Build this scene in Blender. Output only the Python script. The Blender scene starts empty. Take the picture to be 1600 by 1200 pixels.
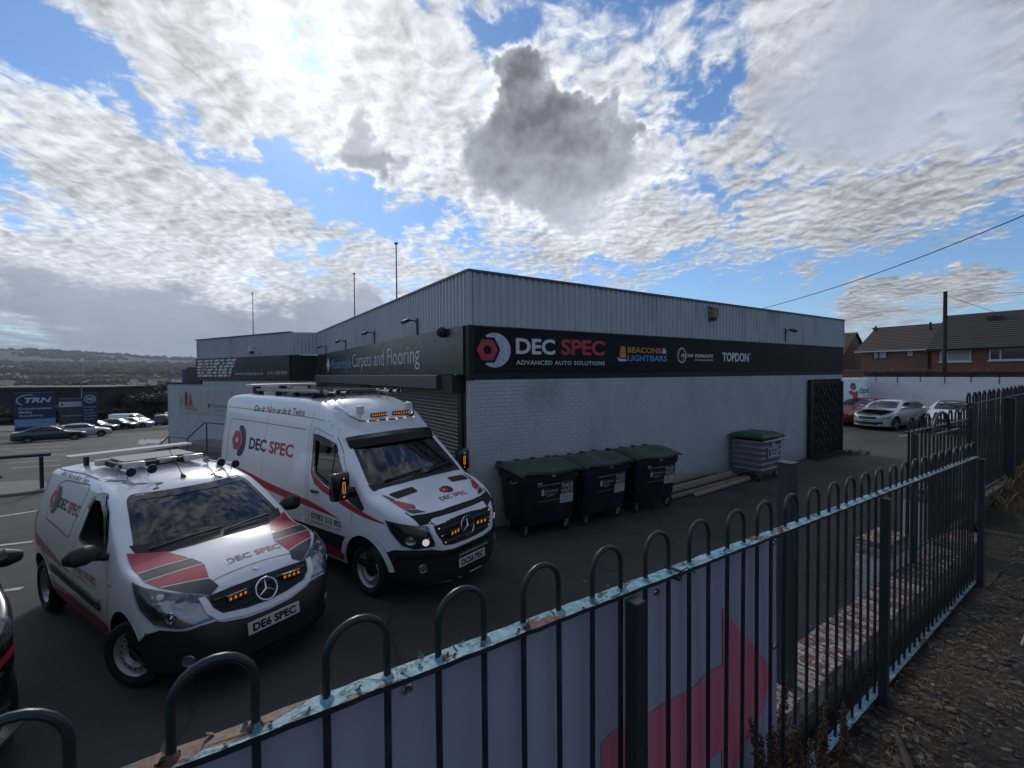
import bpy, bmesh, math, random
from mathutils import Vector, Matrix, noise as mnoise
from mathutils.bvhtree import BVHTree
R = math.radians
random.seed(7)
scene = bpy.context.scene
COL = scene.collection

# ------------------------------------------------------------------ camera
cam_d = bpy.data.cameras.new("camera")
cam_d.sensor_width = 36.0
cam_d.lens = 36.0 * 712.0 / 1600.0
cam_d.clip_start = 0.05
cam_d.clip_end = 20000
cam = bpy.data.objects.new("camera", cam_d)
COL.objects.link(cam)
EYE = Vector((0, 0, 2.95))
c_r = Vector((0.83762, -0.54621, -0.00642))
c_u = Vector((0.017634, 0.015295, 0.999728))
c_f = Vector((0.545964, 0.837508, -0.022444))
m = Matrix.Identity(4)
for i in range(3):
    m[i][0], m[i][1], m[i][2], m[i][3] = c_r[i], c_u[i], -c_f[i], EYE[i]
cam.matrix_world = m
scene.camera = cam

scene.view_settings.view_transform = 'Standard'
scene.view_settings.look = 'None'
scene.view_settings.gamma = 1.0
scene.view_settings.exposure = 0.38
scene.view_settings.use_curve_mapping = False
scene.cycles.max_bounces = 6
scene.cycles.transparent_max_bounces = 12
scene.cycles.use_denoising = True
scene.cycles.sample_clamp_indirect = 4.0

# ------------------------------------------------------------------ sun and sky
SUN = (c_f + c_r * (-320 / 712) + c_u * (515 / 712)).normalized()
sun_el = math.asin(SUN.z)
sun_az = math.atan2(SUN.x, SUN.y)
sd = bpy.data.lights.new("sun", 'SUN')
sd.energy = 1.0
sd.angle = R(9)
sd.color = (1.0, 0.95, 0.88)
so = bpy.data.objects.new("sun", sd)
COL.objects.link(so)
so.rotation_euler = SUN.to_track_quat('Z', 'Y').to_euler()
so.location = (0, 0, 60)

world = bpy.data.worlds.new("World")
scene.world = world
world.use_nodes = True


class G:
    """tiny node-graph helper"""
    def __init__(self, tree):
        self.t = tree
        self.n = tree.nodes
        self.l = tree.links

    def new(self, typ, **kw):
        nd = self.n.new(typ)
        for k, v in kw.items():
            setattr(nd, k, v)
        return nd

    def put(self, sock, v):
        if isinstance(v, bpy.types.NodeSocket):
            self.l.new(v, sock)
        else:
            sock.default_value = v

    def m(self, op, a, b=None, c=None, clamp=False):
        nd = self.new('ShaderNodeMath', operation=op, use_clamp=clamp)
        self.put(nd.inputs[0], a)
        if b is not None:
            self.put(nd.inputs[1], b)
        if c is not None:
            self.put(nd.inputs[2], c)
        return nd.outputs[0]

    def v(self, op, a, b=None):
        nd = self.new('ShaderNodeVectorMath', operation=op)
        self.put(nd.inputs[0], a)
        if b is not None:
            self.put(nd.inputs[3] if op == 'SCALE' else nd.inputs[1], b)
        return nd.outputs['Value'] if op in ('DOT_PRODUCT', 'LENGTH', 'DISTANCE') else nd.outputs[0]

    def xyz(self, x, y, z=0.0):
        nd = self.new('ShaderNodeCombineXYZ')
        for i, q in enumerate((x, y, z)):
            self.put(nd.inputs[i], q)
        return nd.outputs[0]

    def sep(self, a):
        nd = self.new('ShaderNodeSeparateXYZ')
        self.put(nd.inputs[0], a)
        return nd.outputs

    def noise(self, vec, scale, detail=4, rough=0.5, dist=0.0, lac=2.0, typ='FBM', out=0, dim='3D'):
        nd = self.new('ShaderNodeTexNoise', noise_dimensions=dim)
        try:
            nd.noise_type = typ
        except Exception:
            pass
        if vec is not None:
            self.put(nd.inputs['Vector'], vec)
        self.put(nd.inputs['Scale'], scale)
        self.put(nd.inputs['Detail'], detail)
        self.put(nd.inputs['Roughness'], rough)
        self.put(nd.inputs['Lacunarity'], lac)
        self.put(nd.inputs['Distortion'], dist)
        return nd.outputs[out]

    def vor(self, vec, scale, feature='F1', out='Distance', rnd=1.0):
        nd = self.new('ShaderNodeTexVoronoi', feature=feature)
        if vec is not None:
            self.put(nd.inputs['Vector'], vec)
        self.put(nd.inputs['Scale'], scale)
        self.put(nd.inputs['Randomness'], rnd)
        return nd.outputs[out]

    def ramp(self, x, lo, hi, a=0.0, b=1.0, smooth=True):
        nd = self.new('ShaderNodeMapRange', interpolation_type='SMOOTHSTEP' if smooth else 'LINEAR', clamp=True)
        self.put(nd.inputs[0], x)
        for i, q in enumerate((lo, hi, a, b)):
            self.put(nd.inputs[i + 1], q)
        return nd.outputs[0]

    def mix(self, f, a, b, mode='MIX'):
        nd = self.new('ShaderNodeMix', data_type='RGBA', blend_type=mode)
        self.put(nd.inputs[0], f)
        for i, q in ((6, a), (7, b)):
            if isinstance(q, (tuple, list)) and len(q) == 3:
                q = (*q, 1.0)
            self.put(nd.inputs[i], q)
        return nd.outputs[2]


def build_sky():
    g = G(world.node_tree)
    g.n.clear()
    tc = g.new('ShaderNodeTexCoord')
    d = tc.outputs['Generated']
    fh = Vector((c_f.x, c_f.y, 0)).normalized()
    rh = Vector((fh.y, -fh.x, 0))
    ff = g.v('DOT_PRODUCT', d, tuple(fh))
    fpos = g.m('MAXIMUM', ff, 0.08)
    front = g.ramp(ff, 0.08, 0.3)
    ca = g.m('DIVIDE', g.v('DOT_PRODUCT', d, tuple(rh)), fpos)
    ce = g.m('DIVIDE', g.sep(d)[2], fpos)
    # wobble for blob outlines
    wob = g.noise(d, 7.0, 5, 0.6, out=1)
    wv = g.v('SUBTRACT', wob, (0.5, 0.5, 0.5))
    wx, wy, wz = g.sep(wv)
    ca2 = g.m('ADD', ca, g.m('MULTIPLY', wx, 0.42))
    ce2 = g.m('ADD', ce, g.m('MULTIPLY', wy, 0.34))

    def blobs(lst, wobble=True):
        tot = None
        for (px, py, rx, ry, rot, w) in lst:
            a0, e0 = (px - 800) / 712, (584 - py) / 712
            x = g.m('SUBTRACT', ca2 if wobble else ca, a0)
            y = g.m('SUBTRACT', ce2 if wobble else ce, e0)
            cs, sn = math.cos(R(-rot)), math.sin(R(-rot))
            u = g.m('MULTIPLY_ADD', x, cs / (rx / 712), g.m('MULTIPLY', y, sn / (rx / 712)))
            v = g.m('MULTIPLY_ADD', y, cs / (ry / 712), g.m('MULTIPLY', x, -sn / (ry / 712)))
            r2 = g.m('MULTIPLY_ADD', u, u, g.m('MULTIPLY', v, v))
            e = g.m('POWER', 2.71828, g.m('MULTIPLY', r2, -1.0))
            e = g.m('MULTIPLY', e, w)
            tot = e if tot is None else g.m('ADD', tot, e)
        return g.m('MULTIPLY', tot, front)

    # flat cloud layer with streets running away from the viewer
    dz = g.m('ADD', g.m('MAXIMUM', g.sep(d)[2], 0.0), 0.13)
    st = (fh + rh * 0.14).normalized()
    sa = Vector((st.y, -st.x, 0))
    pu = g.m('DIVIDE', g.v('DOT_PRODUCT', d, tuple(st)), dz)
    pv = g.m('DIVIDE', g.v('DOT_PRODUCT', d, tuple(sa)), dz)
    P = g.xyz(g.m('MULTIPLY', pu, 0.42), pv, 3.7)
    P2 = g.xyz(g.m('MULTIPLY', pu, 1.0), pv, 9.1)
    P3 = g.xyz(g.m('MULTIPLY', pu, 0.72), pv, 5.3)
    wp = g.noise(P, 1.6, 3, 0.5, out=1)
    Pw = g.v('ADD', P, g.v('SCALE', g.v('SUBTRACT', wp, (0.5, 0.5, 0.5)), 0.35))
    Pm = g.v('ADD', P3, g.v('SCALE', g.v('SUBTRACT', wp, (0.5, 0.5, 0.5)), 0.35))
    n_big = g.noise(Pw, 1.25, 3, 0.5)
    n_mid = g.noise(Pm, 5.0, 5, 0.55)
    n_mid2 = g.noise(g.v('ADD', Pm, (0.05, 0.03, 0.0)), 5.0, 5, 0.55)
    P2w = g.v('ADD', P2, g.v('SCALE', g.v('SUBTRACT', g.noise(P2, 5.0, 2, 0.5, out=1), (0.5, 0.5, 0.5)), 0.12))
    n_fine = g.noise(P2w, 17.0, 6, 0.58, dist=0.2)
    n_fine2 = g.noise(g.v('ADD', P2w, (0.028, 0.016, 0.0)), 17.0, 6, 0.58, dist=0.2)
    cov = g.m('MULTIPLY_ADD', n_big, 0.8, g.m('MULTIPLY_ADD', n_mid, 0.75, g.m('MULTIPLY', n_fine, 0.66)))
    bl = blobs(SKY_COVER)
    cov = g.m('ADD', cov, bl)
    alpha = g.ramp(cov, 0.98, 1.25)
    thick = g.ramp(g.m('MULTIPLY_ADD', n_mid, 1.2, g.m('MULTIPLY_ADD', n_big, 0.6, g.m('MULTIPLY', n_fine, 0.25))), 0.75, 1.35)

    # colours (radiance), brighter round the veiled sun
    cs = g.m('MAXIMUM', g.v('DOT_PRODUCT', d, tuple(SUN)), 0.0)
    glow = g.m('POWER', cs, 9.0)
    glow_s = g.m('POWER', cs, 140.0)
    el = g.m('MAXIMUM', g.sep(d)[2], 0.0)
    rel = g.m('MULTIPLY_ADD', g.m('SUBTRACT', n_fine, n_fine2), 0.8, g.m('MULTIPLY', g.m('SUBTRACT', n_mid, n_mid2), 0.6))
    lum = g.m('ADD', 0.27, g.m('MULTIPLY', g.m('POWER', cs, 1.4), 0.33))
    lum = g.m('ADD', lum, g.m('MULTIPLY', g.m('SUBTRACT', 0.5, thick), g.m('MULTIPLY_ADD', glow, -0.08, 0.26)))
    lum = g.m('ADD', lum, rel)
    lum = g.m('MAXIMUM', lum, 0.2)
    cwhite = g.v('SCALE', (0.94, 0.995, 1.07), lum)
    # dark clouds seen from below
    dk = blobs(SKY_DARK)
    nd = g.noise(d, 10.0, 6, 0.52)
    dkf = g.m('MULTIPLY_ADD', g.m('SUBTRACT', nd, 0.5), 0.95, dk)
    dmask = g.ramp(dkf, 0.3, g.ramp(ce, 0.3, 0.55, 0.9, 0.58))
    sh = g.noise(d, 5.0, 5, 0.55)
    nd2 = g.noise(g.v('ADD', d, (0.012, 0.006, -0.012)), 10.0, 6, 0.52)
    dl = g.m('MULTIPLY_ADD', g.m('SUBTRACT', sh, 0.5), 0.34, g.ramp(ce, 0.28, 0.6, 0.38, 0.19))
    dl = g.m('MULTIPLY_ADD', g.m('SUBTRACT', nd, nd2), 0.55, dl)
    dl = g.m('ADD', dl, g.m('MULTIPLY', g.m('SUBTRACT', 1.0, g.ramp(dkf, 0.4, 1.0)), 0.16))
    dl = g.m('MAXIMUM', dl, 0.14)
    rim = g.m('MULTIPLY', g.ramp(dkf, 0.12, 0.34), 0.2)
    cwhite = g.v('SCALE', cwhite, g.m('ADD', 1.0, rim))
    alpha = g.m('MAXIMUM', alpha, g.ramp(dkf, 0.2, 0.4))
    cdark = g.v('SCALE', (0.91, 1.0, 1.13), dl)
    # soft blue-grey sheets
    sf = blobs(SKY_SOFT)
    sfm = g.ramp(g.m('MULTIPLY_ADD', g.m('SUBTRACT', n_mid, 0.5), 1.1, sf), 0.25, 0.95, 0.0, 0.9)
    sl = g.m('MULTIPLY_ADD', g.m('SUBTRACT', g.noise(d, 4.0, 5, 0.6), 0.5), 0.5, 0.42)
    low = g.ramp(el, 0.02, 0.28)
    csoft = g.v('MULTIPLY', g.v('SCALE', (0.88, 0.98, 1.18), sl), g.xyz(g.m('MULTIPLY_ADD', low, 0.38, 0.62), g.m('MULTIPLY_ADD', low, 0.36, 0.64), g.m('MULTIPLY_ADD', low, 0.33, 0.67)))

    sky = g.new('ShaderNodeTexSky', sky_type='NISHITA')
    sky.sun_disc = False
    sky.sun_elevation = sun_el
    sky.sun_rotation = sun_az
    sky.altitude = 100
    sky.air_density = 1.0
    sky.dust_density = 0.15
    sky.ozone_density = 2.0
    STR = 0.1
    blue = g.v('MULTIPLY', sky.outputs[0], (0.62, 0.79, 0.97))
    k = 1.0 / STR
    col = g.mix(alpha, blue, g.v('SCALE', cwhite, k))
    col = g.mix(sfm, col, g.v('SCALE', csoft, k))
    col = g.mix(dmask, col, g.v('SCALE', cdark, k))
    # veiled sun: bright ring with a thin, slightly iridescent hole
    core = g.ramp(cs, math.cos(R(3.6)), math.cos(R(0.6)))
    add = g.v('SCALE', (1.0, 0.965, 0.88), g.m('MULTIPLY', glow_s, 2.8))
    col = g.v('ADD', col, add)
    thin = g.m('MULTIPLY', core, g.ramp(g.noise(d, 40.0, 4, 0.6), 0.4, 0.62))
    col = g.mix(g.m('MULTIPLY', thin, 0.75), col, (5.6, 8.2, 9.6))
    bg = g.new('ShaderNodeBackground')
    g.put(bg.inputs[0], col)
    bg.inputs[1].default_value = STR
    out = g.new('ShaderNodeOutputWorld')
    g.l.new(bg.outputs[0], out.inputs[0])


# px, py, rx, ry, rotation (deg, clockwise positive on the photo), weight
SKY_COVER = [
    (100, 85, 220, 34, 31, -0.36), (390, 225, 170, 26, 34, -0.30), (60, 20, 90, 40, 20, -0.18), (480, 285, 80, 26, 8, -0.30),
    (440, 425, 90, 24, 15, -0.30), (600, 345, 60, 22, 5, -0.21), (770, 62, 55, 24, -15, -0.36),
    (1120, 140, 75, 38, -35, -0.33), (1035, 250, 28, 34, 0, -0.27), (1235, 195, 45, 25, -30, -0.18),
    (1510, 190, 120, 18, -14, -0.21), (1430, 425, 260, 30, -7, -0.33), (1250, 470, 140, 24, -5, -0.21),
    (670, 225, 60, 30, 20, -0.30), (600, 345, 110, 18, 4, -0.21), (540, 385, 90, 16, 8, -0.18), (850, 405, 120, 14, 5, -0.15), (1130, 330, 60, 16, -25, -0.21), (1180, 250, 80, 14, -35, -0.18), (1080, 400, 120, 14, -12, -0.18),
    (560, 120, 380, 110, 20, 0.34), (640, 190, 190, 60, 8, 0.45), (330, 330, 150, 50, 25, 0.3), (270, 150, 90, 34, 32, 0.25), (470, 60, 240, 70, 15, 0.25), (330, 120, 130, 60, 30, 0.3), (120, 400, 260, 70, 8, 0.3), (430, 380, 60, 26, 5, 0.25), (380, 345, 80, 24, 10, 0.25), (130, 250, 260, 75, 28, 0.32), (430, 345, 100, 34, 5, 0.3),
    (1380, 90, 300, 130, -10, 0.4), (200, 450, 340, 60, 5, 0.4), (980, 90, 200, 80, 0, 0.16),
    (1420, 310, 240, 34, -14, 0.3), (870, 270, 170, 120, 0, 0.3), (1000, 380, 220, 24, -4, 0.2),
    (1450, 470, 120, 24, 0, 0.3), (660, 400, 70, 30, 0, 0.2),
]
SKY_DARK = [
    (812, 125, 42, 44, 0, 0.75), (850, 195, 78, 62, 10, 0.8), (890, 255, 150, 64, 6, 0.9), (765, 265, 60, 42, 0, 0.65), (905, 165, 34, 34, 0, 0.4),
    (850, 318, 140, 34, 4, 0.5), (575, 240, 62, 40, 5, 0.8), (985, 215, 34, 30, 0, 0.4), (390, 415, 56, 22, 0, 0.5),
    (285, 345, 22, 20, 0, 0.35), (1500, 446, 56, 10, 0, 0.55),
]
SKY_SOFT = [
    (1420, 90, 300, 130, -8, 0.85), (1330, 190, 150, 60, -20, 0.6), (180, 480, 360, 52, 6, 0.95), (560, 500, 260, 36, 2, 0.7),
    (60, 400, 150, 50, 10, 0.45), (150, 545, 360, 30, 0, 0.8), (1560, 190, 120, 60, -20, 0.4), (1450, 300, 200, 30, -14, 0.3),
]
build_sky()

# ------------------------------------------------------------------ materials
MATS = {}


def mat(name, col, rough=0.6, metal=0.0, coat=0.0, var=0.0, vscale=3.0, bump=0.0, bscale=40.0, bdist=0.01,
        dirt=None, dirt_amt=0.0, dirt_scale=2.0, emit=None, estr=0.0, spec=0.5, trans=0.0, stretch=None, world=False, alpha=None, col2=None, c2lo=0.5, c2hi=0.6):
    if name in MATS:
        return MATS[name]
    mt = bpy.data.materials.new(name)
    mt.use_nodes = True
    g = G(mt.node_tree)
    b = g.n['Principled BSDF']
    MATS[name] = mt
    c = (*col, 1.0)
    tc = g.new('ShaderNodeTexCoord').outputs['Object']
    if world:
        tc = g.new('ShaderNodeNewGeometry').outputs['Position']
    if stretch:
        tc = g.v('MULTIPLY', tc, stretch)
    cur = c
    if col2:
        f = g.ramp(g.noise(tc, vscale, 6, 0.65), c2lo, c2hi)
        cur = g.mix(f, cur, col2)
    if var > 0:
        n = g.noise(tc, vscale, 5, 0.6)
        f = g.m('MULTIPLY_ADD', g.m('SUBTRACT', n, 0.5), 2 * var, 1.0)
        cur = g.v('SCALE', cur if not isinstance(cur, tuple) else cur[:3], f)
    if dirt_amt > 0:
        n = g.noise(tc, dirt_scale, 7, 0.7)
        f = g.ramp(n, 0.48, 0.72, 0.0, dirt_amt)
        cur = g.mix(f, cur, dirt)
    g.put(b.inputs['Base Color'], cur)
    b.inputs['Roughness'].default_value = rough
    if rough < 0.99 and (var > 0 or dirt_amt > 0):
        g.put(b.inputs['Roughness'], g.m('MULTIPLY_ADD', g.noise(tc, 6.0, 4, 0.6), 0.24, max(0.02, rough - 0.12)))
    b.inputs['Metallic'].default_value = metal
    b.inputs['Coat Weight'].default_value = coat
    b.inputs['Coat Roughness'].default_value = 0.04
    b.inputs['Specular IOR Level'].default_value = spec
    b.inputs['Transmission Weight'].default_value = trans
    if alpha is not None:
        b.inputs['Alpha'].default_value = alpha
    if emit:
        b.inputs['Emission Color'].default_value = (*emit, 1)
        b.inputs['Emission Strength'].default_value = estr
    if bump > 0:
        bp = g.new('ShaderNodeBump')
        bp.inputs['Strength'].default_value = bump
        bp.inputs['Distance'].default_value = bdist
        g.put(bp.inputs['Height'], g.noise(tc, bscale, 6, 0.65))
        g.l.new(bp.outputs[0], b.inputs['Normal'])
    return mt


def glass_mat(name, tint=(0.25, 0.3, 0.3), rough=0.01):
    """thin tinted glass: mirror reflection over a tinted see-through pane"""
    if name in MATS:
        return MATS[name]
    mt = bpy.data.materials.new(name)
    mt.use_nodes = True
    g = G(mt.node_tree)
    g.n.clear()
    tr = g.new('ShaderNodeBsdfTransparent')
    tr.inputs[0].default_value = (*tint, 1)
    gl = g.new('ShaderNodeBsdfGlossy')
    gl.inputs['Roughness'].default_value = rough
    gl.inputs['Color'].default_value = (0.95, 0.97, 1.0, 1)
    fr = g.new('ShaderNodeFresnel')
    fr.inputs[0].default_value = 1.55
    mx = g.new('ShaderNodeMixShader')
    g.l.new(g.m('MULTIPLY_ADD', fr.outputs[0], 1.1, 0.03, clamp=True), mx.inputs[0])
    g.l.new(tr.outputs[0], mx.inputs[1])
    g.l.new(gl.outputs[0], mx.inputs[2])
    o = g.new('ShaderNodeOutputMaterial')
    g.l.new(mx.outputs[0], o.inputs[0])
    MATS[name] = mt
    return mt


# ------------------------------------------------------------------ objects
def tag(o, label=None, cat=None, group=None, kind=None):
    if label:
        o['label'] = label
    if cat:
        o['category'] = cat
    if group:
        o['group'] = group
    if kind:
        o['kind'] = kind
    return o


def thing(name, label, cat, loc=(0, 0, 0), rz=0.0, group=None):
    o = bpy.data.objects.new(name, None)
    o.empty_display_size = 0.2
    COL.objects.link(o)
    o.location = loc
    o.rotation_euler = (0, 0, rz)
    return tag(o, label, cat, group)


def link(name, me, parent=None, loc=None, rot=None):
    o = bpy.data.objects.new(name, me)
    COL.objects.link(o)
    if parent is not None:
        o.parent = parent
    if loc is not None:
        o.location = loc
    if rot is not None:
        o.rotation_euler = rot
    return o


def copy_tree(o, parent=None):
    c = o.copy()
    COL.objects.link(c)
    c.parent = parent
    for ch in list(o.children):
        copy_tree(ch, c)
    return c


class MB:
    """collects shapes, then becomes one mesh"""
    def __init__(self):
        self.v = []
        self.f = []
        self.mi = []
        self.cur = 0

    def add(self, vs, fs):
        k = len(self.v)
        self.v.extend([tuple(p) for p in vs])
        self.f.extend([tuple(i + k for i in f) for f in fs])
        self.mi.extend([self.cur] * len(fs))
        return self

    def box(self, a, b, rz=0.0, piv=None):
        x0, y0, z0 = a
        x1, y1, z1 = b
        vs = [(x0, y0, z0), (x1, y0, z0), (x1, y1, z0), (x0, y1, z0), (x0, y0, z1), (x1, y0, z1), (x1, y1, z1), (x0, y1, z1)]
        if rz:
            c = Vector(piv) if piv else Vector(((x0 + x1) / 2, (y0 + y1) / 2, 0))
            M = Matrix.Rotation(rz, 3, 'Z')
            vs = [tuple(M @ (Vector(p) - c) + c) for p in vs]
        return self.add(vs, [(0, 3, 2, 1), (4, 5, 6, 7), (0, 1, 5, 4), (1, 2, 6, 5), (2, 3, 7, 6), (3, 0, 4, 7)])

    def cbox(self, c, s, M=None):
        hx, hy, hz = s[0] / 2, s[1] / 2, s[2] / 2
        vs = [Vector((sx * hx, sy * hy, sz * hz)) for sz in (-1, 1) for sx, sy in ((-1, -1), (1, -1), (1, 1), (-1, 1))]
        if M is not None:
            vs = [M @ p for p in vs]
        c = Vector(c)
        return self.add([p + c for p in vs], [(0, 3, 2, 1), (4, 5, 6, 7), (0, 1, 5, 4), (1, 2, 6, 5), (2, 3, 7, 6), (3, 0, 4, 7)])

    def tube(self, pts, r, seg=8, cap=True):
        pts = [Vector(p) for p in pts]
        n = len(pts)
        rs = r if isinstance(r, (list, tuple)) else [r] * n
        ref = Vector((0, 0, 1))
        t0 = (pts[1] - pts[0]).normalized()
        if abs(t0.dot(ref)) > 0.95:
            ref = Vector((1, 0, 0))
        u = t0.cross(ref).normalized()
        vs = []
        for i, p in enumerate(pts):
            t = (pts[min(i + 1, n - 1)] - pts[max(i - 1, 0)]).normalized()
            u = (u - t * u.dot(t))
            u = u.normalized() if u.length > 1e-6 else t.orthogonal().normalized()
            w = t.cross(u)
            for k in range(seg):
                a = 2 * math.pi * k / seg
                vs.append(p + (u * math.cos(a) + w * math.sin(a)) * rs[i])
        fs = []
        for i in range(n - 1):
            for k in range(seg):
                k2 = (k + 1) % seg
                fs.append((i * seg + k, i * seg + k2, (i + 1) * seg + k2, (i + 1) * seg + k))
        if cap:
            fs.append(tuple(range(seg))[::-1])
            fs.append(tuple((n - 1) * seg + k for k in range(seg)))
        return self.add(vs, fs)

    def lathe(self, prof, c=(0, 0, 0), axis='z', seg=24, M=None, cap=True):
        """prof: list of (radius, height along the axis)"""
        vs = []
        n = len(prof)
        for r, h in prof:
            for k in range(seg):
                a = 2 * math.pi * k / seg
                x, y = r * math.cos(a), r * math.sin(a)
                p = {'z': (x, y, h), 'y': (x, h, y), 'x': (h, x, y)}[axis]
                vs.append(p)
        if M is not None:
            vs = [M @ Vector(p) for p in vs]
        vs = [Vector(p) + Vector(c) for p in vs]
        fs = []
        for i in range(n - 1):
            for k in range(seg):
                k2 = (k + 1) % seg
                fs.append((i * seg + k, i * seg + k2, (i + 1) * seg + k2, (i + 1) * seg + k))
        if cap and prof[0][0] > 1e-5:
            fs.append(tuple(range(seg))[::-1])
        if cap and prof[-1][0] > 1e-5:
            fs.append(tuple((n - 1) * seg + k for k in range(seg)))
        return self.add(vs, fs)

    def prism(self, poly, d0, d1, plane='xz'):
        """closed polygon in a plane, extruded along the remaining axis"""
        def P(a, b, d):
            return {'xz': (a, d, b), 'xy': (a, b, d), 'yz': (d, a, b)}[plane]
        n = len(poly)
        vs = [P(a, b, d0) for a, b in poly] + [P(a, b, d1) for a, b in poly]
        fs = [tuple(range(n))[::-1], tuple(range(n, 2 * n))]
        for i in range(n):
            j = (i + 1) % n
            fs.append((i, j, n + j, n + i))
        return self.add(vs, fs)

    def quad(self, a, b, c, d):
        return self.add([a, b, c, d], [(0, 1, 2, 3)])

    def mesh(self, name, mats=None, smooth=False, fix=True, bevel=0.0, angle=35):
        me = bpy.data.meshes.new(name)
        me.from_pydata(self.v, [], self.f)
        if mats is not None:
            for x in (mats if isinstance(mats, (list, tuple)) else [mats]):
                me.materials.append(x)
        if any(self.mi):
            me.polygons.foreach_set('material_index', self.mi)
        if fix or bevel:
            bm = bmesh.new()
            bm.from_mesh(me)
            if bevel:
                bmesh.ops.remove_doubles(bm, verts=bm.verts, dist=1e-5)
                ed = [e for e in bm.edges if len(e.link_faces) == 2 and e.calc_face_angle(0) > R(25)]
                bmesh.ops.bevel(bm, geom=ed, offset=bevel, segments=2, profile=0.5, affect='EDGES', clamp_overlap=True)
            bmesh.ops.recalc_face_normals(bm, faces=bm.faces)
            bm.to_mesh(me)
            bm.free()
        if smooth:
            me.polygons.foreach_set('use_smooth', [True] * len(me.polygons))
            me.set_sharp_from_angle(angle=R(angle))
        me.update()
        return me

    def obj(self, name, mats=None, parent=None, smooth=False, bevel=0.0, fix=True, loc=None, rot=None, angle=35):
        return link(name, self.mesh(name, mats, smooth, fix, bevel, angle), parent, loc, rot)


def interp(tab, x):
    if x <= tab[0][0]:
        return tab[0][1]
    for (x0, y0), (x1, y1) in zip(tab, tab[1:]):
        if x <= x1:
            t = (x - x0) / (x1 - x0)
            return y0 + (y1 - y0) * t
    return tab[-1][1]


def sinterp(tab, x):
    """smooth monotone-ish cubic through the table"""
    n = len(tab)
    if x <= tab[0][0]:
        return tab[0][1]
    if x >= tab[-1][0]:
        return tab[-1][1]
    for i in range(n - 1):
        if x <= tab[i + 1][0]:
            break
    x0, y0 = tab[i]
    x1, y1 = tab[i + 1]
    h = x1 - x0
    s = (y1 - y0) / h

    def slope(k):
        if k == 0 or k == n - 1:
            j = min(k, n - 2)
            return (tab[j + 1][1] - tab[j][1]) / (tab[j + 1][0] - tab[j][0])
        a = (tab[k][1] - tab[k - 1][1]) / (tab[k][0] - tab[k - 1][0])
        b = (tab[k + 1][1] - tab[k][1]) / (tab[k + 1][0] - tab[k][0])
        return 0.0 if a * b <= 0 else 2 * a * b / (a + b)
    m0, m1 = slope(i), slope(i + 1)
    t = (x - x0) / h
    return (2 * t ** 3 - 3 * t * t + 1) * y0 + (t ** 3 - 2 * t * t + t) * h * m0 + (-2 * t ** 3 + 3 * t * t) * y1 + (t ** 3 - t * t) * h * m1


def text_faces(s, size=1.0, bold=0.0, shear=0.0, spacing=1.0, align='LEFT'):
    """2-D mesh of a line of lettering: (verts, faces, width)"""
    cu = bpy.data.curves.new("lettering", 'FONT')
    cu.body = s
    cu.size = size
    cu.offset = bold
    cu.shear = shear
    cu.space_character = spacing
    cu.resolution_u = 3
    cu.fill_mode = 'FRONT'
    o = bpy.data.objects.new("lettering", cu)
    COL.objects.link(o)
    dg = bpy.context.evaluated_depsgraph_get()
    me = bpy.data.meshes.new_from_object(o.evaluated_get(dg))
    vs = [(v.co.x, v.co.y) for v in me.vertices]
    fs = [tuple(p.vertices) for p in me.polygons]
    bpy.data.objects.remove(o)
    bpy.data.curves.remove(cu)
    bpy.data.meshes.remove(me)
    return vs, fs


def fit_text(s, x0, x1, y0, y1, **kw):
    """lettering stretched into the rectangle x0..x1, y0..y1"""
    vs, fs = text_faces(s, **kw)
    ax, bx = min(v[0] for v in vs), max(v[0] for v in vs)
    ay, by = min(v[1] for v in vs), max(v[1] for v in vs)
    vs = [(x0 + (v[0] - ax) / (bx - ax) * (x1 - x0), y0 + (v[1] - ay) / (by - ay) * (y1 - y0)) for v in vs]
    return vs, fs


def flat_sign(name, shapes, frame, material, parent, thick=0.004):
    """shapes: list of (verts2d, faces) put on a plane.  frame = (origin, u, v, n)"""
    o, u, v, n = [Vector(q) for q in frame]
    mb = MB()
    for vs, fs in shapes:
        mb.add([o + u * a + v * b + n * thick for a, b in vs], fs)
        k = len(vs)
    me = mb.mesh(name, material, fix=False)
    return link(name, me, parent)


def circle_pts(cx, cy, r, n=32, a0=0, a1=360, ry=None):
    ry = ry or r
    full = abs(a1 - a0) >= 360
    return [(cx + r * math.cos(R(a0 + (a1 - a0) * i / (n if full else n - 1))), cy + ry * math.sin(R(a0 + (a1 - a0) * i / (n if full else n - 1)))) for i in range(n)]


def poly(pts):
    return (list(pts), [tuple(range(len(pts)))])


def ring(outer, inner):
    n = len(outer)
    return (list(outer) + list(inner), [(i, (i + 1) % n, n + (i + 1) % n, n + i) for i in range(n)])


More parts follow.
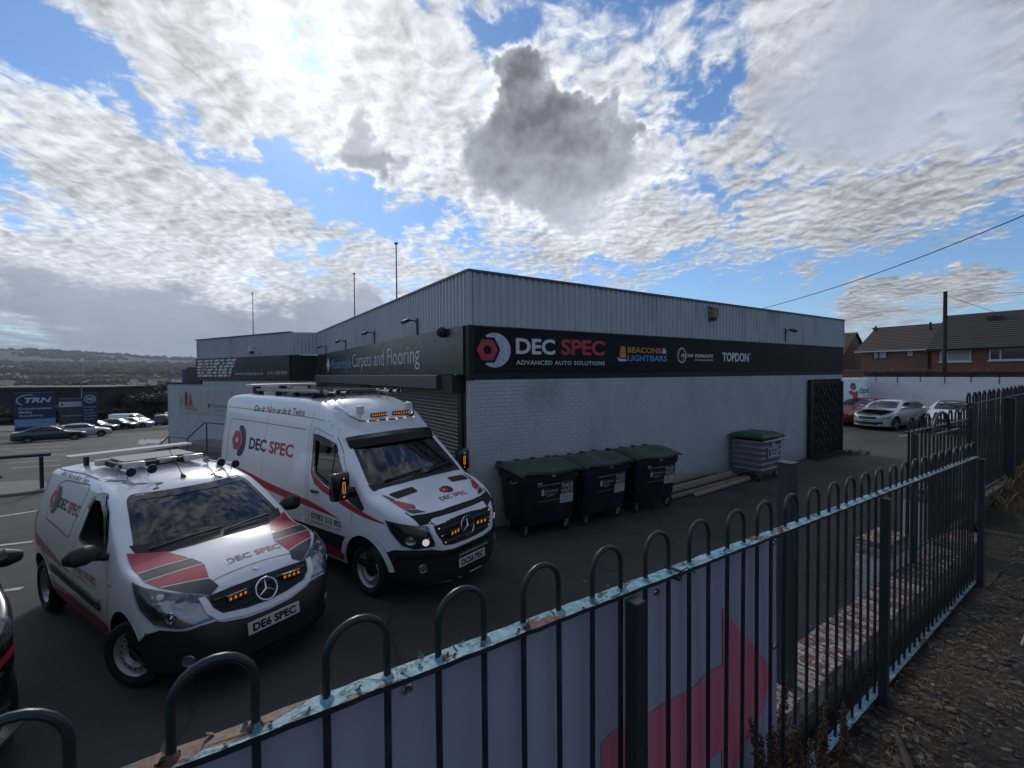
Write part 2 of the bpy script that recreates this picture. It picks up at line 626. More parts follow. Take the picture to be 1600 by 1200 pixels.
# logo of a hexagonal nut over a crescent disc, in a unit frame (nut at left)
def logo_shapes(cx, cy, s, flipx=1):
    """s = height of the disc; returns dict name -> shapes"""
    r = s / 2
    hexo = [(cx - 0.30 * s * flipx + 0.34 * s * math.cos(R(60 * k)) * flipx, cy + 0.0 + 0.34 * s * math.sin(R(60 * k))) for k in range(6)]
    hexi = [(cx - 0.30 * s * flipx + 0.11 * s * math.cos(R(60 * k)) * flipx, cy + 0.11 * s * math.sin(R(60 * k))) for k in range(6)]
    hexb = [(cx - 0.30 * s * flipx + 0.40 * s * math.cos(R(60 * k)) * flipx, cy + 0.40 * s * math.sin(R(60 * k))) for k in range(6)]
    disc = [(cx + r * 0.88 * math.cos(R(a)) * flipx, cy + r * math.sin(R(a))) for a in range(-118, 119, 8)]
    # crescent: the left side follows the nut outline
    disc += [(cx - 0.10 * s * flipx, cy + 0.36 * s), (cx + 0.10 * s * flipx, cy), (cx - 0.10 * s * flipx, cy - 0.36 * s)]
    return {'disc': [poly(disc)], 'nut': [ring(hexo, hexi)], 'border': [ring(hexb, hexo)]}


# ------------------------------------------------------------------ ground shape
GZ = [(11, 0.0), (16, -0.18), (22, -0.45), (33, -1.1), (54, -2.65), (78, -4.1), (110, -5.2), (200, -9), (500, -19), (900, -23), (1500, -10), (2000, 4), (2600, 26), (3200, 55), (4000, 60)]


def gz(x, y):
    s = y - max(0.0, x - 6) * 0.75
    return sinterp(GZ, s) if s > 11 else 0.0

# ------------------------------------------------------------------ palette
WHITE_BRICK = mat('white_brick_paint', (0.46, 0.475, 0.485), 0.55, world=True, stretch=(1, 1, 0.45), var=0.2, vscale=1.7, dirt=(0.15, 0.12, 0.11), dirt_amt=0.45, dirt_scale=0.8, bump=0.35, bscale=55, bdist=0.004)
MORTAR = mat('painted_mortar', (0.38, 0.39, 0.40), 0.8, var=0.1)
CLAD = mat('grey_cladding', (0.46, 0.49, 0.51), 0.5, metal=0.0, var=0.07, vscale=1.2, dirt=(0.12, 0.1, 0.08), dirt_amt=0.4, dirt_scale=0.9, stretch=(1, 1, 0.35))
FLASH = mat('dark_flashing', (0.07, 0.075, 0.08), 0.5, var=0.1)
SIGN_BLACK = mat('black_sign_panel', (0.0085, 0.009, 0.012), 0.45, var=0.15, vscale=0.8, spec=0.15)
SIGN_GREY = mat('charcoal_sign_panel', (0.03, 0.031, 0.036), 0.25, spec=0.35, var=0.12, vscale=0.7)
TRIM = mat('charcoal_trim', (0.016, 0.018, 0.024), 0.5, var=0.15, spec=0.25)
LET_WHITE = mat('white_lettering', (0.62, 0.64, 0.66), 0.4)
LET_RED = mat('red_lettering', (0.46, 0.028, 0.035), 0.4)
LET_BLUE = mat('blue_lettering', (0.06, 0.25, 0.48), 0.4)
LET_ORANGE = mat('orange_lettering', (0.52, 0.2, 0.05), 0.4)
DISC = mat('speckled_disc', (0.5, 0.55, 0.6), 0.4, var=0.0, col2=(0.36, 0.42, 0.5), vscale=14, c2lo=0.5, c2hi=0.54)
SLAT = mat('shutter_steel', (0.12, 0.12, 0.125), 0.38, metal=0.35, var=0.12, vscale=2)
METAL_DK = mat('dark_steel', (0.018, 0.019, 0.022), 0.5, metal=0.1, var=0.15, spec=0.3)
GALV = mat('galvanised_steel', (0.34, 0.36, 0.38), 0.42, metal=0.6, var=0.12, vscale=5)
BLACK = mat('matt_black', (0.008, 0.008, 0.009), 0.6)
CONC = mat('concrete', (0.2, 0.195, 0.185), 0.85, var=0.2, vscale=3, bump=0.4, bscale=60, bdist=0.005)


def asphalt():
    mt = bpy.data.materials.new('asphalt')
    mt.use_nodes = True
    g = G(mt.node_tree)
    b = g.n['Principled BSDF']
    p = g.new('ShaderNodeTexCoord').outputs['Object']
    big = g.noise(p, 0.35, 6, 0.6)
    mid = g.noise(p, 2.3, 6, 0.65)
    fine = g.noise(p, 130, 3, 0.7)
    st = g.vor(p, 220)
    base = g.m('MULTIPLY_ADD', g.m('SUBTRACT', big, 0.5), 0.07, 0.052)
    base = g.m('MULTIPLY_ADD', g.m('SUBTRACT', mid, 0.5), 0.03, base)
    base = g.m('MULTIPLY_ADD', g.m('SUBTRACT', fine, 0.5), 0.03, base)
    cr = g.ramp(g.vor(g.v('ADD', p, g.v('SCALE', g.noise(p, 1.5, 4, 0.6, out=1), 0.5)), 0.45, 'DISTANCE_TO_EDGE'), 0.003, 0.010, -0.02, 0.0)
    pa = g.ramp(g.noise(p, 0.22, 3, 0.4), 0.52, 0.56, 0.0, -0.016)
    base = g.m('ADD', base, g.m('ADD', cr, pa))
    base = g.m('MAXIMUM', base, 0.014)
    col = g.v('MULTIPLY', g.xyz(base, base, base), (1.03, 1.0, 0.97))
    stain = g.ramp(g.noise(p, 0.9, 5, 0.7, dist=0.8), 0.58, 0.72, 0.0, 0.65)
    col = g.mix(stain, col, (0.022, 0.021, 0.02))
    peb = g.ramp(g.vor(p, 60, out='Color'), 0.93, 0.96, 0, 0.5)
    col = g.mix(peb, col, (0.14, 0.135, 0.125))
    g.put(b.inputs['Base Color'], col)
    g.put(b.inputs['Roughness'], g.m('MULTIPLY_ADD', mid, 0.3, 0.62))
    bp = g.new('ShaderNodeBump')
    bp.inputs['Strength'].default_value = 0.6
    bp.inputs['Distance'].default_value = 0.006
    g.put(bp.inputs['Height'], g.m('ADD', st, g.m('MULTIPLY', fine, 0.7)))
    g.l.new(bp.outputs[0], b.inputs['Normal'])
    return mt


ASPHALT = asphalt()


def terrain_mat():
    mt = bpy.data.materials.new('valley_land')
    mt.use_nodes = True
    g = G(mt.node_tree)
    b = g.n['Principled BSDF']
    p = g.new('ShaderNodeTexCoord').outputs['Object']
    a = g.noise(p, 0.004, 6, 0.6)
    f = g.vor(g.v('MULTIPLY', p, (1.0, 0.55, 0.0)), 0.0035, out='Color')
    fv = g.sep(f)[0]
    tr = g.noise(p, 0.03, 6, 0.7)
    col = g.mix(g.ramp(tr, 0.45, 0.6), (0.026, 0.04, 0.026), (0.055, 0.066, 0.04))
    col = g.mix(g.ramp(fv, 0.82, 0.86, 0, 0.6), col, (0.12, 0.11, 0.065))
    col = g.mix(g.ramp(a, 0.45, 0.6, 0, 0.85), col, (0.03, 0.042, 0.022))
    g.put(b.inputs['Base Color'], col)
    b.inputs['Roughness'].default_value = 0.95
    return mt


# ------------------------------------------------------------------ ground, land and hills
def hill(x, y):
    d = math.hypot(x, y)
    ang = math.atan2(x, y)
    n = mnoise.noise(Vector((x * 0.0004, y * 0.0004, 0.3)))
    n2 = mnoise.noise(Vector((x * 0.0015, y * 0.0015, 4.3)))
    t = max(0.0, min(1.0, (d - 3300) / 2600))
    t = t * t * (3 - 2 * t)
    w = 100 + 72 * max(0.0, min(1.0, (R(0) - ang) / R(13))) + 30 * n
    return t * (w + 22 * n2)


def build_land():
    vs, fs = [], []
    rr = [0, 30, 60, 90, 130, 180, 260, 380, 540, 760, 1050, 1400, 1800, 2300, 2700, 3000, 3300, 3600, 3900, 4200, 4500, 4800, 5200, 6000, 7500, 10000]
    na = 144
    for r in rr:
        for k in range(na):
            a = 2 * math.pi * k / na
            x, y = r * math.sin(a), r * math.cos(a)
            s = max(y * 1.0 - max(0, x - 6) * 0.75, 0)
            z = gz(x, y) if r < 3000 else sinterp(GZ, min(max(y - max(0, x - 6) * 0.75, 0), 4000))
            vs.append((x, y, z - 0.12 + hill(x, y)))
    for i in range(len(rr) - 1):
        for k in range(na):
            k2 = (k + 1) % na
            fs.append((i * na + k, i * na + k2, (i + 1) * na + k2, (i + 1) * na + k))
    mb = MB()
    mb.add(vs, fs)
    o = mb.obj('land', terrain_mat(), smooth=True, fix=False)
    tag(o, kind='structure')
    # car park sheet
    mb = MB()
    xs = [-60, -40, -30, -24, -18, -14, -10, -7, -4, -2, 0, 2, 4, 8, 14, 20, 26, 33, 40, 60]
    ys = [1.22, 4, 8, 11, 12.5, 14, 16, 18, 20, 23, 27, 32, 38, 45, 54, 62, 70, 78, 90]
    nx = len(xs)
    vs = [(x, y, gz(x, y)) for y in ys for x in xs]
    fs = [(j * nx + i, j * nx + i + 1, (j + 1) * nx + i + 1, (j + 1) * nx + i) for j in range(len(ys) - 1) for i in range(nx - 1)]
    mb.add(vs, fs)
    tag(mb.obj('car_park', ASPHALT, smooth=True, fix=False), kind='structure')


build_land()

PAINT_LINE = mat('worn_white_road_paint', (0.5, 0.5, 0.48), 0.7, dirt=(0.07, 0.07, 0.065), dirt_amt=0.95, dirt_scale=3.0)
mb = MB()
for (x0, y0, x1, y1) in [(-13.81, 50.97, -9.3, 48.65), (-12.5, 45.4, -8.31, 42.4), (-9.89, 38.37, -7.45, 36.63), (-8.35, 32.81, -6.4, 31.9), (-7.6, 28.6, -5.9, 28.3),
                         (-6.8, 25.9, -5.3, 25.4), (-4.4, 14.4, -3.4, 14.7), (-3.7, 11.7, -2.8, 11.55), (-3.0, 9.2, -2.3, 9.0), (26.0, 7.7, 28.0, 7.2)]:
    a, b = Vector((x0, y0, gz(x0, y0) + 0.006)), Vector((x1, y1, gz(x1, y1) + 0.006))
    t = (b - a).normalized()
    n = Vector((-t.y, t.x, 0)) * 0.05
    mb.quad(a - n, b - n, b + n, a + n)
tag(mb.obj('parking_markings', PAINT_LINE, fix=False), kind='structure')

# ------------------------------------------------------------------ the warehouse
X0, X1, Y0, Y1 = 3.94, 19.52, 7.471, 21.9
ZB, ZS, ZT = 2.84, 3.85, 4.83
bld = thing('warehouse', 'low commercial unit with ribbed grey parapet over white painted brick wall', 'building', (X0, Y0, 0))
OFF = Vector((X0, Y0, 0))


def rel(o, root):
    """keeps an object built in world coordinates where it is, under a root that has moved"""
    o.parent = root
    o.matrix_parent_inverse = Matrix.Translation(-Vector(root.location)) if not root.rotation_euler.z else (Matrix.Translation(root.location) @ Matrix.Rotation(root.rotation_euler.z, 4, 'Z')).inverted()
    return o


# core of the wall behind the brick skin (brick face proud of it)
mb = MB()
mb.box((X0 + 0.012, Y0 + 0.006, 0), (X1 - 0.012, Y0 + 0.15, ZB))
mb.box((X1 - 0.162, Y0 + 0.152, 0), (X1 - 0.012, Y1, ZB))
wall = rel(mb.obj('wall', MORTAR), bld)

brick_meshes = []
for q in range(3):
    b = MB()
    w, h, d = 0.215, 0.065, 0.02
    e = 0.004
    vs = [(0, d, 0), (w, d, 0), (w, d, h), (0, d, h), (e, 0, e), (w - e, 0, e), (w - e, 0, h - e), (e, 0, h - e)]
    b.add(vs, [(4, 5, 6, 7), (0, 1, 5, 4), (1, 2, 6, 5), (2, 3, 7, 6), (3, 0, 4, 7)])
    brick_meshes.append(b.mesh('brick', WHITE_BRICK))
rest = MB()
nb = 0
rb = random.Random(3)
for c in range(38):
    z = 0.006 + c * 0.0747
    x = X0 + (0.0 if c % 2 else 0.1125)
    if c % 2 == 0:
        rest.box((X0, Y0, z), (X0 + 0.1025, Y0 + 0.02, z + 0.065))
    while x + 0.215 < X1:
        dy = rb.uniform(-0.002, 0.002)
        if 4.0 <= x <= 7.0 and c >= 14 and nb < 290:
            o = link('brick', rb.choice(brick_meshes), None, (x, Y0 + dy, z))
            rel(o, bld)
            o.parent = wall
            o.matrix_parent_inverse = Matrix.Identity(4)
            nb += 1
        else:
            w, h, d, e = 0.215, 0.065, 0.02, 0.004
            rest.add([(x + a, Y0 + dy + b_, z + cc) for a, b_, cc in [(0, d, 0), (w, d, 0), (w, d, h), (0, d, h), (e, 0, e), (w - e, 0, e), (w - e, 0, h - e), (e, 0, h - e)]],
                     [(4, 5, 6, 7), (0, 1, 5, 4), (1, 2, 6, 5), (2, 3, 7, 6), (3, 0, 4, 7)])
        x += 0.225
    # the two ends of the wall
    for yy in range(2):
        rest.box((X0, Y0 + 0.021 + yy * 0.07, z), (X0 + 0.011, Y0 + 0.021 + yy * 0.07 + 0.062, z + 0.065))
ro = rest.obj('brick_courses', WHITE_BRICK)
tag(ro, kind='stuff')
ro.parent = wall


def ribbed(p0, p1, z0, z1, name, pitch=0.155, depth=0.035, flip=1):
    """trapezoid ribbed sheet from p0 to p1 (plan), outward normal to the right of the run when flip=1"""
    a, b = Vector((*p0, 0)), Vector((*p1, 0))
    t = (b - a)
    L = t.length
    t.normalize()
    n = Vector((t.y, -t.x, 0)) * flip
    prof = []
    s = 0.0
    while s < L:
        for ds, dd in ((0, 0), (0.4, 0), (0.55, 1), (0.85, 1)):
            ss = s + ds * pitch
            if ss <= L:
                prof.append((ss, dd * depth))
        s += pitch
    prof.append((L, 0))
    mb = MB()
    k = len(prof)
    vs = [a + t * s + n * d + Vector((0, 0, z0)) for s, d in prof] + [a + t * s + n * d + Vector((0, 0, z1)) for s, d in prof]
    mb.add(vs, [(i, i + 1, k + i + 1, k + i) for i in range(k - 1)])
    return mb.obj(name, CLAD, fix=False)


W0, W1 = Vector((2.85, 22.4, 0)), Vector((-0.80, 29.92, 0))
WD = (W1 - W0).normalized()
WN = Vector((-WD.y, WD.x, 0))      # towards the viewer
ZC = ZS + 0.004
c1 = ribbed((X0, Y0), (X1, Y0), ZC, ZT, 'cladding')
rel(c1, bld)
c2 = ribbed((X0, 22.0), (X0, Y0), ZC, ZT, 'cladding')
rel(c2, bld)
mb = MB()
mb.box((X0 - 0.05, Y0 - 0.05, ZT), (X1 + 0.05, Y0 + 0.12, ZT + 0.045))
mb.box((X0 - 0.05, Y0 + 0.122, ZT), (X0 + 0.12, 21.95, ZT + 0.045))
mb.box((X1 - 0.12, Y0 + 0.122, ZT), (X1 + 0.05, 40, ZT + 0.045))
rel(mb.obj('parapet_cap', FLASH), bld)
mb = MB()
for px, py in ((X0, Y0), (X1, Y0)):
    mb.box((px - 0.035, py - 0.04, ZC), (px + 0.035, py - 0.036 + 0.03, ZT - 0.002))
mb.box((X0 - 0.042, Y0 - 0.005, ZC), (X0 - 0.037, Y0 + 0.03, ZT - 0.002))
rel(mb.obj('corner_flashing', CLAD), bld)
mb = MB()
mb.box((X0 + 0.03, Y0 + 0.13, 4.6), (X1 - 0.03, 40, 4.66))
rel(mb.obj('roof', mat('roof_felt', (0.08, 0.08, 0.085), 0.9, var=0.2)), bld)
mb = MB()
mb.box((X1 - 0.01, Y0 + 0.06, ZC), (X1 + 0.03, 40, ZT - 0.002))
mb.box((X1 - 0.01, Y0 + 0.16, 0), (X1 + 0.0, 40, ZC - 0.004))
mb.box((4.2, 39.8, 0), (X1 - 0.2, 40, 4.55))
rel(mb.obj('side_wall', MORTAR), bld)
# left-hand facade behind the shutters
mb = MB()
mb.box((4.12, Y0 + 0.2, 0), (4.3, 22.0, ZB))
mb.box((4.0, 14.3, 0), (4.118, 15.2, 2.6))
mb.box((4.0, 21.0, 0), (4.118, 22.3, 2.6))
rel(mb.obj('shopfront_wall', mat('dark_painted_wall', (0.05, 0.052, 0.058), 0.6, var=0.15)), bld)
mb = MB()
mb.box((X0 - 0.012, Y0 + 0.0, ZB), (X1 + 0.005, Y0 + 0.16, ZB + 0.13))
rel(mb.obj('wall_trim', TRIM), bld)
mb = MB()
mb.box((X0 - 0.01, Y0 + 0.163, 0), (4.1, 7.74, 2.6))
rel(mb.obj('door_post', METAL_DK), bld)
mb = MB()
mb.box((3.9, 7.742, 0), (4.1, 7.9, 2.6))
rel(mb.obj('guide_rail', TRIM), bld)

# shutters
def shutter(y0, y1, label):
    t = thing('roller_shutter', label, 'shutter', (4.05, y0, 0))
    pro = []
    for k in range(7):
        a = R(-90 + 30 * k)
        pro.append((-0.022 * math.cos(a), 0.03 * math.sin(a) + 0.032))
    L = y1 - y0
    b = MB()
    n = len(pro)
    b.add([(x, 0, z) for x, z in pro] + [(x, L, z) for x, z in pro], [(i, i + 1, n + i + 1, n + i) for i in range(n - 1)])
    b.box((-0.004, 0, 0.062), (0.004, L, 0.076))
    me = b.mesh('slat', SLAT, smooth=True)
    z = 0.1
    while z < 2.6:
        link('slat', me, t, (0, 0, z))
        z += 0.0765
    b = MB()
    b.box((-0.03, 0, 0.0), (0.02, L, 0.098))
    b.obj('bottom_bar', METAL_DK, t)


shutter(7.91, 14.3, 'grey roller shutter with horizontal slats behind the high roof van')
shutter(15.2, 21.0, 'second roller shutter deeper along the shop front past the high roof van')
mb = MB()
mb.box((3.62, 8.28, 2.66), (4.1, 21.3, 2.925))
t = mb.obj('shutter_hood', mat('charcoal_hood', (0.05, 0.052, 0.06), 0.4, var=0.15), bevel=0.01)
tag(t, 'long charcoal shutter housing projecting under the carpet shop sign', 'shutter box')
mb = MB()
mb.box((3.62, 8.285, 2.9255), (3.66, 21.3, 2.938))
o = mb.obj('chipped_edge', mat('chipped_paint', (0.55, 0.55, 0.56), 0.7, dirt=(0.05, 0.05, 0.055), dirt_amt=1.0, dirt_scale=4))
o.parent = t
mb = MB()
mb.box((3.7, 7.72, 2.6), (4.1, 8.275, 2.93))
rel(mb.obj('bracket_box', BLACK), bld)

# ------------------------------------------------------------------ fascia sign over the brick wall
sg = thing('fascia_sign', 'long black fascia sign with red hexagon nut logo and DEC SPEC lettering', 'sign', (X0, Y0, ZB))
mb = MB()
mb.box((X0 - 0.004, Y0 - 0.012, ZB + 0.132), (X1, Y0 + 0.06, ZS))
rel(mb.obj('panel', SIGN_BLACK), sg)
mb = MB()
mb.box((X0 - 0.03, Y0 - 0.02, ZB - 0.01), (X0 + 0.08, Y0 - 0.0125, ZS))
mb.box((X0 - 0.03, Y0 - 0.0119, ZB - 0.01), (X0 - 0.0045, Y0 + 0.12, ZS))
mb.box((X0 + 0.081, Y0 - 0.03, ZS - 0.03), (X1, Y0 - 0.0125, ZS))
rel(mb.obj('frame', TRIM), sg)
FR = ((0, Y0 - 0.0125, 0), (1, 0, 0), (0, 0, 1), (0, -1, 0))


def put(name, shapes, m_, par, frame=FR, th=0.004):
    return rel(flat_sign(name, shapes, frame, m_, None, th), par)


hx, hz = 4.312, 3.402
hexo = [(hx + 0.235 * math.cos(R(60 * k)), hz + 0.225 * math.sin(R(60 * k))) for k in range(6)]
cr = [(4.475 + 0.355 * math.cos(R(a)), hz + 0.33 * math.sin(R(a))) for a in range(-128, 129, 6)]
cr += [(4.30, hz + 0.24), (4.47, hz + 0.24), (4.60, hz), (4.47, hz - 0.24), (4.30, hz - 0.24)]
put('logo_disc', [poly(cr)], DISC, sg)
put('logo_nut', [ring(circle_pts(hx, hz, 0.085, 24), [hexo[0]] * 0 + [(hx + 0.235 * max(abs(math.cos(R(15 * k))), 0) * 0, hz) for k in range(24)])] if False else
    [ring([(hx + (0.2038 / max(0.866, math.cos(R(((15 * k + 30) % 60) - 30)))) * 1.13 * math.cos(R(15 * k)), hz + (0.2038 / max(0.866, math.cos(R(((15 * k + 30) % 60) - 30)))) * 1.1 * math.sin(R(15 * k))) for k in range(24)] if False else
          [Vector(hexo[k // 4]).lerp(Vector(hexo[(k // 4 + 1) % 6]), (k % 4) / 4)[:] for k in range(24)], circle_pts(hx, hz, 0.085, 24))], LET_RED, sg, th=0.006)
put('lettering', [fit_text('DEC', 4.957, 5.936, 3.335, 3.655, bold=0.03)], LET_WHITE, sg)
put('lettering', [fit_text('SPEC', 6.095, 7.352, 3.34, 3.675, bold=0.03)], LET_RED, sg)
put('lettering', [fit_text('ADVANCED AUTO SOLUTIONS', 4.96, 7.355, 3.128, 3.215, bold=0.012, spacing=1.12)], LET_WHITE, sg)
put('lettering', [fit_text('BEACONS', 8.088, 9.28, 3.425, 3.56, bold=0.03)], LET_ORANGE, sg)
put('lettering', [fit_text('&', 9.31, 9.49, 3.425, 3.565, bold=0.03)], LET_WHITE, sg)
put('lettering', [fit_text('LIGHTBARS', 8.088, 9.504, 3.232, 3.375, bold=0.03)], LET_BLUE, sg)
put('logo_beacon', [poly([(7.83, 3.30), (8.04, 3.30), (8.02, 3.53), (7.99, 3.57), (7.88, 3.57), (7.85, 3.53)])], LET_ORANGE, sg)
put('logo_beacon_base', [poly([(7.76, 3.33), (7.81, 3.28), (8.04, 3.27), (8.06, 3.23), (7.83, 3.22), (7.77, 3.26)])], LET_WHITE, sg, th=0.006)
put('logo_dial', [ring(circle_pts(10.09, 3.395, 0.175, 32, ry=0.2), circle_pts(10.09, 3.395, 0.15, 32, ry=0.172))], LET_WHITE, sg)
put('logo_dial_tick', [poly([(10.09 + 0.1 * math.cos(a) - 0.012, 3.395 + 0.12 * math.sin(a) - 0.02), (10.09 + 0.13 * math.cos(a) + 0.01, 3.395 + 0.15 * math.sin(a)), (10.09 + 0.1 * math.cos(a) + 0.012, 3.395 + 0.12 * math.sin(a) + 0.02)]) for a in [R(q) for q in range(40, 330, 36)]], LET_WHITE, sg)
put('lettering', [fit_text('ROM REMAPS', 10.06, 11.44, 3.348, 3.44, bold=0.02, shear=0.25)], LET_WHITE, sg, th=0.006)
put('lettering', [fit_text('THE TUNING EXPERTS', 10.62, 11.44, 3.262, 3.305, bold=0.02, shear=0.25)], LET_WHITE, sg)
put('lettering', [fit_text('TOPDON', 11.88, 13.2, 3.253, 3.51, bold=0.03)], LET_WHITE, sg)
put('lettering', [ring(circle_pts(13.27, 3.49, 0.03, 12), circle_pts(13.27, 3.49, 0.02, 12))], LET_WHITE, sg)

# ------------------------------------------------------------------ carpet shop sign on the other side
sl = thing('fascia_sign', 'charcoal fascia sign reading Carpets and Flooring in thin white letters', 'sign', (X0, 14, ZB))
mb = MB()
mb.box((X0 - 0.06, 7.62, 2.945), (X0 + 0.06, 21.9, ZS))
rel(mb.obj('panel', SIGN_GREY), sl)
FL = ((X0 - 0.0605, 0, 0), (0, -1, 0), (0, 0, 1), (-1, 0, 0))
put('lettering', [fit_text('Carpets and Flooring', -15.74, -9.76, 3.06, 3.64, bold=-0.006)], LET_WHITE, sl, FL)
put('lettering', [fit_text('Floorstyle', -19.0, -15.9, 3.06, 3.56, bold=0.01)], LET_BLUE, sl, FL)
put('logo_diamond', [poly([(-19.95, 3.36), (-19.62, 3.08), (-19.3, 3.36), (-19.62, 3.67)])], LET_WHITE, sl, FL)
put('logo_diamond_edge', [poly([(-20.1, 3.36), (-19.75, 3.06), (-19.68, 3.06), (-20.0, 3.36), (-19.68, 3.69), (-19.75, 3.69)])], LET_BLUE, sl, FL)

# flood lights on stalks along the carpet sign, and others
def floodlight(loc, rz, label, group=None, sc=0.6):
    t = thing('floodlight', label, 'light', loc, rz, group)
    t.scale = (sc, 1, 1)
    b = MB()
    b.box((-0.03, -0.03, -0.32), (0.0, 0.03, 0.1))
    b.tube([(-0.01, 0, 0.02), (-0.2, 0, 0.05), (-0.42, 0, 0.03)], 0.016, 8)
    b.obj('bracket', METAL_DK, t)
    b = MB()
    b.cbox((-0.48, 0, 0.02), (0.16, 0.34, 0.07), Matrix.Rotation(R(-18), 3, 'Y'))
    b.obj('lamp_head', BLACK, t, bevel=0.012)
    b = MB()
    b.cbox((-0.46, 0, -0.02), (0.12, 0.28, 0.012), Matrix.Rotation(R(-18), 3, 'Y'))
    b.obj('lens', mat('lamp_lens', (0.3, 0.31, 0.32), 0.15), t)


for i, (yy, zz) in enumerate([(9.93, 4.13), (13.26, 4.12), (16.74, 4.1), (20.12, 4.08)]):
    floodlight((X0 - 0.04, yy, zz), 0, ['floodlight on the ribbed parapet nearest the building corner', 'second floodlight from the corner above the carpet sign',
               'third floodlight from the corner above the carpet sign', 'floodlight farthest from the corner above the carpet sign'][i], 'floodlights above the carpet sign')
floodlight((15.26, Y0 - 0.04, 4.24), R(90), 'small black floodlight on the parapet above the metal gate', None, 0.5)
b = MB()
b.lathe([(0.0, 0), (0.1, 0.0), (0.11, 0.05), (0.07, 0.13), (0.0, 0.16)], (0, 0, 0), 'x', 16)
o = b.obj('bulkhead_lamp', BLACK, smooth=True, loc=(X0 - 0.062, 8.45, 3.79), rot=(0, 0, R(180)))
tag(o, 'round black bulkhead lamp on the charcoal sign near the corner', 'light')
t = thing('nest_box', 'small wooden bird box fixed high on the ribbed parapet', 'bird box', (11.28, Y0 - 0.05, 4.42))
WOOD = mat('weathered_wood', (0.3, 0.2, 0.11), 0.8, var=0.25, vscale=6, stretch=(1, 1, 0.2))
b = MB()
b.box((-0.11, -0.16, 0.0), (0.11, 0.0, 0.24))
b.obj('box', WOOD, t)
b = MB()
b.prism([(-0.2, 0.24), (0.01, 0.31), (0.01, 0.33), (-0.2, 0.26)], -0.13, 0.13, 'yz')
b.obj('lid', WOOD, t)
b = MB()
b.box((-0.07, -0.13, -0.07), (0.07, -0.02, -0.001))
b.obj('base', mat('dark_wood', (0.09, 0.06, 0.04), 0.85), t)

# flag poles on the roof
POLE = mat('pole_metal', (0.2, 0.21, 0.22), 0.5, metal=0.4)
for (x, y, z0, z1, lab) in [(X0 + 0.06, 11.6, 4.5, 6.33, 'tallest slim mast on the roof nearest the building corner'), (X0 + 0.06, 15.85, 4.5, 6.34, 'middle slim mast standing on the roof behind the carpet sign'),
                            (1.65, 26.2, 4.5, 7.05, 'far slim mast standing on the roof of the angled wing')]:
    t = thing('roof_mast', lab, 'mast', (x, y, z0), 0, 'slim masts along the roof edge')
    b = MB()
    b.tube([(0, 0, 0), (0, 0, z1 - z0)], [0.022, 0.016], 8)
    b.obj('pole', POLE, t)
    b = MB()
    b.tube([(0, 0, z1 - z0), (0, 0, z1 - z0 + 0.04)], 0.05, 8)
    b.obj('cap', POLE, t)

# ------------------------------------------------------------------ concertina gate in the brick wall
t = thing('folding_gate', 'tall black folding metal lattice gate at the far end of the brick wall', 'gate', (16.9, Y0 - 0.09, 0))
b = MB()
b.box((-0.12, -0.05, 0), (0.08, 0.05, 2.68))
b.obj('post', METAL_DK, t)
b = MB()
b.box((2.28, -0.04, 0.05), (2.38, 0.04, 2.6))
b.obj('post', METAL_DK, t)
b = MB()
b.box((0.081, -0.03, 2.56), (2.279, 0.03, 2.61))
b.obj('top_rail', METAL_DK, t)
b = MB()
b.box((0.081, -0.03, 0.08), (2.279, 0.03, 0.12))
b.obj('bottom_rail', METAL_DK, t)
wob = MB()
pts = []
rg = random.Random(5)
for k in range(19):
    b = MB()
    ph = rg.uniform(0, 6)
    b.tube([(0.004 * math.sin(ph), 0, 0.0)] + [(0.022 * math.sin(ph + 2.4 * q), 0, 0.02 + q * 0.15) for q in range(17)] + [(0, 0, 2.62)], 0.024, 6)
    b.obj('lattice_bar', mat('black_lattice', (0.02, 0.021, 0.025), 0.45, metal=0.3), t, loc=(0.16 + k * 0.113, 0, 0.07))

# ------------------------------------------------------------------ angled wing
wg = thing('shop_wing', 'angled shop wing with ribbed grey parapet and white lower wall', 'building', W0)
c = ribbed(W1.xy, W0.xy, ZC, ZT + 0.03, 'cladding')
rel(c, wg)
c = ribbed(W0.xy, (X0, 22.0), ZC, ZT + 0.03, 'cladding')
rel(c, wg)


def wbox(s0, s1, d0, d1, z0, z1, mb):
    """box along the wing wall: s along, d outwards"""
    p = [W0 + WD * s + WN * d for s, d in ((s0, d0), (s1, d0), (s1, d1), (s0, d1))]
    vs = [(q.x, q.y, z0) for q in p] + [(q.x, q.y, z1) for q in p]
    mb.add(vs, [(0, 3, 2, 1), (4, 5, 6, 7), (0, 1, 5, 4), (1, 2, 6, 5), (2, 3, 7, 6), (3, 0, 4, 7)])
    return mb


WWALL = mat('white_render', (0.46, 0.48, 0.50), 0.7, var=0.08, vscale=1.5, dirt=(0.2, 0.19, 0.18), dirt_amt=0.35, dirt_scale=1.5)
b = MB()
wbox(0.0, 7.8, -0.4, 0.0, -1.6, 2.69, b)
wbox(7.801, 11.75, -2.6, 0.0, -1.8, 2.5, b)
b.box((2.9, 22.42, -1), (3.9, 22.6, 2.69))
rel(b.obj('wall', WWALL), wg)
b = MB()
wbox(7.81, 11.85, -2.7, 0.06, 2.501, 2.6, b)
rel(b.obj('coping', TRIM), wg)
b = MB()
wbox(-0.02, 8.37, -0.1, 0.07, ZT + 0.03, ZT + 0.07, b)
rel(b.obj('parapet_cap', FLASH), wg)
b = MB()
wbox(0.1, 8.3, -6, -0.1, 4.55, 4.6, b)
wbox(8.25, 8.36, -6, -0.11, 2.6, 4.55, b)
rel(b.obj('roof', MATS['roof_felt']), wg)
qz = 0.0
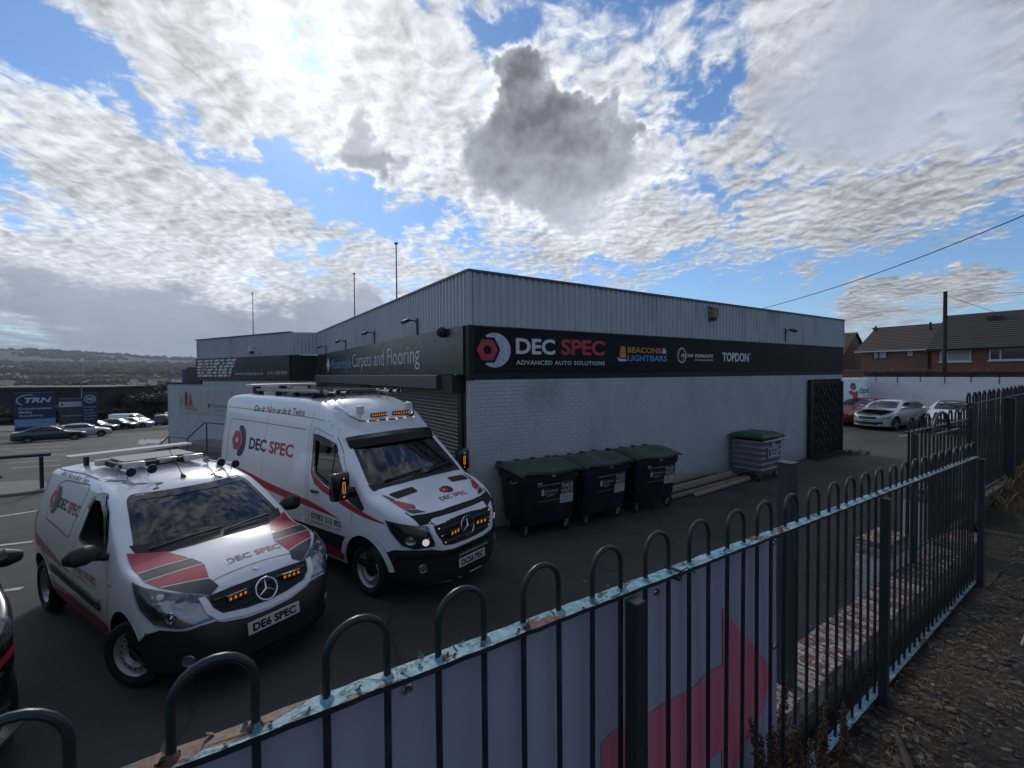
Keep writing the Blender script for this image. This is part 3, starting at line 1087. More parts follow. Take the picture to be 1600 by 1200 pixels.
for k in range(26):
    b = MB()
    wbox(11.72, 11.78 + 0.03 * (k % 2), -0.05, 0.012, -1.1 + k * 0.135, -1.1 + k * 0.135 + 0.12, b)
    rel(b.obj('quoin_block', WWALL), wg)
sw = thing('fascia_sign', 'charcoal fascia sign with mosaic picture and phone number on the angled wing', 'sign', W0 + Vector((0, 0, 2.7)))
b = MB()
wbox(0.0, 8.34, 0.001, 0.06, 2.7, ZC - 0.002, b)
b.box((2.86, 22.36, 2.7), (3.9, 22.4, ZC - 0.002))
rel(b.obj('panel', SIGN_GREY), sw)
FW = (W0 + WN * 0.0605, -WD, (0, 0, 1), WN)
put('lettering', [fit_text('www.floorstylegroup.co.uk', -4.5, -2.05, 2.93, 3.13, bold=0.0)], LET_WHITE, sw, FW)
put('lettering', [fit_text('0191 478 9339', -1.7, -0.2, 2.98, 3.13, bold=0.0)], LET_WHITE, sw, FW)
put('lettering', [fit_text('Your local family business', -3.6, -0.3, 3.36, 3.56, bold=0.0)], mat('dim_blue_lettering', (0.05, 0.10, 0.15), 0.5), sw, FW)
put('picture', [poly([(-8.3, 2.86), (-5.1, 2.86), (-4.4, 3.82), (-8.3, 3.82)])], mat('dark_picture', (0.02, 0.02, 0.022), 0.4), sw, FW, th=0.003)
rg = random.Random(9)
mos = []
for r_ in range(6):
    z0 = 2.9 + 0.155 * r_
    xx = -8.25 + rg.uniform(0, 0.2)
    while xx < -5.0 + 0.7 * (r_ / 6):
        w = rg.uniform(0.18, 0.6)
        mos.append(poly([(xx, z0), (min(xx + w, -4.95 + 0.11 * r_), z0), (min(xx + w + 0.1, -4.87 + 0.11 * r_), z0 + 0.1), (xx + 0.1, z0 + 0.1)]))
        xx += w + rg.uniform(0.08, 0.22)
put('mosaic_pattern', mos, LET_WHITE, sw, FW)
put('picture_edge', [poly([(-5.1, 2.86), (-5.06, 2.86), (-4.36, 3.82), (-4.4, 3.82)])], LET_WHITE, sw, FW)
put('picture_figure', [poly([(-7.5 + 0.2 * math.cos(R(a)), 3.36 + 0.42 * math.sin(R(a))) for a in range(0, 360, 20)])], mat('skin_print', (0.3, 0.2, 0.17), 0.5), sw, FW, th=0.006)
# banner on the white wall
bn = thing('wall_banner', 'pale advertising banner with seated couple on the white wall', 'banner', W0 + WD * 7.5)
b = MB()
wbox(4.9, 10.5, 0.002, 0.03, 0.92, 2.17, b)
rel(b.obj('sheet', mat('pale_banner', (0.42, 0.43, 0.40), 0.5, var=0.1, vscale=0.8)), bn)
FB = (W0 + WN * 0.031, -WD, (0, 0, 1), WN)
for x in (-8.0, -7.2, -6.4):
    put('panel_joint', [poly([(x, 0.93), (x + 0.03, 0.93), (x + 0.03, 2.16), (x, 2.16)])], mat('joint_grey', (0.3, 0.31, 0.3), 0.6), bn, FB)
put('picture_leaves', [poly([(-10.3 + rg.uniform(0, 0.5) + 0.12 * math.cos(R(a)), 1.2 + q * 0.15 + 0.1 * math.sin(R(a))) for a in range(0, 360, 60)]) for q in range(5)], mat('pale_green_print', (0.3, 0.38, 0.28), 0.6), bn, FB)
SKIN1 = mat('warm_print', (0.42, 0.24, 0.17), 0.6)
put('picture_people', [poly([(-9.75, 1.1), (-8.4, 1.02), (-8.35, 1.15), (-8.8, 1.35), (-9.0, 1.75), (-9.25, 1.6), (-9.4, 1.9), (-9.65, 1.85)])], SKIN1, bn, FB)
put('picture_people', [poly([(-9.7, 1.3), (-9.45, 1.3), (-9.4, 1.95), (-9.5, 2.1), (-9.68, 2.05)])], mat('dark_print', (0.06, 0.045, 0.04), 0.6), bn, FB, th=0.006)
put('picture_people', [poly([(-9.2, 1.35), (-8.85, 1.35), (-9.0, 1.8), (-9.1, 2.0), (-9.2, 1.95)])], mat('red_print', (0.3, 0.07, 0.06), 0.6), bn, FB, th=0.006)
put('emblem', [poly([(-7.1 + 0.16 * math.cos(R(a)), 1.38 + 0.13 * math.sin(R(a))) for a in range(0, 360, 45)])], mat('slate_print', (0.1, 0.12, 0.16), 0.6), bn, FB)
put('lettering', [fit_text('Domestic', -6.8, -5.3, 1.3, 1.5)], MATS['slate_print'], bn, FB)
put('lettering', [fit_text('flooring & carpets', -6.3, -5.3, 1.12, 1.2)], MATS['slate_print'], bn, FB)
# rooftop box behind the coping
t = thing('rooftop_plant', 'dark roof box with blue side and two flues on the low block', 'roof unit', W0 + WD * 9.2 - WN * 0.5 + Vector((0, 0, 2.6)))
b = MB()
wbox(8.45, 9.85, -1.1, -0.15, 2.601, 3.42, b)
rel(b.obj('casing', mat('dark_casing', (0.03, 0.03, 0.035), 0.6)), t)
b = MB()
wbox(9.852, 10.4, -1.1, -0.15, 2.601, 3.33, b)
rel(b.obj('side_panel', mat('navy_panel', (0.02, 0.03, 0.12), 0.5)), t)
for s in (9.1, 9.5):
    b = MB()
    q = W0 + WD * s - WN * 0.6
    b.tube([(q.x, q.y, 3.4), (q.x, q.y, 3.85)], 0.04, 8)
    b.tube([(q.x, q.y, 3.85), (q.x, q.y, 3.9)], 0.09, 8)
    rel(b.obj('flue', METAL_DK), t)
t = thing('security_light', 'white security light box on the ribbed parapet of the angled wing', 'light', W0 + WD * 2.9 + WN * 0.05 + Vector((0, 0, 4.2)))
b = MB()
wbox(2.8, 3.02, 0.036, 0.2, 4.1, 4.32, b)
rel(b.obj('casing', mat('white_plastic', (0.6, 0.6, 0.58), 0.5)), t)
b = MB()
wbox(2.83, 2.99, 0.06, 0.16, 3.99, 4.098, b)
rel(b.obj('lens', BLACK), t)

# steps, landing and handrail in front of the white wall
st = thing('entrance_landing', 'concrete entrance landing with steps against the white wall', 'steps', W0 + WD * 5 + WN * 1.0)
b = MB()
wbox(3.4, 7.1, 0.01, 1.3, -1.3, -0.37, b)
rel(b.obj('landing', CONC), st)
for k in range(3):
    b = MB()
    wbox(7.101 + k * 0.32, 7.42 + k * 0.32, 0.01, 1.3, -1.5, -0.53 - k * 0.16, b)
    rel(b.obj('step', CONC), st)
hr = thing('handrail', 'black tubular handrail running up the steps by the white wall', 'railing', W0 + WD * 6 + WN * 1.25)
BLK = mat('black_painted_tube', (0.012, 0.012, 0.016), 0.4)


def wp(s, d, z):
    q = W0 + WD * s + WN * d
    return (q.x, q.y, z)


for pts in ([wp(10.1, 1.3, -0.95), wp(8.62, 1.3, -0.2), wp(6.58, 1.3, -0.16), wp(4.86, 1.3, 0.72), wp(2.6, 1.3, 0.73)],):
    b = MB()
    b.tube(pts, 0.03, 8)
    rel(b.obj('rail', BLK), hr)
for s, z in ((8.55, -0.2), (6.6, -0.17), (4.7, 0.72), (2.8, 0.72)):
    b = MB()
    b.tube([wp(s, 1.3, z), wp(s, 1.3, -1.2)], 0.028, 8)
    rel(b.obj('post', BLK), hr)


def wall_stains():
    """old soot and rust runs on the painted bricks, and the repainted right-hand part"""
    mt = MATS['white_brick_paint']
    g = G(mt.node_tree)
    b = g.n['Principled BSDF']
    old = b.inputs['Base Color'].links[0].from_socket
    p = g.new('ShaderNodeNewGeometry').outputs['Position']
    x, y, z = g.sep(p)
    dx = g.m('DIVIDE', g.m('SUBTRACT', x, 5.75), 0.95)
    dz = g.m('DIVIDE', g.m('SUBTRACT', z, 2.55), 0.6)
    r2 = g.m('ADD', g.m('MULTIPLY', dx, dx), g.m('MULTIPLY', dz, dz))
    blob = g.m('POWER', 2.718, g.m('MULTIPLY', r2, -1.0))
    n = g.noise(g.v('MULTIPLY', p, (2.2, 1, 3.5)), 2.2, 7, 0.7)
    f = g.ramp(g.m('MULTIPLY', blob, n), 0.22, 0.6, 0.0, 0.45)
    col = g.mix(f, old, (0.10, 0.065, 0.055))
    run = g.noise(g.v('MULTIPLY', p, (6.0, 1, 0.35)), 1.0, 6, 0.65)
    top = g.ramp(z, 1.6, 2.85, 0.0, 1.0)
    col = g.mix(g.m('MULTIPLY', g.ramp(run, 0.56, 0.72, 0.0, 0.35), top), col, (0.2, 0.2, 0.2))
    foot = g.ramp(g.m('ADD', z, g.m('MULTIPLY', run, -0.5)), -0.2, 0.25, 0.55, 0.0)
    col = g.mix(foot, col, (0.13, 0.13, 0.125))
    rep = g.ramp(x, 10.3, 10.36, 0.0, 0.12)
    col = g.mix(rep, col, (0.3, 0.33, 0.35))
    g.put(b.inputs['Base Color'], col)


wall_stains()

# ------------------------------------------------------------------ bow-top railings
RAIL_PAINT = mat('old_black_railing_paint', (0.016, 0.02, 0.028), 0.42, metal=0.1, var=0.25, vscale=9, dirt=(0.05, 0.1, 0.14), dirt_amt=0.35, dirt_scale=14, bump=0.25, bscale=60, bdist=0.003)


def peel_mat():
    mt = bpy.data.materials.new('peeling_blue_paint')
    mt.use_nodes = True
    g = G(mt.node_tree)
    b = g.n['Principled BSDF']
    p = g.new('ShaderNodeTexCoord').outputs['Object']
    p2 = g.v('MULTIPLY', p, (0.55, 1.2, 1.2))
    n = g.noise(p2, 16, 8, 0.68, dist=0.6)
    n2 = g.noise(p2, 7, 7, 0.65, dist=0.5)
    n3 = g.noise(p, 55, 5, 0.6)
    xyz = g.sep(p)
    # more rust at the left-hand end, mostly blue further along
    fade = g.ramp(xyz[0], -0.6, 0.9, 0.09, -0.05)
    rust = g.ramp(g.m('ADD', n2, fade), 0.55, 0.575)
    pale = g.ramp(n, 0.42, 0.46)
    dark = g.ramp(n, 0.61, 0.63)
    blue = g.mix(g.ramp(n3, 0.4, 0.65), (0.12, 0.27, 0.34), (0.24, 0.42, 0.48))
    blue = g.mix(g.ramp(xyz[0], 2.0, 3.6, 0.0, 0.8), blue, (0.13, 0.17, 0.2))
    col = g.mix(pale, (0.32, 0.42, 0.45), blue)
    rcol = g.mix(g.ramp(n3, 0.4, 0.6), (0.075, 0.032, 0.018), (0.16, 0.075, 0.045))
    col = g.mix(rust, col, rcol)
    col = g.mix(dark, col, (0.03, 0.035, 0.04))
    g.put(b.inputs['Base Color'], col)
    b.inputs['Roughness'].default_value = 0.6
    bp = g.new('ShaderNodeBump')
    bp.inputs['Strength'].default_value = 0.9
    bp.inputs['Distance'].default_value = 0.004
    g.put(bp.inputs['Height'], g.m('ADD', g.m('MULTIPLY', rust, -0.8), g.m('ADD', pale, g.m('MULTIPLY', n3, 0.3))))
    g.l.new(bp.outputs[0], b.inputs['Normal'])
    return mt


PEEL = peel_mat()


def bow_mesh(h, gap=0.1, rise=0.115, r=0.0064, name='bow_bar'):
    """one inverted-U bar: two uprights h tall joined by a bow above the rail"""
    pts = [(0, 0, 0)]
    top = h + rise - gap / 2
    pts.append((0, 0, top - 0.002))
    for k in range(0, 13):
        a = math.pi - math.pi * k / 12
        pts.append((gap / 2 + gap / 2 * math.cos(a), 0, top + gap / 2 * math.sin(a)))
    pts.append((gap, 0, top - 0.002))
    pts.append((gap, 0, 0))
    b = MB()
    b.tube(pts, r, 10)
    return b.mesh(name, RAIL_PAINT, smooth=True)


def railing(p0, dirv, s0, s1, drop, label, posts, first, pitch=0.2, r=0.0064, post_w=0.037, toprail=True, group=None, rise=0.115, wid=0.04, rail_mat=None):
    """p0: point on the top rail, dirv: direction along it (with slope); drop: rail to rail"""
    d = Vector(dirv)
    d /= math.hypot(d.x, d.y)
    rz = math.atan2(d.y, d.x)
    t = thing('bow_top_railing', label, 'railing', p0, rz, group)
    sl = d.z
    rm = rail_mat or PEEL

    def rail(z, th, name):
        b = MB()
        n = max(2, int((s1 - s0) / 0.03))
        rr = random.Random(4)
        for e in range(n + 1):
            s = s0 + (s1 - s0) * e / n
            j = rr.uniform(-0.0006, 0.0006)
            for yy, zz in ((-wid / 2 + j, -th), (wid / 2 + j, -th), (wid / 2 + j, 0), (-wid / 2 + j, 0)):
                b.v.append((s, yy, z + zz + s * sl + j))
        for e in range(n):
            k = e * 4
            for q in range(4):
                b.f.append((k + q, k + (q + 1) % 4, k + 4 + (q + 1) % 4, k + 4 + q))
                b.mi.append(0)
        b.f += [(0, 3, 2, 1), (n * 4, n * 4 + 1, n * 4 + 2, n * 4 + 3)]
        b.mi += [0, 0]
        me = b.mesh(name, [rm, RAIL_PAINT], fix=True)
        for p_ in me.polygons:
            p_.material_index = 0 if p_.normal.z > 0.7 else 1
        link(name, me, t)
    rail(0, 0.010, 'top_rail')
    rail(-drop, 0.010, 'bottom_rail')
    me = bow_mesh(drop + 0.004, 0.1, rise, r)
    s = first
    while s < s1 - 0.02:
        if s > s0 - 0.05:
            o = link('bow_bar', me, t, (s, 0, -drop - 0.004 + s * sl))
            o.rotation_euler = (random.uniform(-0.004, 0.004), -math.atan(sl) * 0 + random.uniform(-0.004, 0.004), 0)
        s += pitch
    for ps, hi, lo in posts:
        b = MB()
        b.box((ps - post_w / 2, -wid / 2 - post_w - 0.001, -drop - lo), (ps + post_w / 2, -wid / 2 - 0.001, hi))
        o = b.obj('post', mat('grey_post_paint', (0.02, 0.024, 0.03), 0.5, var=0.2, vscale=8), t, bevel=0.003, loc=(0, 0, ps * sl))
    # weld beads where bars pass the top rail
    wl = MB()
    s = first
    while s < s1 - 0.02:
        for q in (0, 0.1):
            if s + q < s1 and s + q > s0:
                wl.lathe([(0.0115, 0.0), (0.0095, 0.004), (0.0068, 0.008)], (s + q, 0, (s + q) * sl), 'z', 10)
        s += pitch
    tag(wl.obj('weld_beads', rm, t, smooth=True), kind='stuff')
    return t


FA = Vector((0.191, 0.766, 2.429))
FD = Vector((0.9986, 0.0512, -0.0333))
near = railing(FA, FD, -3.05, 4.905, 1.0, 'near bow top railing with peeling blue rail crossing the whole foreground', [(0.66, -0.012, 0.25), (2.54, -0.012, 0.25), (-1.3, -0.012, 0.25), (4.87, -0.012, 0.25)], -0.05 - 3.0)
# shards of curled paint standing up on the rail
fl = MB()
rf = random.Random(12)
for k in range(46):
    s = rf.uniform(-0.62, 1.6) if k < 34 else rf.uniform(-0.6, 0.3)
    y = rf.choice((-0.017, 0.016, 0.0)) + rf.uniform(-0.004, 0.004)
    L = rf.uniform(0.006, 0.02)
    a = rf.uniform(0, 6.3)
    t_ = Vector((math.cos(a), math.sin(a), 0))
    n_ = Vector((-t_.y, t_.x, 0)) * rf.uniform(0.002, 0.006)
    b0 = Vector((s, y, s * FD.z + 0.0005))
    p1 = b0 + t_ * L * 0.6 + Vector((0, 0, L * 0.35))
    p2 = b0 + t_ * L * 0.8 + Vector((0, 0, L * 0.8))
    k0 = len(fl.v)
    for q, w in ((b0, 1.0), (p1, 0.8), (p2, 0.35)):
        fl.v += [tuple(q - n_ * w), tuple(q + n_ * w)]
    fl.f += [(k0, k0 + 1, k0 + 3, k0 + 2), (k0 + 2, k0 + 3, k0 + 5, k0 + 4)]
    fl.mi += [0, 0]
tag(fl.obj('paint_flakes', mat('curled_paint', (0.1, 0.105, 0.1), 0.7, col2=(0.13, 0.06, 0.035), vscale=20), near, fix=False), kind='stuff')
# cable tie on the rail
b = MB()
b.tube([(0.865, -0.024, -0.018), (0.865, 0.024, -0.018), (0.872, 0.024, 0.004), (0.872, -0.024, 0.004), (0.865, -0.026, -0.018)], 0.0035, 6)
b.tube([(0.872, -0.024, 0.004), (0.89, -0.03, 0.012), (0.9, -0.05, 0.004)], 0.002, 5)
b.obj('cable_tie', BLACK, near, loc=(0, 0, 0.865 * FD.z))

# banner tied behind the near railing
bt = thing('arrow_banner', 'pale grey banner with large pink arrow tied behind the near railing', 'banner', FA, math.atan2(FD.y, FD.x))
BAN = mat('pale_lilac_banner', (0.35, 0.345, 0.42), 0.45, var=0.08, vscale=2)
BANP = mat('pink_banner_print', (0.62, 0.16, 0.25), 0.45, var=0.06, vscale=2)


def ban_y(s, z):
    return 0.03 + 0.006 * math.sin(s * 13 + z * 3) + 0.004 * math.sin(s * 31 + 2 * z)


S0, S1 = -3.0, 1.56
n = 120
b = MB()
hs = [-0.02, -0.05, -0.2, -0.4, -0.6, -0.8, -0.97]
for i in range(n + 1):
    s = S0 + (S1 - S0) * i / n
    for h in hs:
        sag = -0.012 * abs(math.sin((s + 0.2) * 3.2)) if h == hs[0] else 0
        b.v.append((s, ban_y(s, h), h + sag + s * FD.z))
m_ = len(hs)
for i in range(n):
    for j in range(m_ - 1):
        b.f.append((i * m_ + j, (i + 1) * m_ + j, (i + 1) * m_ + j + 1, i * m_ + j + 1))
        b.mi.append(0)
b.obj('sheet', BAN, bt, smooth=True, fix=False)
# the arrow: outline in (s, height below rail)
arrow = [(0.61, -0.39), (1.185, -0.395), (1.18, -0.203), (1.533, -0.544), (1.18, -0.89), (1.18, -0.675), (0.61, -0.675)]
bm = bmesh.new()
bm.faces.new([bm.verts.new((s, 0, h)) for s, h in arrow])
for q in range(60):
    s = 0.35 + q * 0.02
    bmesh.ops.bisect_plane(bm, geom=bm.verts[:] + bm.edges[:] + bm.faces[:], plane_co=(s, 0, 0), plane_no=(1, 0, 0))
for q in (-0.8, -0.6, -0.4):
    bmesh.ops.bisect_plane(bm, geom=bm.verts[:] + bm.edges[:] + bm.faces[:], plane_co=(0, 0, q), plane_no=(0, 0, 1))
for v in bm.verts:
    s, h = v.co.x, v.co.z
    v.co = (s, ban_y(s, h) - 0.003, h + s * FD.z)
me = bpy.data.meshes.new('arrow')
bm.to_mesh(me)
bm.free()
me.materials.append(BANP)
link('arrow', me, bt)
EY = mat('eyelet_metal', (0.6, 0.6, 0.6), 0.25, metal=1.0)
for s, h in ((0.83, -0.06), (1.54, -0.06), (1.54, -0.45), (0.1, -0.06), (-0.5, -0.06), (1.54, -0.85)):
    b = MB()
    b.lathe([(0.006, 0), (0.011, -0.001), (0.009, -0.004), (0.006, -0.003)], (0, 0, 0), 'y', 12)
    b.obj('eyelet', EY, bt, smooth=True, loc=(s, ban_y(s, h) - 0.002, h + s * FD.z))

# ------------------------------------------------------------------ raised path, retaining wall
DIRT = None


def dirt_mat():
    mt = bpy.data.materials.new('trodden_dirt')
    mt.use_nodes = True
    g = G(mt.node_tree)
    b = g.n['Principled BSDF']
    p = g.new('ShaderNodeTexCoord').outputs['Object']
    a = g.noise(p, 2.0, 7, 0.65)
    f = g.noise(p, 35, 6, 0.7)
    v = g.vor(p, 45)
    col = g.mix(g.ramp(a, 0.35, 0.65), (0.023, 0.017, 0.012), (0.05, 0.038, 0.026))
    col = g.mix(g.ramp(f, 0.55, 0.7, 0, 0.7), col, (0.14, 0.115, 0.085))
    col = g.mix(g.ramp(f, 0.3, 0.42, 0.7, 0), col, (0.018, 0.014, 0.011))
    g.put(b.inputs['Base Color'], col)
    b.inputs['Roughness'].default_value = 0.95
    bp = g.new('ShaderNodeBump')
    bp.inputs['Strength'].default_value = 1.0
    bp.inputs['Distance'].default_value = 0.02
    g.put(bp.inputs['Height'], g.m('ADD', g.m('MULTIPLY', f, 0.8), g.m('MULTIPLY', v, 0.5)))
    g.l.new(bp.outputs[0], b.inputs['Normal'])
    return mt


DIRT = dirt_mat()


def dirt_z(x, y):
    base = interp([(-3, 1.36), (0.2, 1.36), (2.3, 1.30), (5.1, 1.24), (6.4, 1.40), (9, 1.66), (20, 1.9)], x)
    up = 0.02 * max(0, 0.86 - y)
    n = 0.035 * mnoise.noise(Vector((x * 2.1, y * 2.1, 0))) + 0.018 * mnoise.noise(Vector((x * 7, y * 7, 3))) + 0.008 * mnoise.noise(Vector((x * 22, y * 22, 5)))
    heap = 0.07 * math.exp(-((x - 2.9) ** 2 / 0.6 + (y - 0.62) ** 2 / 0.05))
    return base + up + n + heap


mb = MB()
xs = [-9, -7, -6, -5, -4] + [-3 + 0.3 * i for i in range(12)] + [0.6 + 0.045 * i for i in range(130)] + [6.5 + 0.2 * i for i in range(68)]
ys = [-6, -4, -2.5, -1.5, -0.9] + [-0.5 + 0.045 * i for i in range(33)]
nx = len(xs)
for y in ys:
    for x in xs:
        mb.v.append((x, min(y, 0.94), dirt_z(x, y)))
for j in range(len(ys) - 1):
    for i in range(nx - 1):
        mb.f.append((j * nx + i, j * nx + i + 1, (j + 1) * nx + i + 1, (j + 1) * nx + i))
        mb.mi.append(0)
tag(mb.obj('path', DIRT, smooth=True, fix=False), kind='structure')

# retaining wall with a brick-on-edge top
BRK = [mat('worn_red_brick', (0.12, 0.055, 0.042), 0.85, world=True, var=0.35, vscale=30, col2=(0.34, 0.32, 0.3), c2lo=0.5, c2hi=0.6, bump=0.6, bscale=90, bdist=0.004),
       mat('pale_flaked_brick', (0.27, 0.25, 0.24), 0.85, world=True, var=0.3, vscale=30, col2=(0.14, 0.065, 0.05), c2lo=0.48, c2hi=0.58, bump=0.6, bscale=90, bdist=0.004),
       mat('dark_red_brick', (0.09, 0.046, 0.037), 0.85, world=True, var=0.35, vscale=30, col2=(0.3, 0.28, 0.265), c2lo=0.53, c2hi=0.63, bump=0.6, bscale=90, bdist=0.004)]
rw = thing('retaining_wall', 'low brick retaining wall with worn brick on edge top behind the railing', 'wall', (0, 1.08, 0))
ry0, ry1 = 0.985, 1.205


def rwz(x):
    return 1.475 - 0.034 * (x - 2.2) if x < 6.45 else 1.63


def rwy(x):
    return 0.052 * (x - 2.2)


b = MB()
for (xa, xb) in ((-9.0, -3.0), (-3.0, 1.0), (1.0, 3.0), (3.0, 5.0), (5.0, 6.44)):
    vs = []
    for x in (xa, xb):
        for y, z in ((ry0 + 0.006, -0.1), (ry1 - 0.006, -0.1), (ry1 - 0.006, rwz(x) - 0.105), (ry0 + 0.006, rwz(x) - 0.105)):
            vs.append((x, y + rwy(x), z))
    b.add(vs, [(0, 1, 2, 3), (4, 7, 6, 5), (0, 4, 5, 1), (1, 5, 6, 2), (2, 6, 7, 3), (3, 7, 4, 0)])
rel(b.obj('wall_core', mat('dark_old_brickwork', (0.10, 0.075, 0.065), 0.9, var=0.3, vscale=6, bump=0.5, bscale=40)), rw)
bms = []
for q in range(6):
    bb = MB()
    w, L, h = 0.064, 0.22, 0.1
    rq = random.Random(q)
    bb.cbox((0, 0, 0), (w, L, h))
    me = bb.mesh('brick', BRK[(0, 1, 2, 0, 1, 0)[q]], bevel=0.004)
    for v in me.vertices:
        v.co += Vector((rq.uniform(-1, 1), rq.uniform(-1, 1), rq.uniform(-1, 1))) * 0.002
    bms.append(me)
x = -0.6
rr = random.Random(21)
while x < 6.4:
    near_white = 2.0 < x < 2.75
    me = bms[rr.choice((1, 4, 1, 0)) if near_white else rr.choice((0, 1, 2, 3, 5, 4))]
    o = link('brick', me, None, (x, (ry0 + ry1) / 2 + rwy(x) + rr.uniform(-0.006, 0.006), rwz(x) - 0.053 + rr.uniform(-0.004, 0.003)), (0, rr.uniform(-0.03, 0.03), rr.uniform(-0.02, 0.02)))
    rel(o, rw)
    x += 0.074
# white painted piers on the car park side of the wall
WB = mat('flaking_white_brick', (0.46, 0.48, 0.49), 0.7, var=0.1, vscale=10, dirt=(0.2, 0.1, 0.08), dirt_amt=0.7, dirt_scale=5, bump=0.4, bscale=60, bdist=0.004)
for (xa, xb, zt) in ((4.28, 4.72, 1.62), (5.5, 5.8, 1.85)):
    pr = thing('brick_pier', 'white painted brick pier ' + ('with red brick top beside the retaining wall' if xa < 5 else 'farther along the retaining wall'), 'pier', (xa, 1.3, 0))
    z = 0.0
    k = 0
    while z < zt - 0.03:
        top = z > zt - 0.135
        xx = xa + (0 if k % 2 else -0.11)
        while xx < xb - 0.02:
            a_, b_ = max(xa, xx), min(xx + 0.215, xb)
            if b_ - a_ > 0.03 and z > 0.9:
                q = MB()
                q.box((a_ + 0.002, ry1 + rwy(xa) + 0.01, z), (b_ - 0.003, ry1 + rwy(xa) + 0.225, min(z + 0.066, zt)))
                rel(q.obj('brick', BRK[(0, 2, 1)[k % 3]] if top else WB, bevel=0.004), pr)
            xx += 0.225
        z += 0.075
        k += 1
    q = MB()
    q.box((xa + 0.01, ry1 + rwy(xa) + 0.018, 0), (xb - 0.01, ry1 + rwy(xa) + 0.217, zt - 0.04))
    rel(q.obj('mortar', mat('flaking_mortar', (0.5, 0.5, 0.5), 0.9)), pr)
# stub post between railing and wall
t = thing('stub_post', 'square dark steel post standing behind the railing, capped with flat plate', 'post', (2.245, 1.08, 1.2))
b = MB()
b.box((-0.032, -0.032, 0), (0.032, 0.032, 1.32))
b.obj('shaft', mat('blue_black_post', (0.03, 0.036, 0.046), 0.55, var=0.3, vscale=6, bump=0.2, bscale=30), t, bevel=0.003)
b = MB()
b.box((-0.036, -0.036, 1.3205), (0.036, 0.036, 1.328))
b.obj('cap', mat('grey_post_paint', (0.03, 0.035, 0.042)), t)

# ------------------------------------------------------------------ the two railings farther along
DARKRAIL = mat('plain_rail_top', (0.07, 0.08, 0.09), 0.5, var=0.2, vscale=8)
rB = railing((4.747, 1.345, 2.456), (1, -0.003, 0.006), -0.03, 1.62, 1.0, 'short bow top railing panel with round hoop beyond the end of the near railing', [(1.58, 0.12, 0.6), (-0.0, -0.012, 0.6)], 0.02, rail_mat=DARKRAIL, r=0.0085)
b = MB()
b.tube([(0.17 + 0.19 * math.cos(R(a)), -0.16, 0.0 + 0.16 * math.sin(R(a))) for a in range(0, 181, 12)], 0.012, 8)
b.obj('round_hoop', RAIL_PAINT, rB, smooth=True)
b = MB()
b.box((-0.06, -0.17, -0.012), (0.62, -0.15, 0.0))
b.obj('cross_bar', DARKRAIL, rB)
rC = railing((6.549, 1.391, 2.6), (1, -0.004, 0.016), -0.05, 6.0, 0.985, 'far bow top railing on the plinth along the dirt path', [(0.0, 0.02, 0.5), (1.62, -0.012, 0.3), (3.45, -0.012, 0.3), (5.3, -0.012, 0.3)], 0.05, rail_mat=DARKRAIL, post_w=0.07, r=0.0095)
rp = thing('plinth_wall', 'low dark concrete plinth under the far railing', 'wall', (6.5, 1.39, 0))
b = MB()
b.add([(6.45, 1.30, 0), (12.6, 1.27, 0), (12.6, 1.5, 0), (6.45, 1.5, 0), (6.45, 1.30, 1.6), (12.6, 1.27, 1.69), (12.6, 1.5, 1.69), (6.45, 1.5, 1.6)], [(0, 3, 2, 1), (4, 5, 6, 7), (0, 1, 5, 4), (1, 2, 6, 5), (2, 3, 7, 6), (3, 0, 4, 7)])
rel(b.obj('block', mat('dark_concrete', (0.07, 0.068, 0.065), 0.9, var=0.25, vscale=4, bump=0.4)), rp)
b = MB()
for (xa, ya, za, xb, yb, zb) in ((-3, 0.935, 1.38, 6.45, 0.935, 1.3), (6.45, 0.935, 1.3, 6.451, 1.3, 1.3), (6.45, 0.935, 1.35, 12.6, 0.935, 1.69)):
    pass
# soil right up to the wall
mb = MB()
xs2 = [-9 + 0.25 * i for i in range(87)]
for x in xs2:
    ye = ry0 + rwy(x) + 0.008 if x < 6.44 else 1.31
    for y in (0.93, ye):
        mb.v.append((x, y, dirt_z(x, 0.93) - (0.04 if y > 0.94 and x < 6.4 else 0)))
for i in range(len(xs2) - 1):
    mb.f.append((i * 2, (i + 1) * 2, (i + 1) * 2 + 1, i * 2 + 1))
    mb.mi.append(0)
tag(mb.obj('soil_strip', DIRT, fix=False), kind='structure')

# ------------------------------------------------------------------ vehicle builder
PW = mat('white_van_paint', (0.77, 0.785, 0.81), 0.28, coat=0.8)
RUBBER = mat('tyre_rubber', (0.014, 0.014, 0.015), 0.75, var=0.2, vscale=12)
PLASTIC = mat('black_bumper_plastic', (0.014, 0.0145, 0.016), 0.5, var=0.15, vscale=5)
GLOSSBLK = mat('gloss_black', (0.006, 0.006, 0.008), 0.12, coat=0.6)
SEAM = mat('shut_line', (0.03, 0.03, 0.032), 0.7)
SEAM_SHADE = mat('pressed_line_shade', (0.2, 0.21, 0.22), 0.6)
CHROME = mat('chrome', (0.7, 0.7, 0.72), 0.1, metal=1.0)
INTERIOR = mat('cab_trim', (0.018, 0.018, 0.02), 0.7, var=0.2)
SEAT = mat('seat_cloth', (0.025, 0.025, 0.028), 0.9, var=0.2)
RIM = mat('steel_wheel', (0.42, 0.43, 0.45), 0.4, metal=0.5, var=0.15, vscale=8)
RED = mat('red_vinyl', (0.40, 0.022, 0.04), 0.32, coat=0.4)
NAVY = mat('dark_lettering', (0.018, 0.02, 0.03), 0.4)
CHAR = mat('charcoal_vinyl', (0.03, 0.031, 0.033), 0.35, coat=0.3)
WHITEV = mat('white_vinyl', (0.6, 0.61, 0.63), 0.35)
PINKV = mat('pale_red_vinyl', (0.5, 0.12, 0.13), 0.35)
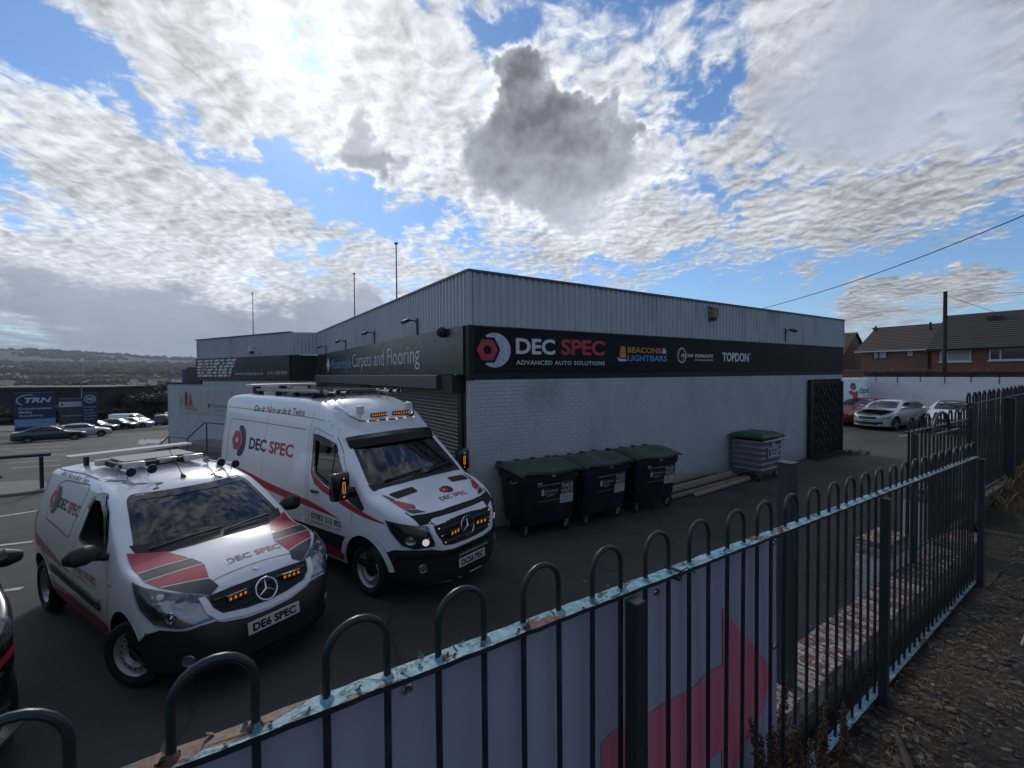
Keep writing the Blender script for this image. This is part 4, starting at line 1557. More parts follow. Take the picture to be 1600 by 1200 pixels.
AMBER = mat('lit_amber_led', (0.5, 0.2, 0.03), 0.3, emit=(1.0, 0.33, 0.05), estr=0.4)
AMBDIM = mat('amber_lens', (0.16, 0.06, 0.015), 0.2, emit=(1.0, 0.28, 0.04), estr=0.05)
LEDW = mat('lit_white_led', (0.7, 0.7, 0.7), 0.2, emit=(1.0, 0.97, 0.88), estr=0.3)
PLATE = mat('number_plate', (0.55, 0.56, 0.57), 0.35)
GLASS_WS = glass_mat('windscreen_glass', (0.62, 0.68, 0.68))
GLASS_SD = glass_mat('side_glass', (0.4, 0.43, 0.44))
LENS = glass_mat('lamp_lens_clear', (0.85, 0.87, 0.9))
SIDE, SIDEL, FRONT, TOPP, REAR = 'side', 'sidel', 'front', 'top', 'rear'
SOLID_DARK_GLASS = mat('dark_car_glass', (0.012, 0.014, 0.016), 0.04, coat=0.3)


class Body:
    def __init__(self, top, B, x0f, xf, nf, x0r, xr, nr, bot, crown, rad, stations=110, white=None):
        self.top, self.B, self.bot, self.crown, self.rad = sorted(top), B, bot, crown, rad
        self.pl = (x0f, xf, nf, x0r, xr, nr)
        xs0 = [p[0] for p in self.top]
        xs = set()
        # dense where the profile is steep
        for (xa, za), (xb, zb) in zip(self.top, self.top[1:]):
            L = math.hypot(xb - xa, zb - za)
            n = max(2, int(L / 0.045))
            for i in range(n + 1):
                xs.add(round(xa + (xb - xa) * i / n, 4))
        self.xs = sorted(xs)
        self.nside, self.narc, self.ntop = 16, 6, 9
        mb = MB()
        rows = []
        for x in self.xs:
            half = self.section(x)
            row = half + [(-y, z) for y, z in reversed(half[1:-1])]
            rows.append([(x, y, z) for y, z in row])
        k = len(rows[0])
        for r_ in rows:
            mb.v.extend(r_)
        n = len(rows)
        for i in range(n - 1):
            for j in range(k):
                j2 = (j + 1) % k
                mb.f.append((i * k + j, i * k + j2, (i + 1) * k + j2, (i + 1) * k + j))
        mb.f.append(tuple(range(k))[::-1])
        mb.f.append(tuple((n - 1) * k + j for j in range(k)))
        mb.mi = [0] * len(mb.f)
        self.mb = mb
        self.me = mb.mesh('body_shell', None, fix=True)
        self.bvh = BVHTree.FromPolygons([Vector(v) for v in mb.v], [tuple(p.vertices) for p in self.me.polygons])

    def w(self, x, z):
        x0f, xf, nf, x0r, xr, nr = self.pl
        b = sinterp(self.B, z)
        if x > x0f:
            u = min(0.995, (x - x0f) / (xf - x0f))
            b *= (1 - u ** nf) ** (1 / nf)
        elif x < x0r:
            u = min(0.995, (x0r - x) / (x0r - xr))
            b *= (1 - u ** nr) ** (1 / nr)
        return b

    def section(self, x):
        zt, zb = sinterp(self.top, x), interp(self.bot, x)
        cr, r = interp(self.crown, x), interp(self.rad, x)
        hgt = zt - zb
        cr = min(cr, hgt * 0.3)
        r = min(r, hgt * 0.3)
        pts = [(0.0, zb)]
        wb = self.w(x, zb)
        for q in (0.5, 0.85, 0.96):
            pts.append((wb * q, zb + 0.02 * max(0, q - 0.9) / 0.06))
        zc = zt - cr - r
        for i in range(self.nside):
            z = zb + 0.05 + (zc - zb - 0.05) * i / (self.nside - 1)
            pts.append((self.w(x, z), z))
        wc = pts[-1][0]
        slope = (self.w(x, zc - 0.01) - self.w(x, zc + 0.01)) / 0.02
        cx = wc - r
        wt = None
        for i in range(1, self.narc + 1):
            a = (math.pi / 2) * i / self.narc
            z = zc + r * math.sin(a)
            y = cx + r * math.cos(a) - slope * r * math.sin(a) * 0.6
            pts.append((max(y, 0.02), z))
        yc, z0 = pts[-1]
        for i in range(1, self.ntop + 1):
            t = 1 - i / self.ntop
            y = yc * t
            pts.append((y, zt - cr * (t * t) if i < self.ntop else zt))
        pts[-1] = (0.0, zt)
        return pts

    def cut(self, cutters, paint, cavmat):
        """boolean subtracts each cutter in turn; returns the finished mesh"""
        self.me.materials.clear()
        self.me.materials.append(paint)
        self.me.materials.append(cavmat)
        base = bpy.data.objects.new('shell', self.me)
        COL.objects.link(base)
        cs = []
        for c in cutters:
            cm = c.mesh('cutter', [paint, cavmat])
            for p in cm.polygons:
                p.material_index = 1
            o = bpy.data.objects.new('cutter', cm)
            COL.objects.link(o)
            cs.append(o)
            md = base.modifiers.new('cut', 'BOOLEAN')
            md.operation = 'DIFFERENCE'
            md.solver = 'EXACT'
            md.object = o
        dg = bpy.context.evaluated_depsgraph_get()
        dg.update()
        me = bpy.data.meshes.new_from_object(base.evaluated_get(dg))
        for o in cs:
            bpy.data.objects.remove(o)
        bpy.data.objects.remove(base)
        me.polygons.foreach_set('use_smooth', [True] * len(me.polygons))
        me.set_sharp_from_angle(angle=R(32))
        return me

    def frame(self, proj):
        if proj == SIDE:
            return Vector((0, -3, 0)), Vector((1, 0, 0)), Vector((0, 0, 1)), Vector((0, 1, 0))
        if proj == SIDEL:
            return Vector((0, 3, 0)), Vector((1, 0, 0)), Vector((0, 0, 1)), Vector((0, -1, 0))
        if proj == FRONT:
            return Vector((4, 0, 0)), Vector((0, 1, 0)), Vector((0, 0, 1)), Vector((-1, 0, 0))
        if proj == REAR:
            return Vector((-9, 0, 0)), Vector((0, 1, 0)), Vector((0, 0, 1)), Vector((1, 0, 0))
        if proj == TOPP:
            return Vector((0, 0, 5)), Vector((1, 0, 0)), Vector((0, 1, 0)), Vector((0, 0, -1))
        d = Vector(proj).normalized()        # outward direction, horizontal
        return d * 4, Vector((-d.y, d.x, 0)), Vector((0, 0, 1)), -d

    def to2d(self, proj, pts):
        o, u, v, d = self.frame(proj)
        return [(Vector(p).dot(u), Vector(p).dot(v)) for p in pts]

    def hit(self, proj, a, b, off=0.0):
        o, u, v, d = self.frame(proj)
        loc, nor, idx, dist = self.bvh.ray_cast(o + u * a + v * b, d)
        if loc is None:
            q = o + u * a + v * b
            # nearest surface point to the ray
            best = None
            for t in (2.5, 3.0, 3.5, 4.0, 4.5):
                r_ = self.bvh.find_nearest(q + d * t)
                if best is None or r_[3] < best[3]:
                    best = r_
            loc, nor = best[0], best[1]
        if nor.dot(d) > 0:
            nor = -nor
        return loc + nor * off, nor

    def patch(self, name, shapes, proj, off, material, parent, step=0.07, thick=0.0, smooth=True):
        if not isinstance(shapes, list):
            shapes = [shapes]
        bm = bmesh.new()
        for vs, fs in shapes:
            bv = [bm.verts.new((a, b, 0)) for a, b in vs]
            for f in fs:
                try:
                    bm.faces.new([bv[i] for i in f])
                except Exception:
                    pass
        if step:
            xs = [v.co.x for v in bm.verts]
            ys = [v.co.y for v in bm.verts]
            for ax, vals in ((0, xs), (1, ys)):
                lo, hi = min(vals), max(vals)
                k = math.floor(lo / step) + 1
                while k * step < hi - 1e-4:
                    co, no = [0, 0, 0], [0, 0, 0]
                    co[ax] = k * step
                    no[ax] = 1
                    bmesh.ops.bisect_plane(bm, geom=bm.verts[:] + bm.edges[:] + bm.faces[:], plane_co=co, plane_no=no)
                    k += 1
        nors = {}
        for v in bm.verts:
            loc, nor = self.hit(proj, v.co.x, v.co.y, off)
            v.co = loc
            nors[v.index] = nor
        d = self.frame(proj)[3]
        bm.normal_update()
        for f in bm.faces:
            if f.normal.dot(d) > 0:
                f.normal_flip()
        if thick:
            ed = [e for e in bm.edges if e.is_boundary]
            r_ = bmesh.ops.extrude_edge_only(bm, edges=ed)
            for g_ in r_['geom']:
                if isinstance(g_, bmesh.types.BMVert):
                    n_ = self.bvh.find_nearest(g_.co)[1]
                    if n_.dot(d) > 0:
                        n_ = -n_
                    g_.co -= n_ * thick
        me = bpy.data.meshes.new(name)
        bm.to_mesh(me)
        bm.free()
        me.materials.append(material)
        if smooth:
            me.polygons.foreach_set('use_smooth', [True] * len(me.polygons))
            if thick:
                me.set_sharp_from_angle(angle=R(40))
        return link(name, me, parent)

    def seam(self, name, pts, proj, material, parent, width=0.007, off=0.0015, closed=False):
        pts = [Vector((*p, 0)) for p in pts]
        dense = []
        n = len(pts)
        rngs = range(n if closed else n - 1)
        for i in rngs:
            a, b = pts[i], pts[(i + 1) % n]
            m_ = max(1, int((b - a).length / 0.08))
            for q in range(m_):
                dense.append(a.lerp(b, q / m_))
        if not closed:
            dense.append(pts[-1])
        vs, fs = [], []
        k = len(dense)
        for i, p in enumerate(dense):
            a = dense[(i - 1) % k] if (closed or i > 0) else p
            b = dense[(i + 1) % k] if (closed or i < k - 1) else p
            t = (b - a).normalized()
            nn = Vector((-t.y, t.x, 0)) * width / 2
            vs += [(p.x - nn.x, p.y - nn.y), (p.x + nn.x, p.y + nn.y)]
        for i in range(k if closed else k - 1):
            j = (i + 1) % k
            fs.append((2 * i, 2 * j, 2 * j + 1, 2 * i + 1))
        return self.patch(name, [(vs, fs)], proj, off, material, parent, step=0)


def shrink(poly_, d):
    """crude inset of a polygon towards its inside"""
    n = len(poly_)
    area = sum(poly_[i][0] * poly_[(i + 1) % n][1] - poly_[(i + 1) % n][0] * poly_[i][1] for i in range(n))
    s = 1 if area > 0 else -1
    out = []
    for i in range(n):
        p, a, b = Vector(poly_[i]), Vector(poly_[i - 1]), Vector(poly_[(i + 1) % n])
        e1, e2 = (p - a).normalized(), (b - p).normalized()
        n1, n2 = Vector((-e1.y, e1.x)) * s, Vector((-e2.y, e2.x)) * s
        m_ = n1 + n2
        m_ = m_ / max(0.35, m_.dot(n1)) if m_.length > 1e-5 else n1
        q = p + m_ * d
        out.append((q.x, q.y))
    return out


def roundpoly(pts, r, k=4):
    """rounds the corners of a polygon"""
    out = []
    n = len(pts)
    for i in range(n):
        p, a, b = Vector(pts[i]), Vector(pts[i - 1]), Vector(pts[(i + 1) % n])
        la, lb = (a - p).length, (b - p).length
        ra = min(r, la * 0.45, lb * 0.45)
        s, e = p + (a - p).normalized() * ra, p + (b - p).normalized() * ra
        for q in range(k + 1):
            t = q / k
            c = s * (1 - t) ** 2 + p * 2 * t * (1 - t) + e * t * t
            out.append((c.x, c.y))
    return out


def wheel(parent, x, y, r, wid, steer=0.0, style='steel', rimmat=None, rr=0.66, side=-1, hub=None):
    """tyre > rim > bolts; the outer face looks towards side*y"""
    b = MB()
    hw = wid / 2
    b.lathe([(r * rr, -hw * 0.72), (r * 0.80, -hw * 0.98), (r * 0.93, -hw * 0.92), (r * 0.985, -hw * 0.7), (r, -hw * 0.3), (r, hw * 0.3), (r * 0.985, hw * 0.7), (r * 0.93, hw * 0.92), (r * 0.80, hw * 0.98), (r * rr, hw * 0.72)], axis='y', seg=36, cap=False)
    t = b.obj('wheel', RUBBER, parent, smooth=True, loc=(x, y, r), rot=(0, 0, steer))
    s = side
    R0 = r * rr
    rm = rimmat or RIM
    b = MB()
    if style == 'steel':
        prof = [(R0 * 1.01, s * hw * 0.74), (R0 * 0.985, s * hw * 0.80), (R0 * 0.95, s * hw * 0.74), (R0 * 0.90, s * hw * 0.42), (R0 * 0.80, s * hw * 0.50), (R0 * 0.62, s * hw * 0.56), (R0 * 0.5, s * hw * 0.3), (R0 * 0.42, s * hw * 0.22), (0.0, s * hw * 0.2)]
        b.lathe(prof, axis='y', seg=36, cap=False)
        rim = b.obj('rim', rm, t, smooth=True, angle=50)
        vb = MB()
        for k in range(16):
            a = 2 * math.pi * k / 16
            M = Matrix.Rotation(a, 3, 'Y')
            pts = [M @ Vector((R0 * 0.045 * math.cos(q), 0, R0 * 0.73 + R0 * 0.055 * math.sin(q))) for q in [2 * math.pi * e / 10 for e in range(10)]]
            v_ = MB()
            v_.add([(p.x, s * hw * 0.56, p.z) for p in pts], [tuple(range(10))])
            v_.obj('vent_hole', BLACK, rim, fix=False)
        cb = MB()
        cb.lathe([(R0 * 0.42, s * hw * 0.23), (R0 * 0.4, s * hw * 0.4), (R0 * 0.3, s * hw * 0.52), (0.0, s * hw * 0.54)], axis='y', seg=20)
        cb.obj('hub_cap', hub or BLACK, rim, smooth=True)
    else:
        b.lathe([(R0 * 1.01, s * hw * 0.74), (R0 * 0.98, s * hw * 0.8), (R0 * 0.94, s * hw * 0.72), (R0 * 0.9, s * hw * 0.1), (0.0, s * hw * 0.05)], axis='y', seg=28, cap=False)
        rim = b.obj('rim', mat('rim_shadow_grey', (0.02, 0.02, 0.022), 0.5), t, smooth=True)
        sb = MB()
        for k in range(5):
            a = 2 * math.pi * k / 5
            M = Matrix.Rotation(a, 3, 'Y')
            for da in (-0.13, 0.13):
                p0 = M @ Vector((math.sin(da) * R0 * 0.3, 0, R0 * 0.15))
                p1 = M @ Vector((math.sin(da * 1.3) * R0 * 0.95, 0, R0 * 0.95))
                q0, q1 = Vector((p0.x, s * hw * 0.62, p0.z)), Vector((p1.x, s * hw * 0.72, p1.z))
                sb.tube([q0, q1], R0 * 0.06, 6)
        sb.lathe([(R0 * 0.24, s * hw * 0.5), (R0 * 0.22, s * hw * 0.68), (0, s * hw * 0.7)], axis='y', seg=16)
        sb.lathe([(R0 * 0.97, s * hw * 0.72), (R0 * 0.93, s * hw * 0.78), (R0 * 0.9, s * hw * 0.7)], axis='y', seg=28, cap=False)
        sb.obj('spokes', rm, rim, smooth=True)
    return t


def star_emblem(parent, c, r, nrm=(1, 0, 0), tilt=0.0):
    M = Matrix.Rotation(tilt, 3, 'Y')
    b = MB()
    b.tube([Vector((0, r * math.cos(a), r * math.sin(a))) for a in [2 * math.pi * k / 28 for k in range(29)]], r * 0.075, 6, cap=False)
    for k in range(3):
        a = R(90 + 120 * k)
        p = Vector((0, r * 0.97 * math.cos(a), r * 0.97 * math.sin(a)))
        n = Vector((0, -math.sin(a), math.cos(a))) * r * 0.13
        k0 = len(b.v)
        h = Vector((r * 0.1, 0, 0))
        inner = Vector((0, 0, 0))
        b.add([inner + n, inner - n, p, inner + h], [(0, 2, 3), (2, 1, 3), (0, 1, 2)])
    b.v = [tuple(M @ Vector(v)) for v in b.v]
    return b.obj('star_emblem', CHROME, parent, smooth=False, loc=c)


def plate(parent, c, w, h, text, tilt=0.0, rz=0.0):
    b = MB()
    b.box((0, -w / 2, -h / 2), (0.012, w / 2, h / 2))
    o = b.obj('number_plate', PLATE, parent, loc=c, rot=(0, tilt, rz), bevel=0.003)
    vs, fs = fit_text(text, -w * 0.42, w * 0.42, -h * 0.34, h * 0.34, bold=0.045)
    link('characters', MB().add([(0.0135, a, b_) for a, b_ in vs], fs).mesh('characters', BLACK, fix=False), o)
    return o


def amber_bar(parent, c, w, h, n, name='warning_light', rz=0.0, lit=True):
    b = MB()
    b.box((-0.02, -w / 2, -h / 2), (0.008, w / 2, h / 2))
    o = b.obj(name, GLOSSBLK, parent, bevel=0.004, loc=c, rot=(0, 0, rz))
    for k in range(n):
        y = -w / 2 + w * (k + 0.5) / n
        q = MB()
        q.box((0.0085, y - w / n * 0.36, -h * 0.30), (0.011, y + w / n * 0.36, h * 0.30))
        q.obj('led', AMBDIM, o)
        q = MB()
        q.box((0.0112, y - w / n * 0.16, -h * 0.14), (0.0135, y + w / n * 0.16, h * 0.2))
        q.obj('led_chip', AMBER, o)
    return o


def air_horn(parent, x, y, z, L=0.28, r=0.045, yaw=0.0):
    L, r, x = L * 1.35, r * 1.15, x - L * 0.3
    """chrome trumpet, its mouth forward"""
    b = MB()
    prof = [(0.012, 0.0), (0.012, L * 0.55), (0.018, L * 0.75), (0.03, L * 0.9), (r, L), (r * 0.93, L + 0.003), (r * 0.6, L - 0.03), (0.012, L - 0.06), (0.0, L - 0.06)]
    b.lathe(prof, axis='x', seg=18)
    o = b.obj('air_horn', CHROME, parent, smooth=True, loc=(x, y, z), rot=(0, 0, yaw), angle=60)
    q = MB()
    q.lathe([(0.0, -0.03), (0.04, -0.028), (0.042, 0.0), (0.03, 0.012), (0.012, 0.014)], axis='x', seg=16)
    q.obj('diaphragm', GALV, o, smooth=True)
    q = MB()
    q.lathe([(r * 0.86, L - 0.004), (r * 0.5, L - 0.03), (0.0, L - 0.05)], axis='x', seg=16)
    q.obj('mouth', BLACK, o, smooth=True)
    q = MB()
    q.tube([(0.01, 0, -0.01), (0.01, 0, -0.09)], 0.008, 6)
    q.tube([(L * 0.7, 0, -0.01), (L * 0.7, 0, -0.09)], 0.006, 6)
    q.obj('foot', CHROME, o)
    return o


def seat(parent, x, y, z, s=1.0):
    b = MB()
    b.box((x - 0.25, y - 0.24, z), (x + 0.25, y + 0.24, z + 0.14))
    M = Matrix.Rotation(R(-14), 3, 'Y')
    b.cbox((x - 0.28, y, z + 0.42), (0.12, 0.46, 0.62), M)
    b.cbox((x - 0.38, y, z + 0.84), (0.09, 0.26, 0.2), M)
    return b.obj('seat', SEAT, parent, bevel=0.03, smooth=True)


def steering(parent, x, y, z):
    b = MB()
    M = Matrix.Rotation(R(-55), 3, 'Y')
    b.tube([M @ Vector((0.19 * math.cos(a), 0.19 * math.sin(a), 0)) for a in [2 * math.pi * k / 24 for k in range(25)]], 0.016, 6, cap=False)
    for a in (R(90), R(210), R(330)):
        b.tube([(0, 0, 0), M @ Vector((0.19 * math.cos(a), 0.19 * math.sin(a), 0))], 0.013, 6)
    return b.obj('steering_wheel', BLACK, parent, smooth=True, loc=(x, y, z))


def grp(p, *sets):
    return [q for s in sets for q in s]

# ------------------------------------------------------------------ the large high roof van
def arch_cutter(x, y0, y1, r, zc):
    b = MB()
    b.lathe([(r, y0), (r, y1)], (x, 0, zc), 'y', 40)
    return b


def make_large_van():
    t = thing('panel_van', 'large white high roof panel van with black sun visor parked by the roller shutter', 'van', (2.53, 6.42, 0), R(-69.6), 'white livery vans in the yard')
    top = [(1.0, 0.5), (0.99, 0.6), (0.965, 0.7), (0.93, 0.85), (0.885, 1.0), (0.835, 1.085), (0.74, 1.15), (0.5, 1.265), (0.3, 1.35), (0.12, 1.42), (0.05, 1.455),
           (-0.12, 1.615), (-0.32, 1.80), (-0.52, 1.985), (-0.62, 2.075), (-0.8, 2.25), (-0.98, 2.41), (-1.2, 2.52), (-1.5, 2.59), (-2.0, 2.625), (-3.9, 2.63), (-4.3, 2.60), (-4.46, 2.52), (-4.53, 2.3), (-4.57, 1.6), (-4.6, 0.9), (-4.62, 0.5)]
    B = [(0.25, 0.9), (0.4, 0.945), (0.7, 0.975), (1.1, 0.98), (1.5, 0.965), (1.9, 0.915), (2.2, 0.875), (2.5, 0.83), (2.7, 0.79)]
    bd = Body(top, B, 0.0, 1.02, 2.7, -4.3, -4.64, 4, [(-4.62, 0.35), (-4.2, 0.28), (0.5, 0.27), (1.0, 0.25)],
              [(-4.62, 0.03), (-1.5, 0.045), (-0.9, 0.08), (-0.6, 0.10), (0.0, 0.10), (0.3, 0.06), (1.0, 0.05)], [(-4.6, 0.08), (-1.5, 0.14), (-0.8, 0.15), (0.0, 0.09), (0.3, 0.10), (1, 0.08)])
    cut = []
    for x in (0.0, -3.57):
        for s in (-1, 1):
            cut.append(arch_cutter(x, s * 0.62, s * 1.2, 0.455, 0.375))
    c = MB()
    c.prism([(-1.5, 0.55), (-0.1, 0.55), (-0.02, 1.2), (-0.08, 1.36), (-0.56, 1.86), (-0.75, 2.0), (-1.5, 2.1)], -0.83, 0.83)
    cut.append(c)
    win = roundpoly([(-1.26, 2.06), (-0.72, 1.95), (-0.30, 1.33), (-0.30, 1.245), (-0.93, 1.40), (-1.2, 1.5)], 0.07)
    c = MB()
    c.prism(win, -1.3, 1.3)
    cut.append(c)
    ws = roundpoly([(-0.86, 1.435), (0.86, 1.435), (0.74, 2.0), (-0.74, 2.0)], 0.07)
    c = MB()
    c.prism(ws, -0.75, 1.5, 'yz')
    cut.append(c)
    me = bd.cut(cut, PW, INTERIOR)
    link('body', me, t)
    P = lambda *a, **k: bd.patch(*a, **k)
    # glazing
    o = P('windscreen', poly(ws), FRONT, -0.006, GLASS_WS, t, step=0.06)
    P('frit_border', ring(ws, shrink(ws, 0.055)), FRONT, -0.004, GLOSSBLK, o, step=0.08)
    o = P('side_window', poly(win), SIDE, -0.012, GLASS_SD, t)
    P('frame', ring(shrink(win, -0.02), shrink(win, 0.028)), SIDE, 0.002, GLOSSBLK, o, step=0)
    bd.seam('divider', [(-0.765, 2.0), (-0.80, 1.33)], SIDE, GLOSSBLK, o, 0.06, -0.004)
    # wind deflector over the window
    P('wind_deflector', poly([(-1.29, 2.08), (-0.70, 1.97), (-0.76, 1.90), (-1.22, 1.99), (-1.2, 1.60), (-1.26, 1.60)]), SIDE, 0.025, mat('smoked_plastic', (0.05, 0.05, 0.055), 0.12, coat=0.5), o)
    o = P('side_window', poly(win), SIDEL, -0.012, GLASS_SD, t)
    P('frame', ring(shrink(win, -0.02), shrink(win, 0.028)), SIDEL, 0.002, GLOSSBLK, o, step=0)
    # mirror triangle
    P('mirror_base', poly([(-0.34, 1.42), (-0.31, 1.22), (-0.03, 1.14), (0.02, 1.19), (-0.2, 1.44)]), SIDE, 0.004, GLOSSBLK, t)
    # cab
    b = MB()
    b.prism([(-0.5, 0.9), (-0.05, 0.9), (-0.04, 1.3), (-0.22, 1.36), (-0.42, 1.28)], -0.82, 0.82)
    b.obj('dashboard', INTERIOR, t, bevel=0.02)
    seat(t, -0.95, -0.42, 0.92)
    seat(t, -0.95, 0.42, 0.92)
    seat(t, -0.97, 0.0, 0.92)
    steering(t, -0.52, -0.4, 1.34)
    b = MB()
    b.box((-0.30, -0.15, 1.372), (-0.28, 0.18, 1.50))
    sc = b.obj('dash_papers', mat('paper_print', (0.28, 0.33, 0.42), 0.6, col2=(0.45, 0.2, 0.18), vscale=18), t, rot=None)
    b = MB()
    b.cbox((-0.2, 0.02, 1.385), (0.2, 0.5, 0.006))
    b.obj('dash_papers', mat('pale_paper', (0.5, 0.5, 0.5), 0.7), t)
    b = MB()
    b.cbox((-0.26, -0.38, 1.40), (0.06, 0.3, 0.02))
    b.obj('dash_papers', MATS['pale_paper'], t)
    # wipers and cowl
    P('cowl', poly([(-0.06, -0.86), (0.03, -0.84), (0.09, -0.4), (0.11, 0.0), (0.09, 0.4), (0.03, 0.84), (-0.06, 0.86), (0.04, 0.4), (0.05, 0.0), (0.04, -0.4)]), TOPP, 0.004, PLASTIC, t, step=0.12)
    for y0, y1 in ((-0.62, 0.05), (0.1, 0.66)):
        pts = [bd.hit(FRONT, y0 + (y1 - y0) * q / 6, 1.47 + 0.05 * q / 6, 0.02)[0] for q in range(7)]
        b = MB()
        b.tube(pts, 0.011, 6)
        b.obj('wiper', BLACK, t)
    # bonnet
    bon = P('bonnet', poly([(0.03, -0.78), (0.3, -0.765), (0.5, -0.72), (0.74, -0.60), (0.81, -0.3), (0.825, 0.0), (0.81, 0.3), (0.74, 0.60), (0.5, 0.72), (0.3, 0.765), (0.03, 0.78), (0.10, 0.4), (0.12, 0), (0.10, -0.4)]), TOPP, 0.004, PW, t, step=0.1, thick=0.02)
    for s in (-1, 1):
        P('bonnet_vent', poly(roundpoly([(0.19, s * 0.73), (0.22, s * 0.34), (0.345, s * 0.34), (0.335, s * 0.70)], 0.03)), TOPP, 0.009, BLACK, bon, step=0.1)
    # stone guard over the nose
    P('bonnet_guard', poly([(0.58, -0.77), (0.66, -0.745), (0.73, -0.52), (0.765, -0.3), (0.77, 0), (0.765, 0.3), (0.73, 0.52), (0.66, 0.745), (0.58, 0.77), (0.8, 0.72), (0.9, 0.4), (0.915, 0.0), (0.9, -0.4), (0.8, -0.72)]), TOPP, 0.014, mat('bonnet_guard_vinyl', (0.006, 0.006, 0.008), 0.42, spec=0.25), t, step=0.08, thick=0.02)
    # grille, surround and lights
    gr = [(-0.56, 1.0), (0.56, 1.0), (0.54, 0.9), (0.44, 0.735), (0.3, 0.71), (0, 0.70), (-0.3, 0.71), (-0.44, 0.735), (-0.54, 0.9)]
    sur = shrink(gr, -0.075)
    P('grille_surround', ring(sur, gr), FRONT, 0.012, PW, t, step=0.1, thick=0.015)
    g_ = P('grille', poly(gr), FRONT, 0.004, BLACK, t, step=0.1)
    for z in (0.78, 0.86, 0.94):
        w = 0.46 + (z - 0.76) * 0.4
        pts = [bd.hit(FRONT, -w + 2 * w * q / 10, z, 0.016)[0] for q in range(11)]
        b = MB()
        b.tube(pts, 0.022, 6)
        b.obj('grille_bar', PLASTIC, g_, smooth=True)
    for y, z in ((-0.50, 0.955), (-0.475, 0.86), (-0.435, 0.775), (0.50, 0.955), (0.475, 0.86), (0.435, 0.775)):
        p = bd.hit(FRONT, y, z, 0.03)[0]
        b = MB()
        b.lathe([(0.012, 0), (0.008, 0.006), (0, 0.008)], axis='x', seg=8)
        b.obj('marker_led', LEDW if z != 0.86 else AMBER, g_, loc=p)
    p = bd.hit(FRONT, 0, 0.875, 0.035)[0]
    star_emblem(t, p, 0.125, tilt=R(-12))
    for y in (-0.265, 0.265):
        p = bd.hit(FRONT, y, 0.86, 0.045)[0]
        amber_bar(t, p, 0.2, 0.085, 3, rz=R(8 if y < 0 else -8))
    for s in (-1, 1):
        dr = (0.75, s * 0.66, 0)
        pl = bd.to2d(dr, [(0.42, s * 0.96, 1.10), (0.6, s * 0.84, 1.07), (0.84, s * 0.62, 1.02), (0.9, s * 0.60, 0.90), (0.92, s * 0.58, 0.765), (0.78, s * 0.80, 0.75), (0.66, s * 0.90, 0.80), (0.5, s * 0.95, 0.97)])
        h = P('headlight', poly(pl), dr, 0.004, mat('lamp_black', (0.02, 0.02, 0.022), 0.2, coat=0.5), t, step=0.06)
        P('reflector', poly(bd.to2d(dr, [(0.56, s * 0.88, 1.07), (0.80, s * 0.66, 1.015), (0.84, s * 0.64, 0.9), (0.72, s * 0.75, 0.93), (0.62, s * 0.84, 0.97)])), dr, 0.007, mat('lamp_chrome', (0.45, 0.45, 0.45), 0.16, metal=0.9), h, step=0.06)
        for (cx, cy, cz, r_) in ((0.72, s * 0.80, 0.88, 0.075), (0.86, s * 0.68, 0.83, 0.045)):
            q2 = bd.to2d(dr, [(cx, cy, cz)])[0]
            p, n_ = bd.hit(dr, q2[0], q2[1], 0.006)
            b = MB()
            M = n_.to_track_quat('Z', 'Y').to_matrix()
            b.lathe([(r_, 0.003), (r_ * 0.96, 0.012), (r_ * 0.8, 0.004), (r_ * 0.3, 0.002), (0.0, 0.014)], seg=20, M=M)
            b.obj('projector', CHROME if r_ > 0.05 else LEDW, h, smooth=True, loc=p)
        P('lens', poly(pl), dr, 0.018, LENS, h, step=0.06)
    # bumper
    P('bumper', poly([(-1.0, 0.24), (1.0, 0.24), (1.0, 0.72), (0.62, 0.735), (0.5, 0.69), (0.3, 0.66), (-0.3, 0.66), (-0.5, 0.69), (-0.62, 0.735), (-1.0, 0.72)]), FRONT, 0.014, PLASTIC, t, step=0.07)
    dr = (0.5, -0.87, 0)
    P('bumper_corner', poly(bd.to2d(dr, [(0.36, -0.98, 0.66), (0.56, -0.93, 0.74), (0.75, -0.84, 0.745), (0.93, -0.64, 0.73), (1.0, -0.5, 0.3), (0.40, -0.98, 0.3)])), dr, 0.015, PLASTIC, t, step=0.07)
    bd.seam('bumper_strip', [(-0.9, 0.64), (-0.7, 0.655), (-0.45, 0.62), (0.45, 0.62), (0.7, 0.655), (0.9, 0.64)], FRONT, GLOSSBLK, t, 0.05, 0.024)
    for y in (-0.70, 0.70):
        p, n_ = bd.hit(FRONT, y, 0.5, 0.018)
        b = MB()
        b.lathe([(0.06, 0), (0.05, 0.012), (0.04, 0.004), (0, 0.01)], axis='x', seg=16)
        b.obj('fog_light', mat('fog_lens', (0.2, 0.21, 0.22), 0.15, metal=0.5), t, smooth=True, loc=p, rot=(0, 0, R(28 if y > 0 else -28)))
    p = bd.hit(FRONT, 0.03, 0.46, 0.03)[0]
    plate(t, (p.x - 0.0, 0.0, 0.46), 0.52, 0.115, 'DC56 PEC', tilt=R(-4))
    b = MB()
    b.box((-0.02, -0.3, -0.02), (0.012, 0.3, 0.02))
    lb = b.obj('led_strip', PLASTIC, t, loc=(p.x + 0.002, 0.02, 0.572))
    for k in range(12):
        q = MB()
        q.box((0.0125, -0.285 + k * 0.049, -0.012), (0.016, -0.25 + k * 0.049, 0.012))
        q.obj('led', mat('unlit_led', (0.4, 0.38, 0.33), 0.2), lb)
